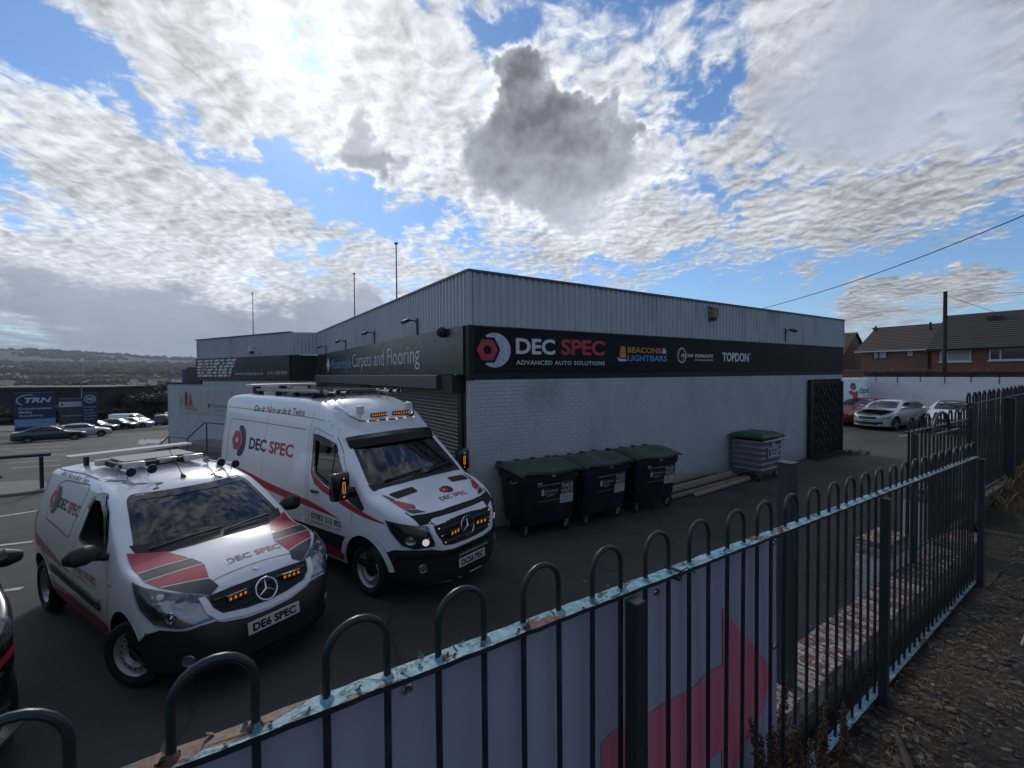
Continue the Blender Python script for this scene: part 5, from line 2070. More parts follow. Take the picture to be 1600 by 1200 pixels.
    # side graphics, right-hand side
    for pr_, fx in ((SIDE, 1), (SIDEL, 1)):
        P('red_stripe', poly([(-4.1, 1.32), (-3.4, 1.27), (-2.6, 1.175), (-1.9, 1.12), (-1.39, 1.085), (-0.95, 1.02), (-0.52, 0.935), (-1.0, 0.965), (-1.5, 0.99), (-2.2, 1.02), (-2.9, 1.08), (-3.6, 1.16), (-4.1, 1.2)]), pr_, 0.003, RED, t, step=0.12)
        P('red_swoosh', poly([(-1.31, 2.0), (-1.265, 2.02), (-1.255, 1.56), (-1.2, 1.47), (-0.95, 1.365), (-0.3, 1.20), (0.0, 1.135), (0.40, 1.06), (0.38, 1.045), (-0.02, 1.07), (-0.35, 1.12), (-0.95, 1.26), (-1.2, 1.35), (-1.3, 1.5)]), pr_, 0.0028, RED, t, step=0.12)
        P('black_band', poly([(-3.1, 0.70), (-0.44, 0.72), (-0.43, 0.62), (-0.5, 0.52), (-3.05, 0.52)]), pr_, 0.012, PLASTIC, t, step=0.15, thick=0.012)
        P('red_sill', poly([(-3.05, 0.515), (-0.5, 0.515), (-0.52, 0.30), (-3.05, 0.30)]), pr_, 0.004, RED, t, step=0.12)
    P('sill_line', [poly([(-3.0, 0.345), (-0.52, 0.345), (-0.52, 0.36), (-3.0, 0.36)])], SIDE, 0.006, WHITEV, t, step=0.2)
    P('lettering', [fit_text('WWW.DECSPEC.CO.UK', -1.65, -0.56, 0.395, 0.47, bold=0.02)], SIDE, 0.007, mat('pale_red_print', (0.5, 0.09, 0.1), 0.4), t, step=0.2)
    cx, cz = -3.70, 1.775
    P('logo_disc', poly([(cx + 0.22 * math.cos(R(a)), cz + 0.275 * math.sin(R(a))) for a in range(-118, 119, 8)] + [(cx - 0.08, cz + 0.25), (cx - 0.08, cz - 0.25)]), SIDE, 0.003, CHAR, t, step=0.12)
    hexp = lambda r, n=24: [tuple(Vector((cx - 0.135 + r * math.cos(R(60 * (k // 4))), cz + r * math.sin(R(60 * (k // 4))))).lerp(Vector((cx - 0.135 + r * math.cos(R(60 * (k // 4 + 1))), cz + r * math.sin(R(60 * (k // 4 + 1))))), (k % 4) / 4)) for k in range(n)]
    P('logo_border', poly(hexp(0.205)), SIDE, 0.0045, WHITEV, t, step=0.12)
    P('logo_nut', ring(hexp(0.19), circle_pts(cx - 0.135, cz, 0.05, 24)), SIDE, 0.006, RED, t, step=0)
    P('lettering', [fit_text('DEC', -3.34, -2.73, 1.66, 1.865, bold=0.03)], SIDE, 0.003, NAVY, t, step=0.2)
    P('lettering', [fit_text('SPEC', -2.62, -1.85, 1.655, 1.86, bold=0.03)], SIDE, 0.003, RED, t, step=0.2)
    for s_, a, b_, m_ in (('Do it', -3.30, -2.92, NAVY), ('Nice', -2.86, -2.55, RED), ('or do it', -2.50, -2.06, NAVY), ('Twice', -2.0, -1.64, RED)):
        P('lettering', [fit_text(s_, a, b_, 2.315, 2.425, bold=0.012, shear=0.25)], SIDE, 0.003, m_, t, step=0.2)
    P('lettering', [fit_text('07983 210 802', -1.29, -0.51, 0.825, 0.915, bold=0.01)], SIDE, 0.003, NAVY, t, step=0.2)
    P('lettering', [fit_text('info@decspec.co.uk', -1.29, -0.53, 0.765, 0.80, bold=0.01)], SIDE, 0.003, NAVY, t, step=0.2)
    # shut lines; pressed creases get painted shade and highlight strips
    for pr_ in (SIDE, SIDEL):
        bd.seam('door_seam', [(-0.74, 2.05), (-1.30, 2.16), (-1.345, 2.1), (-1.37, 1.5), (-1.36, 0.73)], pr_, SEAM, t)
        bd.seam('door_seam', [(-0.74, 2.05), (-0.55, 1.86), (-0.24, 1.35), (-0.24, 1.15), (-0.28, 0.95)], pr_, SEAM, t)
        bd.seam('panel_seam', [(-2.72, 2.55), (-2.8, 1.9), (-2.83, 1.2), (-2.83, 0.73)], pr_, SEAM, t, 0.006)
        bd.seam('panel_seam', [(-1.30, 2.56), (-1.42, 2.2), (-1.44, 1.5), (-1.44, 0.73)], pr_, SEAM, t, 0.006)
        bd.seam('roof_seam', [(-4.35, 2.36), (-2.8, 2.335), (-1.4, 2.30), (-1.0, 2.27), (-0.8, 2.15)], pr_, SEAM_SHADE, t, 0.012)
        bd.seam('pressing_shading', [(-4.2, 1.4), (-4.2, 2.08), (-4.1, 2.15), (-2.9, 2.14), (-1.55, 2.115)], pr_, SEAM_SHADE, t, 0.014)
        bd.seam('pressing_shading', [(-4.15, 1.42), (-3.4, 1.385), (-1.72, 1.345)], pr_, mat('pressed_line_light', (0.7, 0.72, 0.74), 0.3, coat=0.5), t, 0.014)
        for cx_ in (0.0, -3.57):
            pts = [(cx_ + 0.49 * math.cos(R(a)), 0.375 + 0.49 * math.sin(R(a))) for a in range(8, 173, 8)]
            bd.seam('wheel_arch_lip', pts, pr_, PW, t, 0.085, 0.022)
    b = MB()
    pts = [bd.hit(SIDE, -1.27 + 0.2 * q / 4, 1.245, 0.012 + 0.03 * math.sin(math.pi * q / 4))[0] for q in range(5)]
    b.tube(pts, [0.012, 0.02, 0.022, 0.02, 0.012], 8)
    b.obj('door_handle', BLACK, t, smooth=True)
    # mirrors
    for s in (-1, 1):
        b = MB()
        b.box((-0.30, s * 1.30 if s < 0 else 1.06, 1.30), (-0.16, s * 1.06 if s < 0 else 1.30, 1.67))
        mr = b.obj('door_mirror', GLOSSBLK, t, bevel=0.035, smooth=True)
        b = MB()
        b.tube([(-0.2, s * 0.93, 1.36), (-0.22, s * 1.1, 1.42)], 0.05, 8)
        b.obj('mirror_arm', BLACK, mr)
        q = MB()
        pts = [(-0.155, s * 1.16 + 0.017 * math.cos(a), 1.475 + 0.017 * math.sin(a) + (0.055 if math.sin(a) > 0 else -0.055)) for a in [2 * math.pi * e / 20 for e in range(20)]]
        pts.append(pts[0])
        q.tube(pts, 0.005, 6, cap=False)
        q.obj('indicator', AMBER, mr)
        for dz in (0.12, -0.12):
            q = MB()
            q.lathe([(0.012, 0), (0, 0.008)], axis='x', seg=8)
            q.obj('indicator_led', AMBER, mr, loc=(-0.158, s * 1.16, 1.475 + dz))
    # sun visor
    vis = [bd.hit(FRONT, -0.80 + 1.6 * q / 12, 2.06 - 0.03 * abs(q / 6 - 1) ** 2, 0.0)[0] for q in range(13)]
    b = MB()
    for i, p in enumerate(vis):
        y = p.y
        e = abs(i / 6 - 1) ** 3 * 0.06
        a0 = p + Vector((0.015, 0, 0.02))
        a1 = p + Vector((0.15 - e, 0, -0.02))
        a2 = p + Vector((0.20 - e, 0, -0.13))
        a3 = p + Vector((0.185 - e, 0, -0.13))
        a4 = p + Vector((0.13 - e, 0, -0.04))
        b.v += [tuple(q) for q in (a0, a1, a2, a3, a4)]
    for i in range(12):
        for q in range(5):
            b.f.append((i * 5 + q, i * 5 + (q + 1) % 5, (i + 1) * 5 + (q + 1) % 5, (i + 1) * 5 + q))
    b.f += [(0, 1, 2, 3, 4), (64, 63, 62, 61, 60)]
    b.mi = [0] * len(b.f)
    b.obj('sun_visor', mat('visor_plastic', (0.006, 0.007, 0.01), 0.3, spec=0.3), t, smooth=True, angle=40)
    # front light bar
    def rz_(x, y, up=0.0):
        return bd.hit(TOPP, x, y, up)[0]
    b = MB()
    for dz in (0.0,):
        pts = [(-1.07, -0.69, 2.46), (-0.95, -0.68, 2.44), (-0.80, -0.58, 2.32), (-0.72, -0.5, 2.265), (-0.66, -0.3, 2.262), (-0.63, 0.0, 2.262), (-0.66, 0.3, 2.265), (-0.72, 0.5, 2.27), (-0.80, 0.58, 2.32), (-0.95, 0.68, 2.44), (-1.07, 0.69, 2.46)]
        b.tube(pts, 0.03, 10)
    lb = b.obj('light_bar', CHROME, t, smooth=True)
    for y in (-0.44, -0.27, -0.1, 0.08, 0.26, 0.44):
        b = MB()
        b.lathe([(0.018, 0), (0.014, 0.01), (0, 0.012)], axis='x', seg=10)
        b.obj('marker_led', LEDW if abs(y) != 0.27 else AMBER, lb, loc=(-0.605 - 0.1 * y * y, y, 2.255))
    for y in (-0.215, 0.215):
        am = amber_bar(lb, (-0.66, y, 2.335), 0.31, 0.07, 7, rz=R(6 if y < 0 else -6))
    for y in (-0.45, 0.47):
        b = MB()
        b.tube([(0, 0, 0), (0, 0, 0.05)], 0.014, 8)
        b.lathe([(0.0, 0.05), (0.035, 0.05), (0.055, 0.06), (0.058, 0.185), (0.05, 0.19), (0.0, 0.19)], seg=20)
        b.obj('beacon_post', mat('white_plastic', (0.6, 0.6, 0.58), 0.5), lb, smooth=True, loc=(-0.80, y, 2.29))
    # roof kit
    z = 2.66
    b = MB()
    b.box((-3.7, -0.62, 2.668), (-1.62, 0.62, 2.70))
    sp = b.obj('solar_panel', mat('solar_glass', (0.02, 0.022, 0.03), 0.12, coat=0.8), t, bevel=0.004)
    b = MB()
    for x in (-3.55, -2.9, -2.3, -1.75):
        for y in (-0.62, 0.62):
            b2 = MB()
            b2.box((x - 0.03, y - 0.03 + (0.02 if y > 0 else -0.02), 2.585), (x + 0.03, y + 0.03, 2.667))
            b2.obj('bracket', BLACK, sp)
    b = MB()
    b.box((-3.71, -0.635, 2.664), (-1.61, -0.622, 2.702))
    b.obj('edge_trim', GALV, sp)
    for x, y in ((-1.52, -0.52), (-1.49, -0.36), (-1.45, 0.44), (-1.42, 0.58)):
        air_horn(t, x, y, 2.67, 0.25, 0.045)
    b = MB()
    b.tube([(-1.55, -0.3, 2.66), (-1.5, 0.38, 2.66)], 0.016, 6)
    b.obj('horn_pipe', BLACK, t)
    b = MB()
    b.box((-4.1, -0.66, 2.74), (-3.88, 0.66, 2.785))
    rbar = b.obj('rear_light_bar', mat('cream_plastic', (0.55, 0.54, 0.5), 0.3, coat=0.3), t, bevel=0.015)
    for y in (-0.5, 0.0, 0.5):
        b = MB()
        b.box((-4.05, y - 0.05, 2.6), (-3.93, y + 0.05, 2.739))
        b.obj('bracket', BLACK, rbar)
    b = MB()
    b.box((-4.0, 0.15, 2.62), (-3.85, 0.45, 2.73))
    b.obj('work_lamp', MATS['cream_plastic'], t, bevel=0.02)
    for s in (-1, 1):
        wheel(t, 0.0, s * 0.845, 0.345, 0.22, side=s)
        wheel(t, -3.57, s * 0.845, 0.345, 0.22, side=s)
    # rear lamps
    for s in (-1, 1):
        dr = (-0.8, s * 0.6, 0)
        P('rear_lamp', poly(bd.to2d(dr, [(-4.45, s * 0.94, 1.62), (-4.58, s * 0.8, 1.62), (-4.6, s * 0.8, 0.95), (-4.48, s * 0.95, 0.95)])), dr, 0.006, mat('red_lens', (0.3, 0.01, 0.015), 0.15, coat=0.5), t, step=0.1)
    # decals on the bonnet
    for s in (-1, 1):
        P('bonnet_flash', poly([(0.14, s * 0.80), (0.34, s * 0.79), (0.35, s * 0.73), (0.20, s * 0.765)]), TOPP, 0.0075, CHAR, bon, step=0.1)
        P('bonnet_flash', poly([(0.35, s * 0.79), (0.52, s * 0.75), (0.60, s * 0.60), (0.53, s * 0.58), (0.365, s * 0.72)]), TOPP, 0.0075, RED, bon, step=0.1)
        P('bonnet_flash', poly([(0.535, s * 0.75), (0.64, s * 0.70), (0.70, s * 0.52), (0.615, s * 0.60)]), TOPP, 0.0075, CHAR, bon, step=0.1)
    cx, cy = 0.46, 0.06
    # text on the bonnet reads from the front of the van: along +y, upright towards the cab
    def bt(vs_fs):
        vs, fs = vs_fs
        return ([(-b_, a) for a, b_ in vs], fs)
    P('logo_disc', [bt(poly([(cy + 0.045 + 0.10 * math.cos(R(a)), -cx + 0.075 * math.sin(R(a))) for a in range(0, 360, 15)]))], TOPP, 0.0075, CHAR, bon, step=0)
    P('logo_nut', [bt(poly([(cy - 0.02 + 0.085 * math.cos(R(60 * k)), -cx + 0.06 * math.sin(R(60 * k))) for k in range(6)]))], TOPP, 0.009, RED, bon, step=0)
    P('logo_hole', [bt(poly(circle_pts(cy - 0.02, -cx, 0.02, 12)))], TOPP, 0.0105, WHITEV, bon, step=0)
    P('lettering', [bt(fit_text('DEC', -0.17, 0.05, -0.635, -0.565, bold=0.02))], TOPP, 0.0075, NAVY, bon, step=0.2)
    P('lettering', [bt(fit_text('SPEC', 0.085, 0.35, -0.635, -0.565, bold=0.02))], TOPP, 0.0075, RED, bon, step=0.2)
    return t


make_large_van()

# ------------------------------------------------------------------ the small van
def make_small_van():
    t = thing('panel_van', 'small white car derived van with black bumper and red bonnet stripes in front', 'van', (0.06, 5.9, 0), R(-65.7), 'white livery vans in the yard')
    top = [(0.905, 0.44), (0.895, 0.55), (0.86, 0.64), (0.815, 0.72), (0.77, 0.82), (0.715, 0.90), (0.64, 0.965), (0.45, 1.055), (0.2, 1.14), (0.02, 1.19), (-0.08, 1.225),
           (-0.3, 1.385), (-0.5, 1.525), (-0.68, 1.635), (-0.84, 1.71), (-1.1, 1.77), (-1.5, 1.81), (-2.2, 1.83), (-2.8, 1.80), (-3.1, 1.745), (-3.22, 1.66), (-3.30, 1.4), (-3.35, 1.0), (-3.40, 0.7), (-3.42, 0.42)]
    B = [(0.2, 0.81), (0.35, 0.86), (0.6, 0.895), (0.9, 0.895), (1.12, 0.875), (1.35, 0.82), (1.6, 0.745), (1.8, 0.67), (1.9, 0.62)]
    bd = Body(top, B, 0.0, 0.935, 3.1, -2.75, -3.46, 3.2, [(-3.42, 0.32), (-3.0, 0.26), (0.4, 0.22), (0.9, 0.22)],
              [(-3.4, 0.03), (-1.4, 0.05), (-0.85, 0.075), (-0.5, 0.10), (-0.05, 0.10), (0.15, 0.06), (0.9, 0.035)], [(-3.4, 0.08), (-1.2, 0.11), (-0.5, 0.09), (0.0, 0.065), (0.5, 0.07), (0.9, 0.05)])
    cut = []
    for x in (0.0, -2.70):
        for s in (-1, 1):
            cut.append(arch_cutter(x, s * 0.52, s * 1.1, 0.405, 0.335))
    c = MB()
    c.prism([(-1.7, 0.45), (-0.25, 0.45), (-0.2, 1.0), (-0.26, 1.16), (-0.72, 1.52), (-1.0, 1.64), (-1.7, 1.68)], -0.70, 0.70)
    cut.append(c)
    c = MB()
    c.prism([(-1.7, 0.45), (-0.25, 0.45), (-0.22, 1.0), (-0.3, 1.10), (-1.7, 1.15)], -0.80, 0.80)
    cut.append(c)
    win = roundpoly([(-1.36, 1.165), (-1.28, 1.56), (-1.19, 1.66), (-1.02, 1.66), (-0.74, 1.51), (-0.54, 1.26), (-0.52, 1.10)], 0.06)
    c = MB()
    c.prism(win, -1.1, 1.1)
    cut.append(c)
    ws = roundpoly([(-0.74, 1.19), (0.74, 1.19), (0.60, 1.645), (-0.60, 1.645)], 0.08)
    c = MB()
    c.prism(ws, -0.9, 1.2, 'yz')
    cut.append(c)
    me = bd.cut(cut, PW, INTERIOR)
    link('body', me, t)
    P = lambda *a, **k: bd.patch(*a, **k)
    o = P('windscreen', poly(ws), FRONT, -0.005, GLASS_WS, t, step=0.05)
    P('frit_border', ring(shrink(ws, -0.012), shrink(ws, 0.04)), FRONT, 0.001, GLOSSBLK, o, step=0.06)
    # the driver's window is wound down: only the right-hand glass is missing
    fr_ = P('window_frame', ring(shrink(win, -0.012), shrink(win, 0.022)), SIDE, 0.002, GLOSSBLK, t, step=0)
    P('wind_deflector', poly([(-1.30, 1.50), (-1.21, 1.655), (-1.02, 1.665), (-0.74, 1.52), (-0.545, 1.26), (-0.58, 1.26), (-0.80, 1.48), (-1.03, 1.60), (-1.17, 1.59), (-1.26, 1.48)]), SIDE, 0.02, mat('smoked_plastic', (0.05, 0.05, 0.055), 0.12, coat=0.5), fr_, step=0.08)
    o = P('side_window', poly(win), SIDEL, -0.01, GLASS_SD, t)
    P('frame', ring(shrink(win, -0.012), shrink(win, 0.022)), SIDEL, 0.002, GLOSSBLK, o, step=0)
    b = MB()
    b.prism([(-0.62, 0.7), (-0.24, 0.7), (-0.22, 1.08), (-0.32, 1.14), (-0.55, 1.10)], -0.72, 0.72)
    b.obj('dashboard', INTERIOR, t, bevel=0.02)
    seat(t, -1.08, -0.36, 0.62)
    seat(t, -1.08, 0.36, 0.62)
    steering(t, -0.66, -0.36, 1.10)
    b = MB()
    b.box((-1.66, -0.69, 0.5), (-1.62, 0.69, 1.66))
    b.obj('bulkhead', INTERIOR, t)
    b = MB()
    b.cbox((-0.78, -0.0, 1.56), (0.03, 0.24, 0.06))
    b.obj('rear_view_mirror', BLACK, t, bevel=0.01)
    P('cowl', poly([(-0.27, -0.76), (-0.17, -0.74), (-0.03, -0.48), (0.01, 0.0), (-0.03, 0.48), (-0.17, 0.74), (-0.27, 0.76), (-0.14, 0.45), (-0.10, 0.0), (-0.14, -0.45)]), TOPP, 0.003, PLASTIC, t, step=0.1)
    for pts2 in ([(-0.64, 1.205), (-0.3, 1.235), (0.12, 1.25)], [(0.02, 1.215), (0.35, 1.235), (0.66, 1.235)]):
        pts = []
        for (a, b_), (c_, d_) in zip(pts2, pts2[1:]):
            for q in range(4):
                pts.append(bd.hit(FRONT, a + (c_ - a) * q / 4, b_ + (d_ - b_) * q / 4, 0.02)[0])
        b = MB()
        b.tube(pts, 0.011, 6)
        b.obj('wiper', BLACK, t)
    bon = P('bonnet', poly([(-0.04, -0.60), (0.3, -0.64), (0.55, -0.56), (0.66, -0.44), (0.705, -0.2), (0.71, 0.0), (0.705, 0.2), (0.66, 0.44), (0.55, 0.56), (0.3, 0.64), (-0.04, 0.60), (0.015, 0.3), (0.025, 0.0), (0.015, -0.3)]), TOPP, 0.004, PW, t, step=0.08, thick=0.016)
    bd.seam('bonnet_seam', [(0.60, -0.51), (0.575, -0.2), (0.57, 0), (0.575, 0.2), (0.60, 0.51)], TOPP, SEAM, bon, 0.006, 0.0065)
    for s in (-1, 1):
        P('bonnet_flash', poly([(-0.21, s * 0.80), (-0.06, s * 0.53), (0.20, s * 0.42), (0.12, s * 0.82)]), TOPP, 0.0075, RED if s < 0 else RED, bon, step=0.07)
        P('bonnet_flash', poly([(0.135, s * 0.82), (0.215, s * 0.41), (0.34, s * 0.36), (0.27, s * 0.82)]), TOPP, 0.0075, CHAR, bon, step=0.07)
        P('bonnet_flash', poly([(0.285, s * 0.82), (0.355, s * 0.36), (0.54, s * 0.40), (0.50, s * 0.52), (0.42, s * 0.76)]), TOPP, 0.0075, RED, bon, step=0.07)
        P('bonnet_flash', poly([(0.44, s * 0.75), (0.515, s * 0.525), (0.56, s * 0.40), (0.66, s * 0.37), (0.70, s * 0.46), (0.60, s * 0.62)]), TOPP, 0.0075, CHAR, bon, step=0.07)
        bd.seam('flash_edge', [(0.125, s * 0.82), (0.205, s * 0.415)], TOPP, WHITEV, bon, 0.012, 0.0085)
        bd.seam('flash_edge', [(0.277, s * 0.82), (0.347, s * 0.36)], TOPP, WHITEV, bon, 0.012, 0.0085)
        bd.seam('flash_edge', [(0.43, s * 0.755), (0.51, s * 0.52), (0.55, s * 0.40)], TOPP, WHITEV, bon, 0.012, 0.0085)

    def bt(vs_fs):
        vs, fs = vs_fs
        return ([(-b_, a) for a, b_ in vs], fs)
    P('lettering', [bt(fit_text('DEC', -0.2, 0.05, -0.475, -0.40, bold=0.02))], TOPP, 0.0075, mat('grey_lettering', (0.16, 0.16, 0.17), 0.3), bon, step=0.2)
    P('lettering', [bt(fit_text('SPEC', 0.09, 0.36, -0.475, -0.40, bold=0.02))], TOPP, 0.0075, PINKV, bon, step=0.2)
    p = bd.hit(TOPP, 0.62, 0.0, 0.006)[0]
    b = MB()
    b.lathe([(0.034, 0), (0.032, 0.006), (0.022, 0.004), (0, 0.006)], seg=20, M=Matrix.Rotation(R(28), 3, 'Y'))
    b.obj('bonnet_badge', CHROME, t, smooth=True, loc=p)
    # grille and white smile-shaped surround
    gr = [(-0.50, 0.895), (-0.3, 0.905), (0, 0.91), (0.3, 0.905), (0.50, 0.895), (0.47, 0.80), (0.40, 0.735), (0.2, 0.70), (0, 0.69), (-0.2, 0.70), (-0.40, 0.735), (-0.47, 0.80)]
    sur = [(-0.56, 0.90), (-0.505, 0.896), (-0.475, 0.80), (-0.405, 0.73), (-0.2, 0.695), (0, 0.685), (0.2, 0.695), (0.405, 0.73), (0.475, 0.80), (0.505, 0.896), (0.56, 0.90), (0.535, 0.78), (0.45, 0.69), (0.22, 0.645), (0, 0.635), (-0.22, 0.645), (-0.45, 0.69), (-0.535, 0.78)]
    P('grille_surround', poly(sur), FRONT, 0.022, PW, t, step=0.07, thick=0.018)
    g_ = P('grille', poly(gr), FRONT, 0.006, BLACK, t, step=0.08)
    for z in (0.75, 0.80, 0.85):
        w = 0.40 + (z - 0.74) * 0.5
        pts = [bd.hit(FRONT, -w + 2 * w * q / 10, z, 0.012)[0] for q in range(11)]
        b = MB()
        b.tube(pts, 0.012, 6)
        b.obj('grille_bar', PLASTIC, g_, smooth=True)
    p = bd.hit(FRONT, 0.0, 0.795, 0.045)[0]
    star_emblem(t, p, 0.105, tilt=R(-24))
    for y in (-0.27, 0.27):
        p = bd.hit(FRONT, y, 0.82, 0.05)[0]
        amber_bar(t, p, 0.19, 0.06, 4, rz=R(6 if y < 0 else -6))
    for s in (-1, 1):
        dr = (0.7, s * 0.7, 0)
        pl = bd.to2d(dr, [(0.20, s * 0.90, 1.055), (0.40, s * 0.80, 1.02), (0.60, s * 0.62, 0.955), (0.70, s * 0.50, 0.91), (0.76, s * 0.46, 0.80), (0.78, s * 0.46, 0.715), (0.66, s * 0.66, 0.725), (0.5, s * 0.80, 0.755), (0.34, s * 0.87, 0.86)])
        h = P('headlight', poly(pl), dr, 0.005, mat('lamp_grey', (0.10, 0.105, 0.11), 0.2, coat=0.5), t, step=0.05)
        P('reflector', poly(bd.to2d(dr, [(0.45, s * 0.77, 0.93), (0.62, s * 0.61, 0.91), (0.71, s * 0.52, 0.86), (0.765, s * 0.48, 0.74), (0.64, s * 0.67, 0.735), (0.50, s * 0.79, 0.77), (0.42, s * 0.82, 0.86)])), dr, 0.008, mat('lamp_chrome', (0.45, 0.45, 0.45), 0.16, metal=0.9), h, step=0.05)
        q2 = bd.to2d(dr, [(0.6, s * 0.68, 0.82)])[0]
        p, n_ = bd.hit(dr, q2[0], q2[1], 0.009)
        b = MB()
        M = n_.to_track_quat('Z', 'Y').to_matrix()
        b.lathe([(0.052, 0.001), (0.05, 0.006), (0.03, 0.0), (0.0, 0.012)], seg=20, M=M)
        b.obj('bulb_reflector', CHROME, h, smooth=True, loc=p)
        P('lens', poly(pl), dr, 0.02, LENS, h, step=0.05)
    # bumper
    P('bumper', poly([(-0.95, 0.2), (0.95, 0.2), (0.95, 0.60), (0.78, 0.70), (0.6, 0.705), (0.47, 0.69), (0.42, 0.665), (0.22, 0.625), (0, 0.615), (-0.22, 0.625), (-0.42, 0.665), (-0.47, 0.69), (-0.6, 0.705), (-0.78, 0.70), (-0.95, 0.60)]), FRONT, 0.016, PLASTIC, t, step=0.06)
    for s in (-1, 1):
        dr = (0.45, s * 0.89, 0)
        P('bumper_corner', poly(bd.to2d(dr, [(0.33, s * 0.9, 0.55), (0.45, s * 0.86, 0.66), (0.58, s * 0.76, 0.72), (0.75, s * 0.55, 0.70), (0.85, s * 0.4, 0.25), (0.37, s * 0.87, 0.22), (0.39, s * 0.88, 0.4)])), dr, 0.017, PLASTIC, t, step=0.06)
        dr2 = (0.75, s * 0.66, 0)
        p, n_ = bd.hit(dr2, *bd.to2d(dr2, [(0.74, s * 0.64, 0.43)])[0], 0.02)
        b = MB()
        b.lathe([(0.055, 0), (0.05, 0.012), (0.035, 0.004), (0, 0.01)], seg=16, M=n_.to_track_quat('Z', 'Y').to_matrix())
        b.obj('fog_light', mat('fog_lens', (0.2, 0.21, 0.22), 0.15, metal=0.5), t, smooth=True, loc=p)
    bd.seam('bumper_lip', [(-0.8, 0.27), (-0.4, 0.25), (0.4, 0.25), (0.8, 0.27)], FRONT, GLOSSBLK, t, 0.05, 0.03)
    p = bd.hit(FRONT, 0.0, 0.53, 0.025)[0]
    plate(t, (p.x, 0.02, 0.535), 0.52, 0.115, 'DE6 SPEC', tilt=R(-8))
    # sides
    for pr_ in (SIDE, SIDEL):
        P('red_stripe', poly([(-3.2, 0.98), (-2.9, 0.95), (-2.55, 0.89), (-2.0, 0.80), (-1.52, 0.75), (-1.95, 0.74), (-2.5, 0.78), (-2.9, 0.82), (-3.2, 0.85)]), pr_, 0.003, RED, t, step=0.1)
        P('rubbing_strip', poly([(-2.26, 0.715), (-0.64, 0.66), (-0.60, 0.62), (-0.62, 0.585), (-2.2, 0.63)]), pr_, 0.02, PLASTIC, t, step=0.12, thick=0.02)
        P('red_sill', poly([(-2.28, 0.49), (-0.42, 0.47), (-0.41, 0.30), (-2.28, 0.30)]), pr_, 0.004, RED, t, step=0.1)
        bd.seam('door_seam', [(-0.63, 1.60), (-0.90, 1.715), (-1.17, 1.735), (-1.33, 1.66), (-1.47, 1.3), (-1.50, 1.0), (-1.46, 0.6), (-1.44, 0.33)], pr_, SEAM, t, 0.006)
        bd.seam('door_seam', [(-0.46, 1.27), (-0.42, 1.1), (-0.40, 0.8), (-0.44, 0.45)], pr_, SEAM, t, 0.006)
        bd.seam('pillar_seam', [(-0.42, 1.265), (-0.2, 1.245)], pr_, SEAM, t, 0.005)
        bd.seam('roof_ditch', [(-3.0, 1.74), (-2.0, 1.77), (-1.2, 1.745), (-1.0, 1.715)], pr_, SEAM_SHADE, t, 0.01)
        bd.seam('panel_pressing_shade', roundpoly([(-2.62, 1.19), (-1.66, 1.12), (-1.52, 1.66), (-1.56, 1.70), (-2.35, 1.665), (-2.55, 1.6)], 0.07), pr_, SEAM_SHADE, t, 0.016, closed=True)  # shade of the pressed recess painted as a grey outline
        for cx_ in (0.0, -2.70):
            pts = [(cx_ + 0.425 * math.cos(R(a)), 0.335 + 0.425 * math.sin(R(a))) for a in range(5, 176, 8)]
            bd.seam('wheel_arch_lip', pts, pr_, PW, t, 0.05, 0.008)
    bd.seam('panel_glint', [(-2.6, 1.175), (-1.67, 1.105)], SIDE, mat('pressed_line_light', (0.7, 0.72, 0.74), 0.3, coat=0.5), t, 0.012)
    cx, cz = -2.44, 1.425
    P('logo_disc', poly([(cx + 0.135 * math.cos(R(a)), cz + 0.16 * math.sin(R(a))) for a in range(-118, 119, 8)] + [(cx - 0.06, cz + 0.14), (cx - 0.06, cz - 0.14)]), SIDE, 0.003, CHAR, t, step=0.08)
    hexp = lambda r, n=24: [tuple(Vector((cx - 0.08 + r * math.cos(R(60 * (k // 4))), cz + r * math.sin(R(60 * (k // 4))))).lerp(Vector((cx - 0.08 + r * math.cos(R(60 * (k // 4 + 1))), cz + r * math.sin(R(60 * (k // 4 + 1))))), (k % 4) / 4)) for k in range(n)]
    P('logo_border', poly(hexp(0.125)), SIDE, 0.0045, WHITEV, t, step=0.08)
    P('logo_nut', ring(hexp(0.115), circle_pts(cx - 0.08, cz, 0.032, 24)), SIDE, 0.006, RED, t, step=0)
    P('lettering', [fit_text('DEC', -2.30, -1.99, 1.355, 1.475, bold=0.03)], SIDE, 0.003, NAVY, t, step=0.15)
    P('lettering', [fit_text('SPEC', -1.945, -1.565, 1.35, 1.475, bold=0.03)], SIDE, 0.003, RED, t, step=0.15)
    for s_, a, b_, m_ in (('Do it', -2.63, -2.42, NAVY), ('Nice', -2.38, -2.2, RED), ('or do it', -2.16, -1.9, NAVY), ('Twice', -1.86, -1.66, RED)):
        P('lettering', [fit_text(s_, a, b_, 1.70, 1.755, bold=0.015, shear=0.25)], SIDE, 0.003, m_, t, step=0.1)
    P('lettering', [fit_text('07983 210 802', -1.42, -0.74, 0.80, 0.885, bold=0.01)], SIDE, 0.003, RED, t, step=0.15)
    P('lettering', [fit_text('info@decspec.co.uk', -1.42, -0.74, 0.755, 0.783, bold=0.01)], SIDE, 0.003, mat('grey_lettering', (0.16, 0.16, 0.17), 0.3), t, step=0.15)
    P('lettering', [fit_text('WWW.DECSPEC.CO.UK', -2.2, -0.55, 0.35, 0.445, bold=0.02)], SIDE, 0.006, mat('pale_red_print', (0.5, 0.09, 0.1), 0.4), t, step=0.15)
    b = MB()
    pts = [bd.hit(SIDE, -1.56 + 0.19 * q / 4, 0.945, 0.01 + 0.03 * math.sin(math.pi * q / 4))[0] for q in range(5)]
    b.tube(pts, [0.012, 0.02, 0.022, 0.02, 0.012], 8)
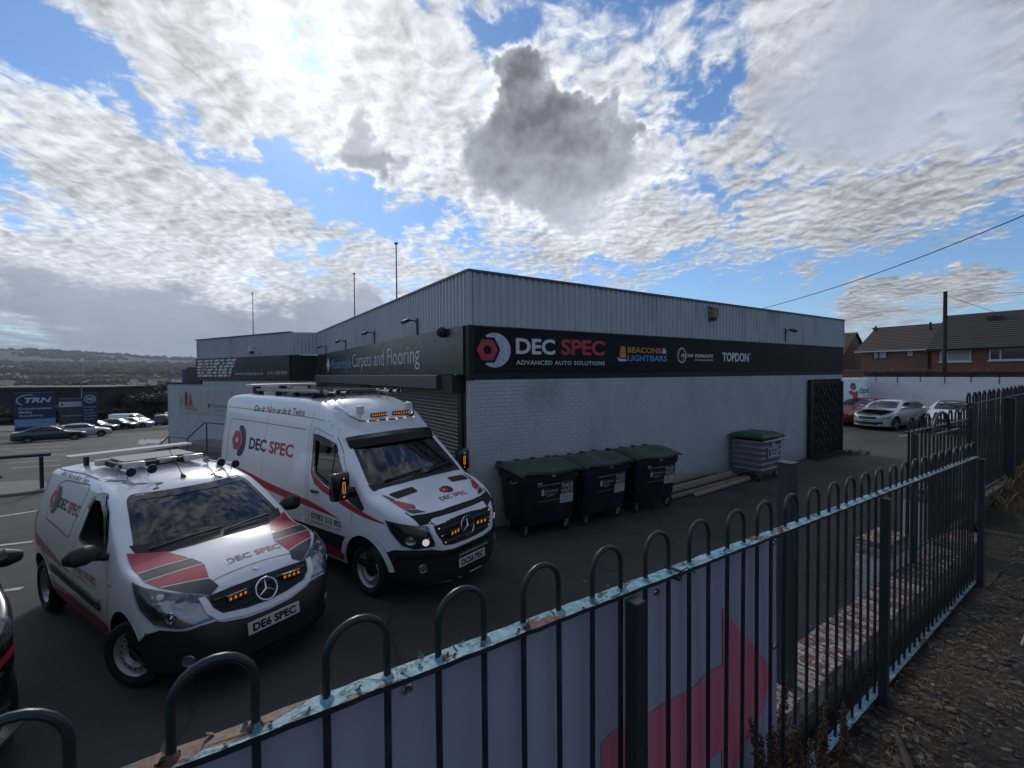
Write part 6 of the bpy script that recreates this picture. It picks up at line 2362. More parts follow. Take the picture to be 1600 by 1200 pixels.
    b.obj('door_handle', BLACK, t, smooth=True)
    for x, z, nm in ((-0.34, 0.915, 'side_repeater'), (-0.62, 0.70, 'side_badge')):
        p, n_ = bd.hit(SIDE, x, z, 0.004)
        b = MB()
        b.lathe([(0.024, 0), (0.02, 0.01), (0, 0.013)], axis='y', seg=14)
        b.obj(nm, mat('pale_lens', (0.4, 0.4, 0.42), 0.2, coat=0.5), t, smooth=True, loc=p, rot=(R(180), 0, 0))
    for s in (-1, 1):
        b = MB()
        prof = [(-0.50, 1.17, 0.05), (-0.50, 1.2, 0.09), (-0.49, 1.28, 0.115), (-0.47, 1.34, 0.10), (-0.47, 1.40, 0.05)]
        vs = []
        b.tube([(-0.5, s * 0.93, 1.21), (-0.49, s * 0.98, 1.225), (-0.47, s * 1.05, 1.23), (-0.48, s * 1.13, 1.215), (-0.51, s * 1.18, 1.20)], [0.045, 0.082, 0.098, 0.085, 0.04], 14)
        mr = b.obj('door_mirror', PLASTIC, t, smooth=True)
        q = MB()
        q.tube([(-0.47, s * 0.86, 1.15), (-0.48, s * 0.97, 1.18)], 0.035, 8)
        q.obj('mirror_arm', BLACK, mr)
    # roof kit
    for x, y in ((-1.42, -0.46), (-1.36, -0.28), (-1.25, 0.42), (-1.18, 0.56)):
        z = bd.hit(TOPP, x + 0.1, y, 0.085)[0].z
        air_horn(t, x, y, z, 0.28, 0.048)
    b = MB()
    b.box((-2.05, -0.40, 1.90), (-1.52, 0.36, 1.925))
    rp_ = b.obj('roof_panel', mat('grey_roof_panel', (0.16, 0.17, 0.18), 0.35, coat=0.3), t, bevel=0.006)
    for (x0, y0, x1, y1) in ((-2.1, -0.46, -1.48, -0.405), (-1.515, -0.42, -1.44, 0.42), (-2.1, 0.365, -1.48, 0.42)):
        b = MB()
        b.box((x0, y0, 1.835), (x1, y1, 1.90))
        b.obj('panel_frame', BLACK, rp_, bevel=0.008)
    for x, y in ((-1.46, -0.33), (-1.45, 0.30), (-1.49, 0.02), (-2.0, -0.43)):
        b = MB()
        b.box((x - 0.05, y - 0.11, 1.84), (x + 0.05, y + 0.11, 1.918))
        b.obj('roof_lamp', mat('cream_plastic', (0.55, 0.54, 0.5), 0.3, coat=0.3), t, bevel=0.018, smooth=True)
    b = MB()
    b.box((-2.58, -0.68, 1.915), (-2.38, 0.68, 1.945))
    rb_ = b.obj('rear_light_bar', MATS['cream_plastic'], t, bevel=0.012)
    for y in (-0.5, 0.5):
        b = MB()
        b.box((-2.52, y - 0.02, 1.78), (-2.44, y + 0.02, 1.914))
        b.obj('bracket', BLACK, rb_)
    b = MB()
    b.tube([(-0.92, -0.02, 1.735), (-0.96, -0.02, 1.765)], [0.03, 0.014], 10)
    b.tube([(-0.95, -0.02, 1.76), (-1.34, -0.02, 2.06)], [0.006, 0.003], 6)
    b.obj('aerial', BLACK, t)
    for s in (-1, 1):
        wheel(t, 0.0, s * 0.775, 0.318, 0.2, steer=R(24), side=s)
        wheel(t, -2.70, s * 0.79, 0.318, 0.2, side=s)
    for s in (-1, 1):
        dr = (-0.8, s * 0.6, 0)
        P('rear_lamp', poly(bd.to2d(dr, [(-3.05, s * 0.86, 1.2), (-3.28, s * 0.6, 1.2), (-3.34, s * 0.6, 0.8), (-3.12, s * 0.86, 0.8)])), dr, 0.006, mat('red_lens', (0.3, 0.01, 0.015), 0.15, coat=0.5), t, step=0.1)
    return t


make_small_van()

# ------------------------------------------------------------------ wheeled bins
BIN_NAVY = mat('navy_bin_plastic', (0.009, 0.012, 0.022), 0.45, world=True, var=0.25, vscale=3, dirt=(0.04, 0.04, 0.042), dirt_amt=0.5, dirt_scale=2.5)
BIN_GREEN = mat('green_lid_plastic', (0.045, 0.072, 0.05), 0.45, world=True, var=0.35, vscale=3, dirt=(0.08, 0.09, 0.075), dirt_amt=0.4, dirt_scale=2)
LABEL = mat('white_label_print', (0.42, 0.43, 0.45), 0.5, var=0.08)


def loft(secs, mb):
    """secs: list of equal-length closed loops of 3-D points"""
    k = len(secs[0])
    b0 = len(mb.v)
    for s in secs:
        mb.v += [tuple(p) for p in s]
    for i in range(len(secs) - 1):
        for j in range(k):
            j2 = (j + 1) % k
            mb.f.append((b0 + i * k + j, b0 + i * k + j2, b0 + (i + 1) * k + j2, b0 + (i + 1) * k + j))
    mb.f.append(tuple(b0 + j for j in range(k))[::-1])
    mb.f.append(tuple(b0 + (len(secs) - 1) * k + j for j in range(k)))
    mb.mi += [0] * ((len(secs) - 1) * k + 2)


def rrect(x0, x1, y0, y1, r, z, k=4):
    pts = []
    for cx, cy, a0 in ((x1 - r, y1 - r, 0), (x0 + r, y1 - r, 90), (x0 + r, y0 + r, 180), (x1 - r, y0 + r, 270)):
        for q in range(k + 1):
            a = R(a0 + 90 * q / k)
            pts.append((cx + r * math.cos(a), cy + r * math.sin(a), z))
    return pts


def castor(parent, x, y, rz):
    b = MB()
    b.lathe([(0.03, -0.022), (0.08, -0.022), (0.088, -0.012), (0.088, 0.012), (0.08, 0.022), (0.03, 0.022)], (0, 0, 0.088), 'y', 20)
    o = b.obj('castor', RUBBER, parent, smooth=True, loc=(x, y, 0), rot=(0, 0, rz))
    b = MB()
    b.prism([(-0.03, 0.07), (0.02, 0.07), (0.07, 0.22), (0.0, 0.22)], -0.032, -0.026)
    b.prism([(-0.03, 0.07), (0.02, 0.07), (0.07, 0.22), (0.0, 0.22)], 0.026, 0.032)
    b.box((-0.01, -0.035, 0.2205), (0.085, 0.035, 0.235))
    b.obj('fork', GALV, o)


def trade_bin(x, y, rz, label, sticker, seed):
    t = thing('wheelie_bin', label, 'bin', (x, y, 0), rz, 'navy trade waste bins against the brick wall')
    w, d = 1.24, 0.86          # local: x across, front at y=0, back at y=d
    b = MB()
    loft([rrect(-0.55, 0.55, 0.10, 0.78, 0.08, 0.235), rrect(-0.57, 0.57, 0.085, 0.80, 0.09, 0.32), rrect(-0.60, 0.60, 0.035, 0.85, 0.07, 0.98), rrect(-0.605, 0.605, 0.03, 0.855, 0.07, 1.0),
          rrect(-0.62, 0.62, 0.0, 0.88, 0.07, 1.01), rrect(-0.63, 0.63, -0.01, 0.89, 0.06, 1.14), rrect(-0.60, 0.60, 0.03, 0.86, 0.05, 1.15)], b)
    b.obj('body', BIN_NAVY, t, smooth=True, angle=50)
    b = MB()
    nx, ny = 22, 10
    for j in range(ny + 1):
        v = j / ny
        for i in range(nx + 1):
            u = i / nx
            xx = -0.655 + 1.31 * u
            yy = -0.06 + 1.0 * v
            dome = 0.12 * math.sin(math.pi * min(1, max(0, v * 0.9 + 0.1))) ** 0.7
            edge = min(1.0, min(u, 1 - u) / 0.09)
            rib = 0.025 * (math.exp(-((u - 0.30) / 0.10) ** 2) + math.exp(-((u - 0.72) / 0.13) ** 2))
            wave = 0.02 * math.sin(u * 6.28 + 1.2) * (1 - v)
            z = 1.155 + 0.06 * v + dome * (0.25 + 0.75 * edge ** 0.6) + rib * math.sin(math.pi * v) ** 0.5 + wave
            b.v.append((xx, yy, z))
    for j in range(ny):
        for i in range(nx):
            b.f.append((j * (nx + 1) + i, j * (nx + 1) + i + 1, (j + 1) * (nx + 1) + i + 1, (j + 1) * (nx + 1) + i))
    nt = len(b.v)
    rim = [i for i in range(nx + 1)] + [(j * (nx + 1) + nx) for j in range(1, ny + 1)] + [ny * (nx + 1) + i for i in range(nx - 1, -1, -1)] + [j * (nx + 1) for j in range(ny - 1, 0, -1)]
    for i in rim:
        p = b.v[i]
        b.v.append((p[0], p[1], p[2] - 0.045))
    for q in range(len(rim)):
        q2 = (q + 1) % len(rim)
        b.f.append((rim[q], nt + q, nt + q2, rim[q2]))
    b.mi = [0] * len(b.f)
    lid = b.obj('lid', BIN_GREEN, t, smooth=True, angle=50)
    for xx in (-0.56, -0.17, 0.2, 0.56):
        q = MB()
        q.box((xx - 0.05, 0.88, 1.20), (xx + 0.05, 0.985, 1.275))
        q.obj('hinge', BIN_NAVY, lid, bevel=0.015)
    q = MB()
    q.tube([(-0.6, 0.95, 1.23), (0.6, 0.95, 1.23)], 0.018, 8)
    q.obj('hinge_rod', BIN_NAVY, lid)
    q = MB()
    q.box((-0.03, -0.075, 1.10), (0.03, -0.062, 1.135))
    q.obj('lock', GALV, lid)
    for s in (-1, 1):
        q = MB()
        q.lathe([(0.045, 0), (0.045, 0.1), (0.035, 0.11), (0, 0.11)], (s * 0.6, 0.45, 1.06), 'x', 14, M=Matrix.Scale(s, 3, (1, 0, 0)) if s < 0 else None)
        q.obj('lifting_trunnion', BIN_NAVY, t, smooth=True)
        q = MB()
        q.tube([(s * 0.62, 0.2, 1.02), (s * 0.66, 0.22, 1.0), (s * 0.66, 0.36, 0.985), (s * 0.62, 0.38, 1.02)], 0.008, 6)
        q.obj('handle', GALV, t)
    for xx, yy, rz_ in ((-0.46, 0.2, 0.4), (0.46, 0.2, -0.9), (-0.46, 0.7, 1.2), (0.46, 0.7, 0.2)):
        castor(t, xx, yy, rz_)
    # print on the front: sloping face, y = 0.085..0.035 between z .32 and .98
    def fy(z):
        return 0.085 - 0.05 * (z - 0.32) / 0.66
    def pf(name, sh, m_, th=0.003):
        mb = MB()
        for vs, fs in sh:
            mb.add([(a, fy(c) - th, c) for a, c in vs], fs)
        return mb.obj(name, m_, t, fix=False)
    pf('lettering', [fit_text('TRADE', 0.24, 0.51, 0.845, 0.925, bold=0.03)], LABEL)
    pf('lettering', [fit_text('WASTE', 0.24, 0.51, 0.75, 0.83, bold=0.03)], LABEL)
    pf('lettering', [fit_text('your bin for', 0.25, 0.5, 0.94, 0.965)], LABEL)
    lb = pf('label', [poly([(0.225, 0.56), (0.52, 0.56), (0.52, 0.735), (0.225, 0.735)])], LABEL)
    rr = random.Random(seed)
    for q in range(4):
        x1 = rr.uniform(0.36, 0.5)
        pf('label_line', [poly([(0.25, 0.70 - q * 0.033), (x1, 0.70 - q * 0.033), (x1, 0.706 - q * 0.033), (0.25, 0.706 - q * 0.033)])], NAVY, 0.005)
    pf('lettering', [fit_text('BUSINESS WASTE SERVICES', -0.27, 0.21, 0.925, 0.95, bold=0.01)], LABEL)
    pf('lettering', [fit_text('Gateshead', -0.11, 0.17, 0.80, 0.855, bold=0.0)], LABEL)
    pf('lettering', [fit_text('Council', -0.11, 0.05, 0.745, 0.785, bold=0.0)], LABEL)
    pf('emblem', [poly([(-0.19, 0.75), (-0.13, 0.75), (-0.13, 0.84), (-0.16, 0.875), (-0.19, 0.84)])], LABEL)
    pf('underline', [poly([(-0.06, 0.725), (0.08, 0.745), (0.17, 0.775), (0.08, 0.737), (-0.06, 0.715)])], LABEL)
    pf('lettering', [fit_text('www.gateshead.gov.uk/tradewaste', -0.27, 0.21, 0.635, 0.66)], LABEL)
    if sticker:
        pf('sticker', [poly([(-0.28, 0.965), (-0.18, 0.965), (-0.18, 1.0), (-0.28, 1.0)])], LABEL)
    return t


trade_bin(5.06, 6.47, R(-3), 'navy trade waste bin with green lid nearest the high roof van', True, 1)
trade_bin(6.42, 6.40, R(2.5), 'middle navy trade waste bin of three with faded green lid', False, 2)
trade_bin(7.84, 6.36, R(-3.5), 'navy trade waste bin with green lid beside the cardboard tubes', True, 3)

# steel bin
t = thing('steel_bin', 'ribbed galvanised steel bin with bright green lid beside the tubes', 'bin', (12.72, 6.5, 0), R(2))
BG = mat('dull_galvanised', (0.22, 0.235, 0.26), 0.45, metal=0.35, var=0.15, vscale=3, dirt=(0.1, 0.1, 0.1), dirt_amt=0.4, dirt_scale=2.5)
b = MB()
secs = []
z = 0.25
while z < 1.13:
    for dz, e in ((0, 0.0), (0.03, 0.014), (0.06, 0.014), (0.09, 0.0)):
        zz = min(z + dz, 1.15)
        k = 0.035 * (1.15 - zz)
        secs.append(rrect(-0.55 + k - e, 0.55 - k + e, 0.02 + k - e, 0.88 - k + e, 0.04, zz, 3))
    z += 0.15
loft(secs, b)
b.obj('body', BG, t, smooth=True, angle=25)
b = MB()
loft([rrect(-0.6, 0.6, -0.05, 0.93, 0.05, 1.15), rrect(-0.61, 0.61, -0.06, 0.94, 0.05, 1.20), rrect(-0.52, 0.52, 0.05, 0.86, 0.1, 1.27), rrect(-0.3, 0.3, 0.2, 0.7, 0.1, 1.30)], b)
lid = b.obj('lid', mat('bright_green_lid', (0.012, 0.07, 0.035), 0.35, var=0.15, vscale=3), t, smooth=True, angle=50)
for xx in (-0.3, 0.05, 0.35):
    q = MB()
    q.box((xx - 0.08, 0.1, 1.255), (xx + 0.02, 0.75, 1.30))
    q.obj('rib', MATS['bright_green_lid'], lid, bevel=0.015)
b = MB()
b.tube([(-0.62, -0.07, 1.10), (0.63, -0.07, 1.10)], 0.025, 10)
b.obj('lifting_bar', GALV, t)
for s in (-1, 1):
    b = MB()
    b.tube([(s * 0.57, 0.3, 0.8), (s * 0.60, 0.31, 0.8), (s * 0.60, 0.6, 0.8), (s * 0.57, 0.61, 0.8)], 0.01, 6)
    b.obj('handle', GALV, t)
for xx, yy, rz_ in ((-0.45, 0.13, 0.4), (0.45, 0.13, -0.6), (-0.45, 0.75, 0), (0.45, 0.75, 0.3)):
    castor(t, xx, yy, rz_)
b = MB()
b.box((-0.26, -0.003, 0.62), (0.30, 0.0, 0.90))
lb = b.obj('label', LABEL, t)
b = MB()
b.add([(-0.215, -0.005, 0.66), (-0.13, -0.005, 0.66), (-0.13, -0.005, 0.86), (-0.215, -0.005, 0.86)], [(0, 1, 2, 3)])
b.obj('emblem', NAVY, lb)
vs, fs = fit_text('Gateshead', -0.09, 0.27, 0.79, 0.86, bold=0.02)
MB().add([(a, -0.005, c) for a, c in vs], fs).obj('lettering', NAVY, lb, fix=False)
vs, fs = fit_text('Council', -0.09, 0.2, 0.70, 0.765, bold=0.02)
MB().add([(a, -0.005, c) for a, c in vs], fs).obj('lettering', NAVY, lb, fix=False)
b = MB()
b.box((-0.06, -0.003, 0.92), (0.12, 0.0, 1.05))
b.obj('sticker', LABEL, t)

# cardboard carpet tubes
CARD = [mat('cardboard_tube', (0.20, 0.155, 0.115), 0.85, var=0.15, vscale=4), mat('pale_cardboard_tube', (0.26, 0.21, 0.16), 0.85, var=0.15, vscale=4), mat('damp_cardboard_tube', (0.13, 0.1, 0.075), 0.85, var=0.2, vscale=4)]
TUBES = [((9.35, 6.6, 0.058), (12.12, 6.83, 0.058), 0.058, 1, 'cardboard tube lying foremost with its open end facing the camera'),
         ((8.75, 6.78, 0.06), (12.3, 6.98, 0.06), 0.06, 0, 'cardboard tube second from the front of the pile on the ground'),
         ((8.8, 6.93, 0.058), (12.0, 7.12, 0.058), 0.058, 2, 'darker cardboard tube in the bottom layer of the pile'),
         ((8.9, 7.08, 0.06), (12.15, 7.25, 0.06), 0.06, 0, 'cardboard tube on the ground close to the brick wall'),
         ((8.7, 7.24, 0.06), (11.8, 7.38, 0.06), 0.06, 1, 'cardboard tube on the ground touching the brick wall'),
         ((8.6, 6.86, 0.165), (11.6, 7.06, 0.165), 0.058, 0, 'cardboard tube in the second layer at the front of the pile'),
         ((8.7, 7.02, 0.165), (11.9, 7.2, 0.17), 0.06, 1, 'pale cardboard tube in the middle of the second layer'),
         ((8.6, 7.18, 0.17), (11.4, 7.34, 0.17), 0.058, 2, 'damp dark cardboard tube in the second layer by the wall'),
         ((8.6, 7.1, 0.27), (10.9, 7.26, 0.28), 0.06, 0, 'cardboard tube on top of the pile with a ragged end'),
         ((8.5, 7.26, 0.28), (10.4, 7.38, 0.28), 0.058, 1, 'shortest cardboard tube on top of the pile against the wall')]
for p0, p1, r, m_, lab in TUBES:
    p0, p1 = Vector(p0), Vector(p1)
    d = p1 - p0
    L = d.length
    M = d.to_track_quat('X', 'Z').to_matrix()
    b = MB()
    b.lathe([(r - 0.012, 0.0), (r, 0.0), (r, L), (r - 0.012, L)], axis='x', seg=16, M=M)
    b.f = [f for f in b.f if len(f) == 4]
    b.mi = [0] * len(b.f)
    n0 = len(b.v)
    b.lathe([(r - 0.0125, 0.002), (r - 0.0125, L - 0.002)], axis='x', seg=16, M=M)
    b.f = [f for f in b.f if len(f) == 4]
    b.mi = [0] * len(b.f)
    o = b.obj('cardboard_tube', CARD[m_], smooth=True, loc=p0, fix=False, angle=50)
    tag(o, lab, 'tube', 'cardboard tubes piled along the wall')

# ------------------------------------------------------------------ litter and plants along the path
rg = random.Random(31)


def scatter(name, n, make, xr, yr, material, kind='stuff'):
    b = MB()
    for _ in range(n):
        for _t in range(8):
            x = xr[0] + (xr[1] - xr[0]) * rg.random() ** 1.3
            y = rg.uniform(*yr)
            dens = 0.35 + 0.65 * math.exp(-((y - 0.75) / 0.3) ** 2)
            if mnoise.noise(Vector((x * 1.6, y * 1.6, 7))) * 0.6 + dens > rg.random():
                break
        make(b, x, y, dirt_z(x, y))
    o = b.obj(name, material, fix=False)
    tag(o, kind=kind)
    return o


def stone(b, x, y, z):
    s = rg.choice((0.006, 0.008, 0.01, 0.013, 0.02)) * rg.uniform(0.7, 1.3)
    vs = []
    for dz, k in ((-0.5, 0.7), (0.15, 1.0), (0.55, 0.55)):
        a0 = rg.uniform(0, 6)
        for q in range(5):
            a = a0 * 0.1 + q * 2 * math.pi / 5
            vs.append((x + s * k * math.cos(a) * rg.uniform(0.7, 1.3), y + s * k * math.sin(a) * rg.uniform(0.7, 1.3), z + s * dz * 0.7))
    fs = [(i, (i + 1) % 5, 5 + (i + 1) % 5, 5 + i) for i in range(5)] + [(5 + i, 5 + (i + 1) % 5, 10 + (i + 1) % 5, 10 + i) for i in range(5)] + [(10, 11, 12, 13, 14)]
    b.add(vs, fs)


def leaf(b, x, y, z):
    s = rg.uniform(0.006, 0.018)
    a = rg.uniform(0, 6.3)
    u, v = Vector((math.cos(a), math.sin(a), rg.uniform(-0.3, 0.3))), Vector((-math.sin(a), math.cos(a), rg.uniform(-0.4, 0.4)))
    c = Vector((x, y, z + 0.006))
    up = Vector((0, 0, s * 0.35))
    b.add([c - u * s, c - u * s * 0.2 + v * s * 0.55 + up, c + u * s, c - u * s * 0.2 - v * s * 0.55 + up * 0.6, c], [(0, 4, 1), (1, 4, 2), (0, 3, 4), (4, 3, 2)])


def straw(b, x, y, z):
    L = rg.uniform(0.02, 0.09)
    a = rg.uniform(0, 6.3)
    c = Vector((x, y, z + 0.004))
    d = Vector((math.cos(a), math.sin(a), 0)) * L
    d.z = rg.uniform(0, 0.015)
    n = Vector((-d.y, d.x, 0)).normalized() * 0.0014
    mid = c + d * 0.5 + n * rg.uniform(-6, 6) + Vector((0, 0, 0.004))
    up = Vector((0, 0, 0.0022))
    b.add([c - n, c + n, c + up, mid - n, mid + n, mid + up, c + d], [(0, 3, 5, 2), (1, 2, 5, 4), (0, 1, 4, 3), (3, 6, 5), (4, 5, 6), (3, 4, 6)])


scatter('path_stones', 3000, stone, (1.2, 7.0), (-0.6, 0.92), mat('path_stone', (0.066, 0.053, 0.04), 0.9, var=0.5, vscale=40))
scatter('pale_stones', 420, stone, (1.2, 7.0), (-0.6, 0.92), mat('pale_path_stone', (0.13, 0.112, 0.09), 0.9, var=0.3, vscale=40))
scatter('dead_leaves', 1000, leaf, (1.2, 6.5), (-0.5, 0.92), mat('dead_leaf', (0.10, 0.065, 0.038), 0.8, var=0.5, vscale=30))
scatter('pale_leaves', 260, leaf, (1.2, 6.5), (-0.5, 0.92), mat('bleached_leaf', (0.17, 0.135, 0.10), 0.8, var=0.4, vscale=30))
scatter('straw', 1100, straw, (1.2, 7.5), (-0.5, 0.93), mat('dry_straw', (0.22, 0.17, 0.11), 0.8, var=0.3, vscale=30))
scatter('fallen_twigs', 500, straw, (1.2, 5.5), (0.1, 0.93), mat('dark_twig', (0.05, 0.035, 0.025), 0.85, var=0.3, vscale=30))
# the larger pieces that can be told apart
STICK = mat('bleached_stick', (0.30, 0.25, 0.19), 0.8, var=0.2, vscale=12)
for x, y, L, a, r, lab in ((4.05, 0.60, 0.34, 0.05, 0.007, 'pale straight stick lying across the dirt path near the railing end'), (2.62, 0.36, 0.15, -0.75, 0.004, 'thin pale stick lying diagonally at the bottom of the dirt path'),
                           (2.42, 0.26, 0.08, 1.35, 0.004, 'short pale twig standing out on the dark dirt near the bottom edge'), (2.28, 0.62, 0.26, 0.5, 0.016, 'thick dark branch piece among dead leaves by the railing post')):
    b = MB()
    d = Vector((math.cos(a), math.sin(a), 0)) * L
    b.tube([(0, 0, 0), d * 0.5 + Vector((0, 0, 0.004)), d], [r, r * 0.9, r * 0.6], 7)
    tag(b.obj('stick', STICK if r < 0.01 else MATS['dark_twig'], smooth=True, loc=(x, y, dirt_z(x, y) + r)), lab, 'stick')
for x, y, s, lab in ((2.56, 0.17, 0.035, 'crumpled white paper scrap on the dirt near the bottom right'), (4.85, 0.25, 0.04, 'white scrap of litter on the dirt path farther up'), (1.93, 0.72, 0.05, 'torn white paper piece among the dry weeds at the bottom')):
    b = MB()
    k = 5
    for j in range(k):
        for i in range(k):
            b.v.append(((i - 2) * s / 2 + rg.uniform(-1, 1) * s * 0.15, (j - 2) * s / 3 + rg.uniform(-1, 1) * s * 0.15, rg.uniform(0, 0.6) * s))
    for j in range(k - 1):
        for i in range(k - 1):
            b.f.append((j * k + i, j * k + i + 1, (j + 1) * k + i + 1, (j + 1) * k + i))
            b.mi.append(0)
    tag(b.obj('paper_scrap', mat('litter_white', (0.45, 0.46, 0.47), 0.8), fix=False, loc=(x, y, dirt_z(x, y) + 0.004)), lab, 'litter')
b = MB()
b.lathe([(0.0, 0), (0.028, 0.0), (0.03, 0.012), (0.027, 0.018), (0.018, 0.008), (0, 0.006)], seg=14)
tag(b.obj('bottle_cap', mat('dull_yellow_plastic', (0.11, 0.085, 0.025), 0.6), smooth=True, loc=(2.47, 0.9, 1.33)), 'dull yellow plastic lid lying between railing and brick wall', 'litter')

# dried dock plants
DOCK = mat('dead_dock_seed', (0.07, 0.036, 0.02), 0.9, var=0.5, vscale=60)
DOCK2 = mat('dead_dock_stem', (0.075, 0.045, 0.03), 0.9, var=0.3, vscale=20)


def dock(x, y, h, lean, label, seed):
    rr = random.Random(seed)
    z = dirt_z(x, min(y, 0.9))
    h *= 1.3
    t = thing('dried_dock_plant', label, 'plant', (x, y, z - 0.01))
    for s in range(3):
        a = rr.uniform(0, 6.3)
        ln = lean * rr.uniform(0.4, 1.3)
        hh = h * rr.uniform(0.6, 1.0)
        pts = [Vector((math.cos(a) * ln * q * q, math.sin(a) * ln * 0.4 * q * q, hh * q)) for q in (0, 0.25, 0.5, 0.75, 1.0)]
        b = MB()
        b.tube(pts, [0.0035, 0.003, 0.0026, 0.002, 0.0012], 6)
        b.obj('stem', DOCK2, t)
        b = MB()
        for q in range(330):
            u = 0.3 + 0.7 * rr.random()
            i = min(3, int(u * 4))
            c = pts[i].lerp(pts[i + 1], u * 4 - i)
            rad = 0.016 * (1.15 - u) + 0.004
            c = c + Vector((rr.gauss(0, rad * 0.7), rr.gauss(0, rad * 0.7), rr.gauss(0, 0.012)))
            k = rr.uniform(0.003, 0.007)
            d1 = Vector((rr.uniform(-1, 1), rr.uniform(-1, 1), rr.uniform(-1, 1))).normalized() * k
            d2 = d1.orthogonal().normalized() * k * 0.7
            b.add([c - d1, c + d2, c + d1, c - d2], [(0, 1, 2, 3)])
        tag(b.obj('seed_head', DOCK, t, fix=False), kind='stuff')
        b = MB()
        for q in range(4):
            u = rr.uniform(0.1, 0.5)
            i = min(3, int(u * 4))
            c = pts[i].lerp(pts[i + 1], u * 4 - i)
            a2 = rr.uniform(0, 6.3)
            d1 = Vector((math.cos(a2), math.sin(a2), -0.4)) * rr.uniform(0.03, 0.06)
            d2 = Vector((-math.sin(a2), math.cos(a2), 0.5)) * 0.008
            b.add([c, c + d1 * 0.5 + d2, c + d1 - Vector((0, 0, 0.01)), c + d1 * 0.5 - d2], [(0, 1, 2), (0, 2, 3)])
        tag(b.obj('withered_leaves', DOCK, t, fix=False), kind='stuff')


for i, (x, y, h, ln, lab) in enumerate(((1.62, 0.80, 0.34, 0.06, 'dried dock plant leaning over the end of the arrow banner'), (1.80, 0.83, 0.36, 0.03, 'thick dried dock plant at the foot of the stub post'),
                                        (1.93, 0.80, 0.30, 0.03, 'rusty brown dock plant just right of the banner'), (2.03, 0.76, 0.27, 0.02, 'upright dried dock plant in front of the blue bottom rail'),
                                        (1.50, 0.78, 0.42, 0.09, 'tall drooping dock plant in front of the pink arrow tip'), (1.72, 0.76, 0.28, 0.05, 'short dense dock plant at the bottom by the banner edge'),
                                        (1.86, 0.92, 0.36, 0.05, 'dock plant growing between railing and brick wall'))):
    dock(x, y, h, ln, lab, 40 + i)
# grass tufts by the far plinth and the wall foot
GRASS = mat('dry_grass', (0.12, 0.085, 0.04), 0.9, var=0.4, vscale=30)


def tufts(name, spots, material, h=0.12, n=40):
    b = MB()
    for (x, y, z, sp) in spots:
        for _ in range(n):
            a, r = rg.uniform(0, 6.3), sp * math.sqrt(rg.random())
            c = Vector((x + r * math.cos(a), y + r * math.sin(a), z))
            hh = h * rg.uniform(0.4, 1.2)
            ln = Vector((rg.uniform(-1, 1), rg.uniform(-1, 1), 0)) * hh * 0.6
            w = Vector((math.cos(a * 3), math.sin(a * 3), 0)) * 0.003
            b.add([c - w, c + w, c + ln * 0.4 + Vector((0, 0, hh * 0.7)) + w * 0.6, c + ln + Vector((0, 0, hh))], [(0, 1, 2), (0, 2, 3)])
    tag(b.obj(name, material, fix=False), kind='stuff')


tufts('dry_grass', [(6.9 + 0.33 * q, 1.12 + rg.uniform(-0.12, 0.12), dirt_z(6.9 + 0.33 * q, 0.94), 0.2) for q in range(12)], GRASS, 0.16, 60)
tufts('weeds', [(16.6 + 0.3 * q, 7.2 + rg.uniform(-0.1, 0.1), 0, 0.2) for q in range(9)] + [(19.4, 7.0, 0, 0.4), (19.1, 6.8, 0, 0.3), (18.6, 6.95, 0, 0.3)], mat('weed_green', (0.045, 0.06, 0.02), 0.9, var=0.4, vscale=30), 0.14, 50)


def crumb(b, x, y, z):
    s = rg.uniform(0.008, 0.03)
    a = rg.uniform(0, 6)
    pts = [(x + s * rg.uniform(0.5, 1.2) * math.cos(a + q * 1.05), y + s * rg.uniform(0.5, 1.2) * math.sin(a + q * 1.05)) for q in range(6)]
    b.add([(p, q, 0.004) for p, q in pts] + [(x, y, 0.004 + s * 0.3)], [(i, (i + 1) % 6, 6) for i in range(6)])


b = MB()
for _ in range(420):
    x, y = rg.uniform(3.5, 20), rg.uniform(1.4, 7.3)
    crumb(b, x, y, 0)
for _ in range(160):
    x = rg.gauss(5.3, 1.3)
    y = rg.gauss(2.2, 0.5) + 0.1 * (x - 5)
    crumb(b, x, max(1.4, y), 0)
tag(b.obj('yard_debris', mat('pale_crumbs', (0.20, 0.185, 0.165), 0.9, var=0.5, vscale=20), fix=False), kind='stuff')

# ------------------------------------------------------------------ yard at the right: white wall, houses, pole
WW = mat('bright_white_wall_paint', (0.80, 0.82, 0.84), 0.65, var=0.06, vscale=1.5, dirt=(0.4, 0.38, 0.37), dirt_amt=0.25, dirt_scale=1.6, bump=0.5, bscale=14, bdist=0.02)
HB = {}


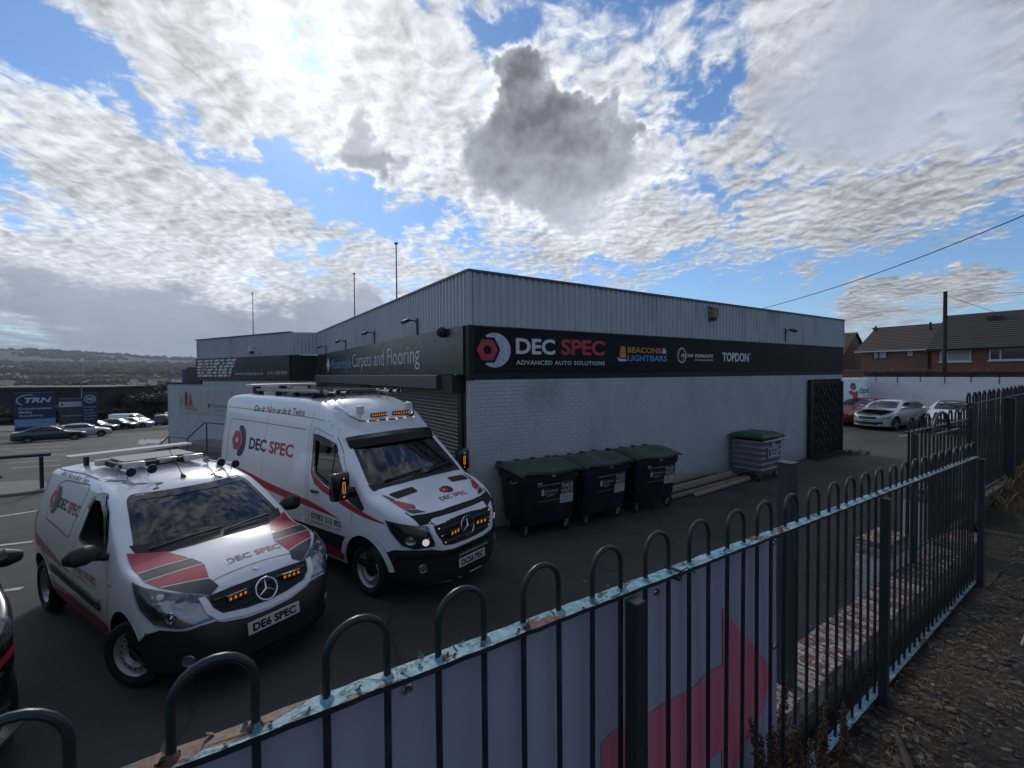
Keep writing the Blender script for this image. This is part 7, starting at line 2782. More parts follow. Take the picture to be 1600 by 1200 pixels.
def brick_wall_mat(name, c1, c2, mortar):
    mt = bpy.data.materials.new(name)
    mt.use_nodes = True
    g = G(mt.node_tree)
    b = g.n['Principled BSDF']
    geo = g.new('ShaderNodeTexCoord').outputs['Object']
    x, y, z = g.sep(geo)
    br = g.new('ShaderNodeTexBrick')
    g.put(br.inputs['Vector'], g.xyz(g.m('ADD', x, y), z, 0.0))
    br.inputs['Scale'].default_value = 1.0
    br.inputs['Brick Width'].default_value = 0.225
    br.inputs['Row Height'].default_value = 0.075
    br.inputs['Mortar Size'].default_value = 0.008
    for k, c in (('Color1', c1), ('Color2', c2), ('Mortar', mortar)):
        br.inputs[k].default_value = (*c, 1)
    n = g.noise(geo, 1.2, 6, 0.65)
    col = g.v('SCALE', br.outputs[0], g.m('MULTIPLY_ADD', n, 0.6, 0.7))
    g.put(b.inputs['Base Color'], col)
    b.inputs['Roughness'].default_value = 0.9
    bp = g.new('ShaderNodeBump')
    bp.inputs['Strength'].default_value = 0.5
    bp.inputs['Distance'].default_value = 0.01
    g.put(bp.inputs['Height'], g.m('SUBTRACT', 1.0, br.outputs['Fac']))
    g.l.new(bp.outputs[0], b.inputs['Normal'])
    return mt


H_BROWN = brick_wall_mat('brown_house_brick', (0.20, 0.10, 0.065), (0.25, 0.13, 0.085), (0.22, 0.17, 0.14))
H_RED = brick_wall_mat('red_house_brick', (0.22, 0.065, 0.042), (0.27, 0.085, 0.055), (0.18, 0.12, 0.10))
TILE = mat('grey_brown_roof_tile', (0.095, 0.07, 0.058), 0.8, var=0.2, vscale=3)
UPVC = mat('white_window_frame', (0.6, 0.61, 0.62), 0.4)
HGL = mat('house_glass', (0.04, 0.05, 0.055), 0.05, coat=0.4)
CURT = mat('pale_blind', (0.35, 0.34, 0.30), 0.7, var=0.1)

yw = thing('yard_wall', 'bright white painted brick wall behind the parked cars', 'wall', (33, 4, 0))
b = MB()
b.box((33.02, -8, -0.1), (33.25, 11.5, 2.62))
rel(b.obj('wall_core', WW), yw)
b = MB()
rg2 = random.Random(2)
for c in range(35):
    z = 0.0 + c * 0.0748
    y = -8 + (0.11 if c % 2 else 0)
    while y < 11.4:
        d = rg2.uniform(-0.004, 0.004)
        b.add([(33.02, y, z), (33.02, y + 0.214, z), (33.02, y + 0.214, z + 0.065), (33.02, y, z + 0.065), (33.0 + d, y + 0.004, z + 0.004), (33.0 + d, y + 0.21, z + 0.004), (33.0 + d, y + 0.21, z + 0.061), (33.0 + d, y + 0.004, z + 0.061)],
              [(4, 7, 6, 5), (0, 4, 5, 1), (1, 5, 6, 2), (2, 6, 7, 3), (3, 7, 4, 0)])
        y += 0.225
tag(rel(b.obj('brick_courses', WW, fix=False), yw), kind='stuff')
b = MB()
b.box((33.05, -8, 2.62), (33.3, 11.5, 2.86))
rel(b.obj('old_brick_top', mat('grimy_brick_top', (0.05, 0.042, 0.038), 0.9, var=0.3)), yw)
b = MB()
for q in range(13):
    y0 = -8 + q * 1.5
    b = MB()
    b.box((32.98, y0, 2.861), (33.36, y0 + 1.49, 2.9 + 0.02 * (q % 3 == 0)))
    rel(b.obj('coping_slab', mat('rusty_coping', (0.09, 0.065, 0.055), 0.85, var=0.3)), yw)
for q in range(13):
    y = 10.9 - q * 1.02
    b = MB()
    b.tube([(32.985, y, 2.28 if q % 2 else 2.36), (32.985, y, 2.72), (32.9, y, 2.85)], 0.018, 5)
    rel(b.obj('iron_bracket', METAL_DK), yw)
b = MB()
b.box((38.0, 11.502, -0.1), (38.3, 18, 2.9))
o = b.obj('garden_wall', H_RED)
tag(o, 'dark red brick wall behind the delivery van', 'wall')
mb = MB()
for q in range(160):
    y = rg2.choice((rg2.gauss(9.2, 0.9), rg2.gauss(6.6, 0.5), rg2.gauss(11.3, 0.7)))
    c = Vector((33.1 + rg2.uniform(-0.12, 0.12), y, 2.92 + abs(rg2.gauss(0, 0.08))))
    k = rg2.uniform(0.03, 0.09)
    d1 = Vector((rg2.uniform(-1, 1), rg2.uniform(-1, 1), rg2.uniform(-0.4, 1))).normalized() * k
    d2 = d1.orthogonal().normalized() * k * 0.5
    mb.add([c - d1, c + d2, c + d1, c - d2], [(0, 1, 2, 3)])
tag(mb.obj('wall_top_weeds', mat('wall_weed', (0.07, 0.065, 0.02), 0.9, var=0.4, vscale=8), fix=False), kind='stuff')


def roof_slope(name, p0, p1, p2, p3, parent, rows=16, m_=None):
    """tiled slope: p0,p1 eaves left/right, p3,p2 ridge left/right, each course stepped"""
    p0, p1, p2, p3 = map(Vector, (p0, p1, p2, p3))
    n = (p1 - p0).cross(p3 - p0).normalized()
    if n.z < 0:
        n = -n
    b = MB()
    for i in range(rows):
        a, c = i / rows, (i + 1.12) / rows
        l0, r0, l1, r1 = p0.lerp(p3, a), p1.lerp(p2, a), p0.lerp(p3, min(c, 1)), p1.lerp(p2, min(c, 1))
        b.add([l0 + n * 0.05, r0 + n * 0.05, r1 + n * 0.01, l1 + n * 0.01, l0, r0], [(0, 1, 2, 3), (4, 5, 1, 0)])
    return rel(b.obj(name, m_ or TILE, fix=False), parent)


def hwin(par, x, y0, y1, z0, z1, mull, frame_m, sill, blind=False):
    b = MB()
    e = 0.07
    b.box((x - 0.05, y0, z0), (x + 0.05, y1, z0 + e))
    b.box((x - 0.05, y0, z1 - e), (x + 0.05, y1, z1))
    b.box((x - 0.05, y0, z0 + e), (x + 0.05, y0 + e, z1 - e))
    b.box((x - 0.05, y1 - e, z0 + e), (x + 0.05, y1, z1 - e))
    for mm in mull:
        b.box((x - 0.049, mm - 0.04, z0 + e), (x + 0.049, mm + 0.04, z1 - e))
    w = rel(b.obj('window', frame_m), par)
    b = MB()
    b.box((x - 0.01, y0 + e, z0 + e), (x + 0.01, y1 - e, z1 - e))
    g_ = b.obj('pane', CURT if blind else (mat('painted_reflection_pane', (0.45, 0.47, 0.48), 0.2, coat=0.5) if blind is None else HGL))  # pale variant: bright reflection painted into the pane colour
    g_.parent = w
    if blind:
        k = y0 + e
        while k < y1 - e - 0.02:
            b = MB()
            b.box((x - 0.022, k, z0 + e), (x - 0.011, k + 0.06, z1 - e))
            o = b.obj('blind_slat', CURT)
            o.parent = w
            k += 0.11
    if sill:
        b = MB()
        b.box((x - 0.12, y0 - 0.08, z0 - 0.1), (x + 0.05, y1 + 0.08, z0 - 0.001))
        o = b.obj('sill', UPVC)
        o.parent = w


h1 = thing('terraced_house', 'brown brick house with brown tiled roof and two small dark framed windows', 'house', (51.6, 15.8, 0))
b = MB()
b.box((51.6, 13.15, 0), (58.6, 18.25, 4.95))
b.prism([(51.65, 4.951), (58.55, 4.951), (55.1, 7.1)], 13.16, 18.24, 'xz')
rel(b.obj('wall', H_BROWN), h1)
roof_slope('roof', (51.2, 18.6, 4.85), (51.2, 13.05, 4.85), (55.1, 13.05, 7.2), (55.1, 18.3, 7.2), h1)
roof_slope('roof', (59.0, 13.05, 4.85), (59.0, 18.6, 4.85), (55.1, 18.6, 7.28), (55.1, 13.05, 7.28), h1)
b = MB()
b.box((51.12, 13.05, 4.74), (51.24, 18.6, 4.86))
rel(b.obj('gutter', UPVC), h1)
b = MB()
b.tube([(51.15, 13.0, 4.9), (55.1, 13.0, 7.26)], 0.07, 6)
rel(b.obj('verge', UPVC), h1)
b = MB()
b.tube([(54.6, 18.1, 6.9), (54.6, 18.1, 7.4)], 0.09, 8)
rel(b.obj('vent_pipe', METAL_DK), h1)
b = MB()
b.tube([(54.2, 13.9, 6.7), (54.2, 13.9, 7.35)], 0.09, 8)
rel(b.obj('vent_pipe', METAL_DK), h1)
hwin(h1, 51.6, 16.2, 17.3, 4.1, 4.9, [16.85], METAL_DK, False, None)
hwin(h1, 51.6, 14.3, 14.85, 4.2, 4.9, [], METAL_DK, False, None)
b = MB()
b.tube([(51.5, 13.3, 4.7), (51.5, 13.3, 0)], 0.06, 6)
rel(b.obj('downpipe', METAL_DK), h1)

h2 = thing('terraced_house', 'red brick house with wide white framed windows and grey roof at right', 'house', (50, 7, 0))
b = MB()
b.box((50, -2, 0), (58, 12.7, 4.75))
b.prism([(50.05, 4.751), (57.95, 4.751), (54.5, 7.6)], -1.98, 12.6, 'xz')
rel(b.obj('wall', H_RED), h2)
SLATE = mat('dark_grey_roof_tile', (0.045, 0.042, 0.042), 0.8, var=0.2, vscale=3)
roof_slope('roof', (49.6, 12.95, 4.72), (49.6, -2.2, 4.72), (54.5, -2.2, 7.85), (54.5, 12.95, 7.85), h2, 18, SLATE)
roof_slope('roof', (58.4, -2.2, 4.72), (58.4, 12.95, 4.72), (54.5, 12.95, 7.85), (54.5, -2.2, 7.85), h2, 18, SLATE)
b = MB()
b.box((49.5, -2.2, 4.6), (49.63, 12.95, 4.72))
rel(b.obj('gutter', METAL_DK), h2)
hwin(h2, 50, 10.35, 12.2, 3.72, 4.58, [11.75], UPVC, True, True)
hwin(h2, 50, 7.3, 9.35, 3.75, 4.6, [8.75], UPVC, True)
hwin(h2, 50, 3.2, 5.2, 3.75, 4.6, [4.6], UPVC, True)
b = MB()
b.box((53.2, 9.3, 6.6), (54.0, 10.1, 7.4))
ch = rel(b.obj('chimney', mat('sooty_brick', (0.05, 0.04, 0.036), 0.9, var=0.3)), h2)
b = MB()
b.box((53.05, 9.1, 6.35), (54.2, 10.3, 6.6))
o = b.obj('flashing', GALV)
o.parent = ch
for q in range(2):
    b = MB()
    b.tube([(53.6, 9.5 + q * 0.4, 7.4), (53.6, 9.5 + q * 0.4, 7.5)], [0.12, 0.1], 10)
    o = b.obj('chimney_pot', mat('terracotta', (0.2, 0.1, 0.06), 0.85))
    o.parent = ch
b = MB()
b.tube([(53.6, 8.0, 7.4), (53.6, 8.0, 9.1), (53.6, 9.6, 9.25)], 0.02, 5)
b.tube([(53.6, 8.0, 9.0), (53.6, 9.8, 8.9)], 0.012, 5)
o = rel(b.obj('television_aerial', METAL_DK), h2)
h0 = thing('terraced_house', 'brown gabled house partly hidden behind the far corner of the warehouse', 'house', (54, 22, 0))
b = MB()
b.box((54, 20.7, 0), (60, 26, 4.6))
b.prism([(54.05, 4.601), (59.95, 4.601), (57, 6.9)], 20.72, 25.9, 'xz')
rel(b.obj('wall', H_BROWN), h0)
roof_slope('roof', (53.6, 26.3, 4.5), (53.6, 20.5, 4.5), (57, 20.5, 7.1), (57, 26.3, 7.1), h0)
roof_slope('roof', (60.4, 20.5, 4.5), (60.4, 26.3, 4.5), (57, 26.3, 7.1), (57, 20.5, 7.1), h0)
b = MB()
b.box((53.5, 20.5, 4.4), (53.63, 26.3, 4.5))
rel(b.obj('gutter', UPVC), h0)
# low flat roofed shed behind the wall
t = thing('garage', 'low flat roofed garage behind the white wall beside the warehouse', 'garage', (44, 13, 0))
b = MB()
b.box((40, 11.6, 0), (47, 17, 2.95))
rel(b.obj('wall', H_RED), t)
b = MB()
b.box((39.8, 11.4, 2.951), (47.2, 17.2, 3.1))
rel(b.obj('roof', mat('pale_felt', (0.14, 0.145, 0.14), 0.9, var=0.2)), t)

t = thing('telegraph_pole', 'dark wooden telegraph pole standing in front of the red house', 'pole', (45.7, 10.9, 0))
b = MB()
b.tube([(0, 0, 0), (0, 0, 8.8)], [0.16, 0.12], 10)
b.obj('pole', mat('creosoted_wood', (0.045, 0.032, 0.026), 0.85, var=0.25, vscale=4, stretch=(1, 1, 0.1)), t)
b = MB()
b.tube([(0, 0, 8.8), (0, 0, 8.86)], 0.14, 10)
b.obj('cap', METAL_DK, t)
for nm, pts, lab in (('overhead_cable', [Vector((24.24, 12.94, 6.3)).lerp(Vector((18.0, 0.0, 8.0)), q / 12) + Vector((0, 0, -0.35 * math.sin(math.pi * q / 12))) for q in range(13)], 'black overhead cable rising from the warehouse roof to the right'),
                     ('service_wire', [Vector((45.7, 10.9, 8.6)).lerp(Vector((50.2, 6.5, 6.2)), q / 8) + Vector((0, 0, -0.15 * math.sin(math.pi * q / 8))) for q in range(9)], 'thin wire from the telegraph pole to the red house')):
    b = MB()
    b.tube(pts, 0.017 if nm[0] == 'o' else 0.015, 5)
    tag(b.obj(nm, BLACK), lab, 'cable')

# ------------------------------------------------------------------ ordinary cars
def paint(name, col, coat=0.8, rough=0.3, metal=0.2):
    return mat(name, col, rough, metal=metal, coat=coat, var=0.03)


TAIL = mat('red_lens', (0.3, 0.01, 0.015), 0.15, coat=0.5)
CARLAMP = mat('car_lamp', (0.35, 0.36, 0.38), 0.12, metal=0.6, coat=0.5)
CAR_TOPS = {
    # wheelbase, profile, roof height scale all in metres, front axle at 0
    'saloon': dict(wb=2.95, top=[(0.85, 0.45), (0.84, 0.55), (0.80, 0.66), (0.70, 0.74), (0.4, 0.82), (-0.1, 0.90), (-0.45, 0.955), (-0.55, 0.98), (-0.95, 1.22), (-1.3, 1.38), (-1.7, 1.445), (-2.2, 1.44), (-2.7, 1.35), (-3.2, 1.16), (-3.5, 1.06), (-3.85, 1.03), (-3.98, 0.9), (-4.03, 0.7), (-4.05, 0.4)],
                   win=[(-0.72, 1.0), (-1.15, 1.24), (-1.5, 1.36), (-2.1, 1.375), (-2.6, 1.29), (-3.05, 1.1), (-3.0, 1.02), (-2.0, 0.98)], ws=[(-0.70, 1.02), (0.70, 1.02), (0.56, 1.35), (-0.56, 1.35)], W=0.93),
    'hatch': dict(wb=2.6, top=[(0.84, 0.45), (0.83, 0.56), (0.79, 0.68), (0.70, 0.78), (0.4, 0.88), (0.0, 0.965), (-0.25, 1.02), (-0.33, 1.05), (-0.7, 1.28), (-1.0, 1.42), (-1.4, 1.485), (-2.0, 1.48), (-2.6, 1.42), (-2.95, 1.32), (-3.15, 1.08), (-3.28, 0.9), (-3.34, 0.65), (-3.36, 0.4)],
                  win=[(-0.52, 1.06), (-0.95, 1.30), (-1.25, 1.41), (-2.0, 1.42), (-2.55, 1.36), (-2.75, 1.18), (-2.6, 1.08), (-1.6, 1.04)], ws=[(-0.66, 1.08), (0.66, 1.08), (0.53, 1.40), (-0.53, 1.40)], W=0.89),
    'suv': dict(wb=2.7, top=[(0.88, 0.5), (0.87, 0.66), (0.83, 0.85), (0.72, 0.95), (0.4, 1.04), (0.0, 1.10), (-0.2, 1.15), (-0.28, 1.18), (-0.65, 1.42), (-0.95, 1.58), (-1.4, 1.66), (-2.2, 1.66), (-2.9, 1.60), (-3.2, 1.48), (-3.4, 1.2), (-3.48, 0.9), (-3.52, 0.7), (-3.54, 0.45)],
                win=[(-0.48, 1.20), (-0.9, 1.46), (-1.2, 1.57), (-2.2, 1.59), (-2.8, 1.53), (-3.0, 1.35), (-2.8, 1.22), (-1.6, 1.17)], ws=[(-0.68, 1.22), (0.68, 1.22), (0.57, 1.56), (-0.57, 1.56)], W=0.92),
    'van': dict(wb=3.1, top=[(0.85, 0.5), (0.84, 0.65), (0.80, 0.85), (0.70, 1.0), (0.4, 1.12), (0.1, 1.22), (0.0, 1.26), (-0.35, 1.55), (-0.65, 1.78), (-0.9, 1.88), (-1.4, 1.93), (-3.5, 1.93), (-3.9, 1.90), (-4.0, 1.75), (-4.03, 1.0), (-4.05, 0.5)],
                win=[(-0.25, 1.28), (-0.55, 1.55), (-0.8, 1.74), (-1.25, 1.76), (-1.3, 1.26), (-0.7, 1.2)], ws=[(-0.74, 1.30), (0.74, 1.30), (0.62, 1.78), (-0.62, 1.78)], W=0.95),
    'high_van': dict(wb=3.6, top=[(1.0, 0.5), (0.98, 0.7), (0.92, 0.95), (0.80, 1.1), (0.4, 1.3), (0.1, 1.42), (0.0, 1.48), (-0.4, 1.85), (-0.7, 2.12), (-1.0, 2.4), (-1.4, 2.55), (-2.0, 2.6), (-4.2, 2.6), (-4.45, 2.5), (-4.52, 1.5), (-4.56, 0.5)],
                     win=[(-0.25, 1.28), (-0.6, 1.75), (-0.8, 1.95), (-1.25, 1.98), (-1.3, 1.4), (-0.8, 1.3)], ws=[(-0.78, 1.5), (0.78, 1.5), (0.64, 2.05), (-0.64, 2.05)], W=0.97),
}


def car(kind, name, label, cat, loc, rz, pm, group=None, style='alloy', plate_txt=None, roofm=None, lamps=True, sc=1.0, rw=0.32, extra=None, ajar=False):
    sp = CAR_TOPS[kind]
    t = thing(name, label, cat, loc, rz, group)
    W, wb = sp['W'], sp['wb']
    top = sp['top']
    zmax = max(z for x, z in top)
    belt = sp['ws'][0][1] - 0.04
    B = [(0.2, W * 0.93), (0.4, W * 0.985), (0.7, W), (belt, W * 0.955), (belt + 0.2, W * 0.84), (zmax, W * 0.64), (zmax + 0.1, W * 0.6)] if 'van' not in kind else [(0.2, W * 0.93), (0.5, W), (1.1, W), (1.5, W * 0.97), (zmax, W * 0.82)]
    xf, xr = max(x for x, z in top), min(x for x, z in top)
    bd = Body(top, B, xf - 0.85, xf + 0.02, 2.5, xr + 0.75, xr - 0.03, 2.8, [(xr, 0.32), (xr + 0.5, 0.24), (xf - 0.4, 0.2), (xf, 0.2)],
              [(xr, 0.03), (-1.2, 0.05), (-0.8, 0.07), (-0.3, 0.08), (0.2, 0.06), (xf, 0.04)], [(xr, 0.08), (-1.0, 0.1), (0.0, 0.07), (xf, 0.07)])
    cut = []
    for x in (0.0, -wb):
        for s in (-1, 1):
            cut.append(arch_cutter(x, s * W * 0.62, s * 1.3, rw + 0.065, rw + 0.02))
    me = bd.cut(cut, pm, BLACK)
    body = link('body', me, t)
    P = lambda *a, **k: bd.patch(*a, **k)
    ws = roundpoly(sp['ws'], 0.06)
    P('windscreen', poly(ws), FRONT, 0.004, SOLID_DARK_GLASS, t, step=0.09)
    win = roundpoly(sp['win'], 0.05)
    for pr_ in (SIDE, SIDEL):
        w_ = P('side_window', poly(win), pr_, 0.004, SOLID_DARK_GLASS, t, step=0.12)
        if 'van' not in kind:
            xm = (win[0][0] + win[len(win) // 2][0]) / 2 - 0.5
            bd.seam('pillar', [(xm - 0.05, zmax - 0.07), (xm, belt)], pr_, BLACK, w_, 0.07, 0.006)
            bd.seam('door_seam', [(xm + 0.02, belt), (xm + 0.0, 0.35)], pr_, SEAM, t, 0.008)
            bd.seam('door_seam', [(-0.55, belt), (-0.5, 0.35)], pr_, SEAM, t, 0.008)
        for x in (0.0, -wb):
            pts = [(x + (rw + 0.075) * math.cos(R(a)), rw + 0.02 + (rw + 0.075) * math.sin(R(a))) for a in range(8, 173, 12)]
            bd.seam('wheel_arch_lip', pts, pr_, pm, t, 0.035, 0.006)
        P('sill', poly([(-wb + 0.42, 0.36), (-0.42, 0.36), (-0.42, 0.25), (-wb + 0.42, 0.25)]), pr_, 0.006, PLASTIC, t, step=0.2)
    if roofm:
        xs = [x for x, z in top if z > zmax - 0.12]
        P('roof_panel', poly([(max(xs), -0.5), (max(xs), 0.5), (min(xs), 0.5), (min(xs), -0.5)]), TOPP, 0.004, roofm, t, step=0.15)
    # rear glass
    zr = zmax - 0.12
    P('rear_window', poly(roundpoly([(-0.6, belt + 0.02), (0.6, belt + 0.02), (0.5, zr), (-0.5, zr)], 0.06)), REAR, 0.004, SOLID_DARK_GLASS, t, step=0.1)
    hz = [z for x, z in top if x > xf - 0.2]
    hl = max(hz)
    if lamps:
        for s in (-1, 1):
            dr = (0.7, s * 0.7, 0)
            c = [(xf - 0.38, s * (W - 0.04), hl - 0.02), (xf - 0.18, s * (W - 0.22), hl - 0.03), (xf - 0.1, s * (W - 0.38), hl - 0.10), (xf - 0.12, s * (W - 0.34), hl - 0.19), (xf - 0.3, s * (W - 0.08), hl - 0.17)]
            h = P('headlight', poly(bd.to2d(dr, c)), dr, 0.005, CARLAMP, t, step=0.08)
            dr = (-0.8, s * 0.6, 0)
            c = [(xr + 0.35, s * (W - 0.03), belt - 0.1), (xr + 0.08, s * (W - 0.3), belt - 0.1), (xr + 0.05, s * (W - 0.3), belt - 0.26), (xr + 0.3, s * (W - 0.03), belt - 0.24)]
            P('tail_light', poly(bd.to2d(dr, c)), dr, 0.005, TAIL, t, step=0.08)
        g0 = hl - 0.10
        P('grille', poly(roundpoly([(-0.42, g0), (0.42, g0), (0.38, g0 - 0.13), (-0.38, g0 - 0.13)], 0.04)), FRONT, 0.005, BLACK, t, step=0.1)
        P('lower_grille', poly(roundpoly([(-0.5, 0.42), (0.5, 0.42), (0.44, 0.28), (-0.44, 0.28)], 0.04)), FRONT, 0.006, BLACK, t, step=0.1)
        for s in (-1, 1):
            dr = (0.75, s * 0.66, 0)
            P('fog_recess', poly(bd.to2d(dr, [(xf - 0.16, s * 0.6, 0.45), (xf - 0.06, s * 0.45, 0.44), (xf - 0.06, s * 0.45, 0.33), (xf - 0.2, s * 0.62, 0.33)])), dr, 0.006, BLACK, t, step=0.1)
    for s in (-1, 1):
        x0 = sp['win'][0][0] - 0.05
        b = MB()
        b.tube([(x0, s * (W * 0.93), belt + 0.06), (x0 + 0.02, s * (W + 0.07), belt + 0.09), (x0, s * (W + 0.17), belt + 0.07)], [0.04, 0.085, 0.05], 10)
        b.obj('door_mirror', pm, t, smooth=True)
        for x in (0.0, -wb):
            wheel(t, x, s * (W - 0.11), rw, 0.21, side=s, style=style, rimmat=mat('alloy_wheel', (0.3, 0.31, 0.32), 0.3, metal=0.8))
    if plate_txt:
        p = bd.hit(FRONT, 0, 0.47, 0.012)[0]
        plate(t, p, 0.5, 0.11, plate_txt)
    if extra:
        extra(t, bd, P)
    return t


def at_gz(x, y):
    return (x, y, gz(x, y))


SILVER = paint('pale_silver_paint', (0.5, 0.52, 0.54), metal=0.35)
WHITEC = paint('white_car_paint', (0.68, 0.70, 0.72))
REDC = paint('red_car_paint', (0.32, 0.025, 0.02))
BLKC = paint('black_car_paint', (0.008, 0.009, 0.012))
GREYC = paint('slate_grey_paint', (0.045, 0.055, 0.07), metal=0.4)
DKBLUE = paint('dark_blue_paint', (0.02, 0.028, 0.045), metal=0.3)


def ajar_bonnet(t, bd, P):
    # the bonnet stands open on its safety catch: panel lifted at the front edge
    b = MB()
    rows = [(-0.2, 1.03, 0.66), (0.15, 1.06, 0.68), (0.45, 1.075, 0.67), (0.62, 1.07, 0.63)]
    n = 10
    for x, z, w in rows:
        for i in range(n + 1):
            u = -1 + 2 * i / n
            b.v.append((x - 0.10 * u * u, u * w, z + 0.03 * (1 - u * u)))
    for j in range(len(rows) - 1):
        for i in range(n):
            b.f.append((j * (n + 1) + i, j * (n + 1) + i + 1, (j + 1) * (n + 1) + i + 1, (j + 1) * (n + 1) + i))
            b.mi.append(0)
    k = len(b.v)
    b.v += [(x, y, z - 0.025) for x, y, z in b.v]
    m_ = len(b.f)
    b.f += [tuple(i + k for i in reversed(f)) for f in b.f[:m_]]
    b.mi += [0] * m_
    last = (len(rows) - 1) * (n + 1)
    for i in range(n):
        b.f.append((last + i, last + i + 1, last + i + 1 + k, last + i + k))
        b.mi.append(0)
    bo = b.obj('bonnet', SILVER, t, smooth=True, angle=40)
    q = MB()
    q.prism([(0.1, 1.10), (0.36, 1.11), (0.34, 1.15), (0.12, 1.13)], -0.24, 0.24)
    q.obj('bonnet_scoop', SILVER, bo, bevel=0.012)
    q = MB()
    q.box((0.36, -0.2, 1.108), (0.365, 0.2, 1.14))
    q.obj('scoop_mouth', BLACK, bo)
    P('engine_bay', poly([(0.62, -0.6), (0.62, 0.6), (0.2, 0.66), (-0.1, 0.62), (-0.1, -0.62), (0.2, -0.66)]), TOPP, 0.012, BLACK, t, step=0.15)
    P('engine_bay_front', poly(roundpoly([(-0.62, 0.86), (0.62, 0.86), (0.55, 0.74), (-0.55, 0.74)], 0.05)), FRONT, 0.012, BLACK, t, step=0.1)
    q = MB()
    q.tube([bd.hit(FRONT, -0.5 + k * 0.1, 0.735 + 0.01 * abs(k - 5) / 5, 0.02)[0] for k in range(11)], 0.016, 6)
    q.obj('grille_bar', CHROME, t)
    q = MB()
    q.box((0.25, 0.1, 0.93), (0.5, 0.45, 0.97))
    q.obj('engine_cover', mat('red_engine_cover', (0.25, 0.03, 0.03), 0.5), t, bevel=0.01)
    P('front_lip', poly([(-0.86, 0.24), (0.86, 0.24), (0.86, 0.28), (-0.86, 0.28)]), FRONT, 0.05, SILVER, t, step=0.1, thick=0.05)


car('hatch', 'parked_car', 'silver white hatchback with bonnet standing ajar in front of the white wall', 'car', (28.4, 9.35, 0), R(172), SILVER, None, plate_txt='WN08 TGU', extra=ajar_bonnet, rw=0.33)
car('hatch', 'parked_car', 'white hatchback with black roof behind the round topped railing panel', 'car', (29.4, 6.75, 0), R(-170), WHITEC, None, roofm=BLKC, plate_txt='YK13 LZR')
car('hatch', 'parked_car', 'bright red hatchback parked behind the corner of the warehouse', 'car', (29.5, 11.05, 0), R(168), REDC, None)
car('suv', 'parked_car', 'dark grey car seen through the bars of the far railing', 'car', (27.6, 4.1, 0), R(-165), GREYC, None, plate_txt='NA17 EOB')


def dpd(t, bd, P):
    F_ = SIDE
    for pr_, m_ in ((SIDE, 1), (SIDEL, -1)):
        P('red_figure', poly([(-3.6, 1.0), (-3.2, 1.0), (-3.25, 1.5), (-3.0, 1.75), (-3.1, 1.9), (-3.35, 1.75), (-3.5, 1.85), (-3.58, 1.75), (-3.5, 1.55)]), pr_, 0.004, RED, t, step=0.2)
        P('red_figure', poly(circle_pts(-3.3, 2.05, 0.18, 14)), pr_, 0.004, RED, t, step=0.2)
        P('cap', poly([(-3.46, 2.12), (-3.14, 2.12), (-3.18, 2.28), (-3.42, 2.28)]), pr_, 0.006, CHAR, t, step=0.2)
        vs, fs = fit_text('dpd', 0, 0.62, 1.6, 2.05, bold=0.02)
        if m_ == 1:
            sh = ([(-4.25 + a, b) for a, b in vs], fs)
        else:
            sh = ([(-3.62 - a, b) for a, b in vs], fs)
        P('lettering', [sh], pr_, 0.004, CHAR, t, step=0.3)


car('high_van', 'delivery_van', 'white high roof delivery van with red figure and dpd lettering behind the red car', 'van', (28.57, 13.8, 0), R(147), WHITEC, None, style='steel', extra=dpd, rw=0.34)

# ------------------------------------------------------------------ lower car park on the left
far = 'cars parked in the lower car park'
car('saloon', 'parked_car', 'slate grey saloon parked broadside below the blue academy sign', 'car', at_gz(-11.0, 57.6), R(11), GREYC, far)
car('hatch', 'parked_car', 'silver hatchback just behind the slate grey saloon', 'car', at_gz(-9.9, 62.3), R(9), SILVER, far)
car('saloon', 'parked_car', 'black saloon with bright bonnet reflection in the middle of the far row', 'car', at_gz(-11.4, 77.5), R(-20), BLKC, far)
car('hatch', 'parked_car', 'dark blue hatchback between the black saloon and the white van', 'car', at_gz(-9.7, 79.5), R(-22), DKBLUE, far)
car('van', 'parked_van', 'white panel van with roof rack at the end of the far row', 'van', at_gz(-8.9, 85.0), R(-20), WHITEC, 'vans in the lower car park', style='steel')
car('saloon', 'parked_car', 'pale silver car in front of the far white van', 'car', at_gz(-8.2, 82.2), R(-22), SILVER, far)
car('suv', 'parked_car', 'dark estate car seen from behind near the white wall corner', 'car', at_gz(-5.9, 88.5), R(72), GREYC, far)
car('van', 'parked_van', 'white van half hidden behind the white wall corner', 'van', at_gz(-5.3, 93), R(80), WHITEC, 'vans in the lower car park', style='steel')


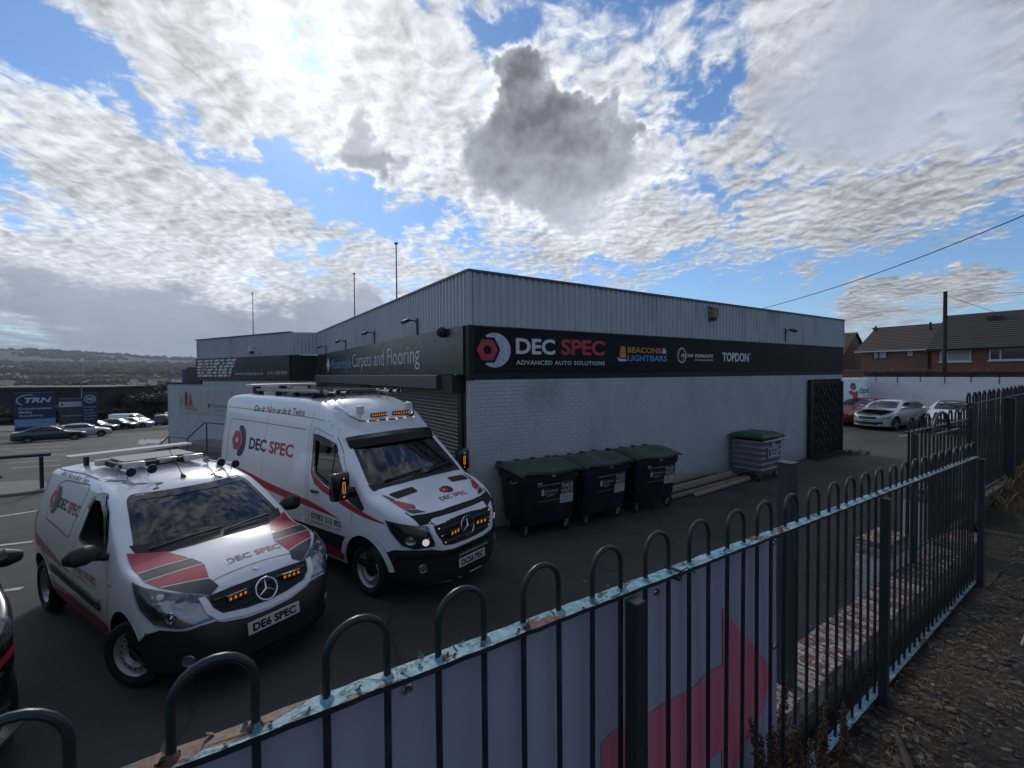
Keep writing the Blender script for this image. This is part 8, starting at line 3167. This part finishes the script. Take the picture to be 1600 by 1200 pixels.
# the black car cut off by the left edge of the picture
def edge_car(t, bd, P):
    dr = (0.75, 0.66, 0)
    pl = bd.to2d(dr, [(0.42, 0.90, 1.137), (0.62, 0.78, 1.114), (0.76, 0.58, 1.067), (0.80, 0.52, 0.928), (0.68, 0.74, 0.905), (0.46, 0.88, 0.951)])
    h = P('headlight', poly(pl), dr, 0.006, mat('lamp_black', (0.02, 0.02, 0.022), 0.2, coat=0.5), t, step=0.05)
    P('reflector', poly(bd.to2d(dr, [(0.48, 0.87, 1.079), (0.6, 0.78, 1.067), (0.68, 0.7, 1.021), (0.6, 0.79, 0.974), (0.5, 0.86, 0.974)])), dr, 0.009, mat('lamp_chrome', (0.45, 0.45, 0.45), 0.16, metal=0.9), h, step=0.05)
    P('lens', poly(pl), dr, 0.02, LENS, h, step=0.05)
    P('red_accent', poly(bd.to2d(dr, [(0.40, 0.90, 0.858), (0.62, 0.79, 0.835), (0.80, 0.55, 0.812), (0.81, 0.54, 0.742), (0.62, 0.80, 0.766), (0.40, 0.91, 0.800)])), dr, 0.01, RED, t, step=0.06)
    P('chrome_accent', poly(bd.to2d(dr, [(0.42, 0.90, 0.760), (0.62, 0.80, 0.737), (0.80, 0.56, 0.708), (0.80, 0.55, 0.679), (0.62, 0.805, 0.702), (0.42, 0.905, 0.731)])), dr, 0.012, CHROME, t, step=0.06)
    P('indicator', poly(bd.to2d(dr, [(0.66, 0.76, 0.650), (0.78, 0.62, 0.638), (0.78, 0.62, 0.568), (0.66, 0.765, 0.580)])), dr, 0.01, mat('amber_reflector', (0.35, 0.16, 0.02), 0.2, coat=0.5), t, step=0.06)
    for z in (0.42, 0.37, 0.32):
        pts = [bd.hit(dr, a, z, 0.015)[0] for a in (-0.1, 0.0, 0.1, 0.2, 0.28)]
        b = MB()
        b.tube(pts, 0.01, 6)
        b.obj('grille_bar', CHROME, t)
    # bumper canard
    b = MB()
    ps = [bd.hit(dr, a, 0.34 - 0.14 * abs(a - 0.1), 0.0)[0] for a in (-0.12, -0.02, 0.08, 0.18, 0.28)]
    for p in ps:
        n_ = Vector((0.75, 0.66, 0)).normalized()
        b.v += [tuple(p), tuple(p + n_ * 0.12 + Vector((0, 0, -0.04))), tuple(p + n_ * 0.12 + Vector((0, 0, -0.055))), tuple(p + Vector((0, 0, -0.03)))]
    for i in range(4):
        for q in range(4):
            b.f.append((i * 4 + q, i * 4 + (q + 1) % 4, (i + 1) * 4 + (q + 1) % 4, (i + 1) * 4 + q))
            b.mi.append(0)
    b.f += [(0, 1, 2, 3), (19, 18, 17, 16)]
    b.mi += [0, 0]
    b.obj('bumper_splitter', mat('grey_splitter', (0.06, 0.062, 0.065), 0.4), t)


car('van', 'parked_van', 'black van with red and chrome trim cut off at the left edge of the picture', 'van', (-2.36, 5.1, 0), R(-62), BLKC, None, extra=edge_car, lamps=False, rw=0.34)

# ------------------------------------------------------------------ signs, posts, bushes and the valley on the left
SIGN_NAVY = mat('navy_sign', (0.012, 0.03, 0.085), 0.4, var=0.05)
SIGN_SKY = mat('pale_blue_sign', (0.13, 0.28, 0.48), 0.4)
SIGN_SLATE = mat('slate_sign', (0.055, 0.062, 0.075), 0.4)
PAPER = mat('pale_sign_print', (0.5, 0.52, 0.55), 0.5)


def board(name, label, c, w, z0, z1, m_):
    """totem sign facing the viewer; returns its root and a frame for print"""
    x, y = c
    n = Vector((-x, -y, 0)).normalized()
    u = Vector((-n.y, n.x, 0))
    if u.dot(c_r) < 0:
        u = -u
    t = thing(name, label, 'sign', (x, y, z0))
    b = MB()
    o = Vector((x, y, 0))
    pts = [o - u * w / 2, o + u * w / 2, o + u * w / 2 - n * 0.25, o - u * w / 2 - n * 0.25]
    b.add([(p.x, p.y, z0) for p in pts] + [(p.x, p.y, z1) for p in pts], [(0, 3, 2, 1), (4, 5, 6, 7), (0, 1, 5, 4), (1, 2, 6, 5), (2, 3, 7, 6), (3, 0, 4, 7)])
    rel(b.obj('panel', m_), t)
    return t, (o + Vector((0, 0, z0)) + n * 0.01, u, Vector((0, 0, 1)), n)


t, fr_ = board('totem_sign', 'tall navy totem sign reading TRN Construction Skills Academy', (-14.6, 62.0), 2.75, -3.4, 1.44, SIGN_NAVY)
put('lettering', [fit_text('TRN', -0.7, 1.15, 3.85, 4.35, bold=0.04, shear=0.25)], PAPER, t, fr_, 0.01)
put('swoosh', [(lambda a, b: (a + b, [(i, i + 1, len(a) + i + 1, len(a) + i) for i in range(len(a) - 1)]))(circle_pts(-0.4, 4.1, 0.85, 20, 70, 235, ry=0.55), circle_pts(-0.36, 4.1, 0.79, 20, 70, 235, ry=0.48))], PAPER, t, fr_, 0.01)
for s_, z in (('Construction', 3.2), ('Skills', 2.85), ('Academy', 2.5)):
    put('lettering', [fit_text(s_, -1.1, {'C': 1.1, 'S': -0.2, 'A': 0.55}[s_[0]], z, z + 0.22, bold=0.02)], PAPER, t, fr_, 0.01)
put('lower_panel', [poly([(-1.375, 1.55), (1.375, 1.55), (1.375, 2.3), (-1.375, 2.3)])], SIGN_SKY, t, fr_, 0.008)
put('lettering', [fit_text('Open to all', -1.1, 1.0, 1.98, 2.15)], PAPER, t, fr_, 0.012)
put('lettering', [fit_text('0191 814 4447', -1.1, 1.0, 1.68, 1.84)], PAPER, t, fr_, 0.012)
t, fr_ = board('totem_sign', 'slate grey totem sign with one pale name strip', (-13.1, 68.2), 2.2, -3.9, 0.56, SIGN_SLATE)
put('name_strip', [poly([(-1.1, 3.55), (1.0, 3.55), (1.0, 4.1), (-1.1, 4.1)])], PAPER, t, fr_, 0.01)
put('lettering', [fit_text('Storage & Trade Units', -0.6, 0.9, 3.75, 3.9)], SIGN_NAVY, t, fr_, 0.02)
put('emblem', [poly(circle_pts(-0.85, 3.82, 0.12, 10))], SIGN_NAVY, t, fr_, 0.02)
put('strip_line', [poly([(-0.9, 2.55), (0.9, 2.55), (0.9, 2.6), (-0.9, 2.6)])], PAPER, t, fr_, 0.01)
t, fr_ = board('totem_sign', 'narrow navy totem sign with white roundel and lines of names', (-11.65, 67.9), 1.25, -3.9, 1.12, SIGN_NAVY)
put('roundel', [ring(circle_pts(0, 4.35, 0.5, 24, ry=0.42), circle_pts(0, 4.35, 0.42, 24, ry=0.34))], PAPER, t, fr_, 0.01)
put('lettering', [fit_text('SES', -0.3, 0.3, 4.2, 4.5, bold=0.04)], PAPER, t, fr_, 0.01)
for k, (s_, w) in enumerate((('Security', 0.5), ('Event Hire', 0.3), ('Engineering', 0.5), ('Supplies', 0.5), ('Fencing', 0.35))):
    put('lettering', [fit_text(s_, -0.5, w, 3.4 - k * 0.33, 3.53 - k * 0.33, bold=0.02)], PAPER, t, fr_, 0.01)

# slim posts and lamp standards
def lamp_post(x, y, h, lab):
    t = thing('lamp_standard', lab, 'lamp post', (x, y, gz(x, y) - 0.1), R(20), 'lamp standards beyond the car park')
    b = MB()
    b.tube([(0, 0, 0), (0, 0, h)], [0.09, 0.05], 8)
    b.obj('column', mat('grey_column', (0.22, 0.24, 0.24), 0.5, metal=0.3), t)
    b = MB()
    b.tube([(0, 0, h), (0.15, 0, h + 0.15), (0.9, 0, h + 0.22)], 0.04, 6)
    b.obj('bracket_arm', MATS['grey_column'], t)
    b = MB()
    b.box((0.8, -0.12, h + 0.16), (1.35, 0.12, h + 0.26))
    b.obj('lantern', MATS['grey_column'], t, bevel=0.03)


def polar(px, d):
    a = (px - 800) / 712
    v = c_f * 1.0 + c_r * a
    return v.x * d, v.y * d


for px, d, top, lab in ((127, 78, 568, 'tall lamp standard rising above the narrow navy sign'), (92, 110, 590, 'lamp standard between the academy sign and the slate sign'),
                        (175, 125, 588, 'lamp standard among the trees left of the white wall'), (214, 120, 590, 'lamp standard nearest the white wall corner among the trees')):
    x, y = polar(px, d)
    lamp_post(x, y, 2.95 + (588 - top) * d / 712 - gz(x, y), lab)

# guard rail and kerb at the left edge
t = thing('guard_rail', 'dark blue tubular guard rail beside the small van', 'railing', (-4.1, 17.8, gz(-4.1, 17.8)))
b = MB()
b.tube([(0, 0, -0.05), (0, 0, 0.98)], 0.045, 10)
b.obj('post', mat('navy_tube', (0.012, 0.014, 0.04), 0.4), t)
b = MB()
b.tube([(0.2, -0.06, 1.03), (-3.4, 0.35, 1.0)], 0.045, 10)
b.obj('rail', MATS['navy_tube'], t)
b = MB()
b.tube([(-3.2, 0.33, -0.05), (-3.2, 0.33, 0.98)], 0.045, 10)
b.obj('post', MATS['navy_tube'], t)
b = MB()
z0 = gz(-5, 18.5)
b.prism([(-9.0, 18.2), (-4.55, 17.45), (-3.9, 17.6), (-4.0, 18.3), (-4.6, 19.4), (-9.5, 20.8)], z0 - 0.3, z0 + 0.12, 'xy')
tag(b.obj('kerb_island', CONC, bevel=0.02), kind='structure')
t = thing('sloping_wall', 'dark sloping ramp wall with metal edge at the left picture edge', 'wall', (-6.6, 22.5, gz(-6.6, 22.5)))
b = MB()
b.prism([(-3.5, -0.3), (0.65, -0.3), (0.1, 0.25), (-0.55, 0.75), (-1.6, 1.15), (-3.5, 1.5)], -0.3, 0.0)
b.obj('face', mat('dark_concrete', (0.07, 0.068, 0.065), 0.9, var=0.25, vscale=4, bump=0.4), t)
b = MB()
b.tube([(0.65, -0.15, -0.2), (0.15, -0.15, 0.35), (-0.5, -0.15, 0.86), (-1.6, -0.15, 1.28), (-3.5, -0.15, 1.62)], 0.05, 8)
b.obj('edge_rail', METAL_DK, t)
# white litter by the wall
b = MB()
for q in range(26):
    x, y = -3.75 + rg.gauss(0, 0.35), 40.5 + rg.gauss(0, 2.0)
    s = rg.uniform(0.1, 0.3)
    b.add([(x - s, y, gz(x, y) + 0.02), (x, y - s * 2, gz(x, y) + 0.02), (x + s, y, gz(x, y) + 0.05), (x, y + s * 2, gz(x, y) + 0.09)], [(0, 1, 2, 3)])
tag(b.obj('scattered_packaging', mat('litter_white', (0.45, 0.46, 0.47), 0.8), fix=False), kind='stuff')

# long dark building beyond the signs
t = thing('dark_warehouse', 'long low dark clad building behind the totem signs', 'building', (-26, 118, -7))
a_, b_ = Vector((-44, 131, 0)), Vector((-17.6, 113.4, 0))
d_ = (b_ - a_).normalized()
n_ = Vector((-d_.y, d_.x, 0))
b = MB()
pts = [a_, b_, b_ + n_ * 12, a_ + n_ * 12]
b.add([(p.x, p.y, -7.5) for p in pts] + [(p.x, p.y, 0.75) for p in pts], [(0, 3, 2, 1), (4, 5, 6, 7), (0, 1, 5, 4), (1, 2, 6, 5), (2, 3, 7, 6), (3, 0, 4, 7)])
rel(b.obj('wall', mat('dark_cladding', (0.012, 0.014, 0.018), 0.6, var=0.1)), t)
b = MB()
pts = [a_ - d_ * 0.5 - n_ * 0.6, b_ + d_ * 0.5 - n_ * 0.6, b_ + d_ * 0.5 + n_ * 12, a_ - d_ * 0.5 + n_ * 12]
b.add([(p.x, p.y, 0.751) for p in pts] + [(p.x, p.y, 1.05) for p in pts], [(0, 3, 2, 1), (4, 5, 6, 7), (0, 1, 5, 4), (1, 2, 6, 5), (2, 3, 7, 6), (3, 0, 4, 7)])
rel(b.obj('roof', mat('grey_roof_sheet', (0.06, 0.062, 0.065), 0.6)), t)
b = MB()
pv = [(-40, 88), (-14, 92), (-9, 103), (-16, 108), (-45, 112)]
b.add([(x, y, gz(x, y) + 0.05) for x, y in pv], [(0, 1, 2, 3, 4)])
tag(b.obj('pale_pavement', mat('pale_paving', (0.15, 0.145, 0.135), 0.9, var=0.1), fix=False), kind='structure')

# ------------------------------------------------------------------ bushes and trees
BARK = mat('bark', (0.05, 0.04, 0.03), 0.9, var=0.3, vscale=3)
LEAF = [mat('leaf_dark', (0.022, 0.034, 0.014), 0.75, var=0.45, vscale=0.8), mat('leaf_mid', (0.035, 0.05, 0.018), 0.75, var=0.45, vscale=0.8), mat('leaf_olive', (0.055, 0.06, 0.022), 0.75, var=0.45, vscale=0.8)]


def crown_mesh(w, h, n, leaf_s, seed, material, base=0.15):
    rr = random.Random(seed)
    lobes = []
    for q in range(9):
        a = rr.uniform(0, 6.3)
        r = rr.uniform(0.1, 0.34) * w
        lobes.append((Vector((r * math.cos(a), r * math.sin(a), h * (base + (1 - base) * rr.uniform(0.25, 0.8)))), rr.uniform(0.16, 0.27) * w, rr.uniform(0.13, 0.22) * h))
    b = MB()
    for q in range(n):
        c, rw_, rh_ = rr.choice(lobes)
        d = Vector((rr.gauss(0, 1), rr.gauss(0, 1), rr.gauss(0, 1))).normalized()
        k = rr.uniform(0.55, 1.12)
        p = c + Vector((d.x * rw_, d.y * rw_, d.z * rh_)) * k
        s = leaf_s * rr.uniform(0.6, 1.3)
        n1 = (d + Vector((rr.uniform(-0.8, 0.8), rr.uniform(-0.8, 0.8), rr.uniform(-0.2, 0.8)))).normalized()
        u = n1.orthogonal().normalized() * s
        v = n1.cross(u).normalized() * s * 0.7
        b.add([p - u, p - v, p + u, p + v], [(0, 1, 2, 3)])
    return b.mesh('crown', material, fix=False)


def plant_at(name, cat, label, x, y, w, h, cm, trunk_r, group):
    t = thing(name, label, cat, (x, y, gz(x, y) - 0.3), rg.uniform(0, 6.3), group)
    o = link('crown', cm, t)
    o.scale = (w, w, h)
    b = MB()
    b.tube([(0, 0, 0), (0.05 * w, 0, h * 0.3), (0.0, 0.04 * w, h * 0.6), (0.08 * w, 0.02 * w, h * 0.85)], [trunk_r, trunk_r * 0.8, trunk_r * 0.5, trunk_r * 0.2], 7)
    for q in range(4):
        a = q * 1.6
        b.tube([(0, 0, h * (0.3 + 0.08 * q)), (0.25 * w * math.cos(a), 0.25 * w * math.sin(a), h * (0.55 + 0.07 * q))], [trunk_r * 0.5, trunk_r * 0.15], 5)
    b.obj('trunk', BARK, t)


BUSH = [crown_mesh(1, 1, 3800, 0.035, 50 + q, LEAF[q % 3], 0.0) for q in range(3)]
TREE = [crown_mesh(1, 1, 3800, 0.035, 60 + q, LEAF[q % 3], 0.22) for q in range(4)]
k = 0
ORD = 'first second third fourth fifth sixth seventh eighth ninth tenth eleventh twelfth thirteenth fourteenth fifteenth sixteenth seventeenth eighteenth'.split()
for px, d, w, h in [(160, 92, 9, 5.2), (178, 88, 8, 5.5), (196, 94, 9, 6.2), (212, 90, 8, 5.6), (228, 95, 9, 6.4), (246, 92, 8, 6.0), (262, 98, 9, 6.0), (-8, 80, 8, 3.4), (14, 84, 8, 3.8), (84, 80, 8, 3.6), (66, 86, 8, 3.6), (150, 86, 7, 3.4)]:
    x, y = polar(px, d)
    plant_at('bush', 'bush', ('dark bush, %s from the left in the thicket behind the parked vans' % ORD[k] if k < 7 else ('low shrub under the dark building at the left picture edge', 'low shrub just left of the academy sign', 'low shrub between the academy sign and the slate sign', 'low shrub close behind the academy sign', 'low shrub right of the narrow navy sign')[k - 7]), x, y, w, h, BUSH[k % 3], 0.12, 'bushes behind the far row of vans')
    k += 1
tree_spots = [(8, 200, 12, 9), (20, 180, 12, 9), (45, 190, 12, 8.5), (62, 175, 13, 9.5), (82, 205, 14, 11.5), (98, 180, 13, 11), (114, 190, 14, 12), (132, 200, 13, 11), (150, 210, 14, 10), (170, 185, 13, 9), (188, 195, 13, 10.5), (206, 180, 13, 9), (222, 170, 13, 9.5), (238, 190, 13, 10.5), (256, 175, 13, 10), (274, 185, 13, 10), (290, 180, 13, 10.5)]
for kk, (px, d, w, h) in enumerate(tree_spots):
    x, y = polar(px, d)
    plant_at('tree', 'tree', 'broadleaf tree, %s from the left in the belt above the dark building' % ORD[kk], x, y, w, h, TREE[k % 4], 0.3, 'trees in the belt across the valley')
    k += 1

# far woods and town: masses nobody could count
def scatter_far(name, n, material, gen):
    b = MB()
    for _ in range(n):
        gen(b)
    tag(b.obj(name, material, fix=False), kind='stuff')


def land_z(x, y):
    d = math.hypot(x, y)
    s = max(y - max(0, x - 6) * 0.75, 0)
    return sinterp(GZ, min(s, 4000)) + hill(x, y)


def wood(dmin, dmax, smin, smax, pxr, clump):
    def g_(b):
        for _ in range(20):
            px, d = rg.uniform(*pxr), math.exp(rg.uniform(math.log(dmin), math.log(dmax)))
            x, y = polar(px, d)
            if mnoise.noise(Vector((x * clump, y * clump, 2))) > -0.05:
                break
        z = land_z(x, y)
        s = rg.uniform(smin, smax)
        k0 = 6
        for q in range(3):
            c = Vector((x + rg.uniform(-s, s), y + rg.uniform(-s, s), z + s * rg.uniform(0.2, 0.7)))
            r1 = s * rg.uniform(0.5, 0.9)
            vs = [c + Vector((0, 0, r1 * 0.9))]
            a0 = rg.uniform(0, 6)
            vs += [c + Vector((r1 * math.cos(a0 + e * 1.257) * rg.uniform(0.8, 1.2), r1 * math.sin(a0 + e * 1.257) * rg.uniform(0.8, 1.2), r1 * rg.uniform(0.1, 0.5))) for e in range(5)]
            vs += [c + Vector((r1 * 0.8 * math.cos(a0 + e * 1.257), r1 * 0.8 * math.sin(a0 + e * 1.257), -r1 * 0.8)) for e in range(5)]
            b.add(vs, [(0, 1 + e, 1 + (e + 1) % 5) for e in range(5)] + [(1 + e, 6 + e, 6 + (e + 1) % 5, 1 + (e + 1) % 5) for e in range(5)])
    return g_


WOODM = mat('far_wood', (0.022, 0.034, 0.02), 0.9, var=0.5, vscale=0.05)
scatter_far('valley_woods', 1500, WOODM, wood(240, 1400, 3.5, 8, (-150, 420), 0.006))
scatter_far('hill_woods', 2600, WOODM, wood(1500, 4600, 8, 22, (-250, 520), 0.0018))
HW = [mat('far_pale_house', (0.62, 0.61, 0.6), 0.8, var=0.3, vscale=0.02), mat('far_roof', (0.11, 0.07, 0.058), 0.8, var=0.4, vscale=0.02)]
b = MB()
for q in range(620):
    for _ in range(30):
        px, d = rg.uniform(-120, 420), rg.uniform(1050, 2500)
        x, y = polar(px, d)
        if mnoise.noise(Vector((x * 0.0035, y * 0.0035, 9))) > 0.02 and not (85 < px < 105):
            break
    z = land_z(x, y)
    a = round(mnoise.noise(Vector((x * 0.002, y * 0.002, 1))) * 3) * 0.8
    w, dp, h = rg.uniform(7, 16), 8, rg.uniform(4.5, 6)
    M = Matrix.Rotation(a, 3, 'Z')
    vs = [M @ Vector(v) + Vector((x, y, z)) for v in ((-w / 2, -dp / 2, -3), (w / 2, -dp / 2, -3), (w / 2, dp / 2, -3), (-w / 2, dp / 2, -3), (-w / 2, -dp / 2, h), (w / 2, -dp / 2, h), (w / 2, dp / 2, h), (-w / 2, dp / 2, h), (-w / 2, 0, h + 3), (w / 2, 0, h + 3))]
    b.cur = 0 if rg.random() < 0.6 else 1
    b.add(vs, [(0, 1, 5, 4), (1, 2, 6, 5), (2, 3, 7, 6), (3, 0, 4, 7), (4, 8, 7), (5, 6, 9)])
    b.cur = 1
    b.add(vs, [(4, 5, 9, 8), (6, 7, 8, 9)])
tag(b.obj('hillside_town', HW, fix=False), kind='stuff')
# the pale stubble field below the ridge
vs, fs = [], []
n = 24
for i in range(n + 1):
    a = R(-12.6 + 6.6 * i / n)
    for j in range(4):
        r = 5560 + 150 * j + 60 * math.sin(i * 0.7)
        x, y = r * math.sin(a), r * math.cos(a)
        vs.append((x, y, land_z(x, y) + 5))
for i in range(n):
    for j in range(3):
        fs.append((i * 4 + j, (i + 1) * 4 + j, (i + 1) * 4 + j + 1, i * 4 + j + 1))
o = MB().add(vs, fs).obj('stubble_field', mat('stubble', (0.36, 0.27, 0.16), 0.9), fix=False)
tag(o, kind='structure')

# ------------------------------------------------------------------ air
hz = MB()
hz.box((-12500, -12500, -62), (12500, 12500, 420))
hm = bpy.data.materials.new('haze')
hm.use_nodes = True
nt = hm.node_tree
nt.nodes.clear()
pv_ = nt.nodes.new('ShaderNodeVolumePrincipled')
pv_.inputs['Color'].default_value = (0.72, 0.82, 0.95, 1)
pv_.inputs['Density'].default_value = 0.00008
pv_.inputs['Anisotropy'].default_value = 0.3
om = nt.nodes.new('ShaderNodeOutputMaterial')
nt.links.new(pv_.outputs[0], om.inputs['Volume'])
o = hz.obj('haze', hm)
tag(o, kind='stuff')
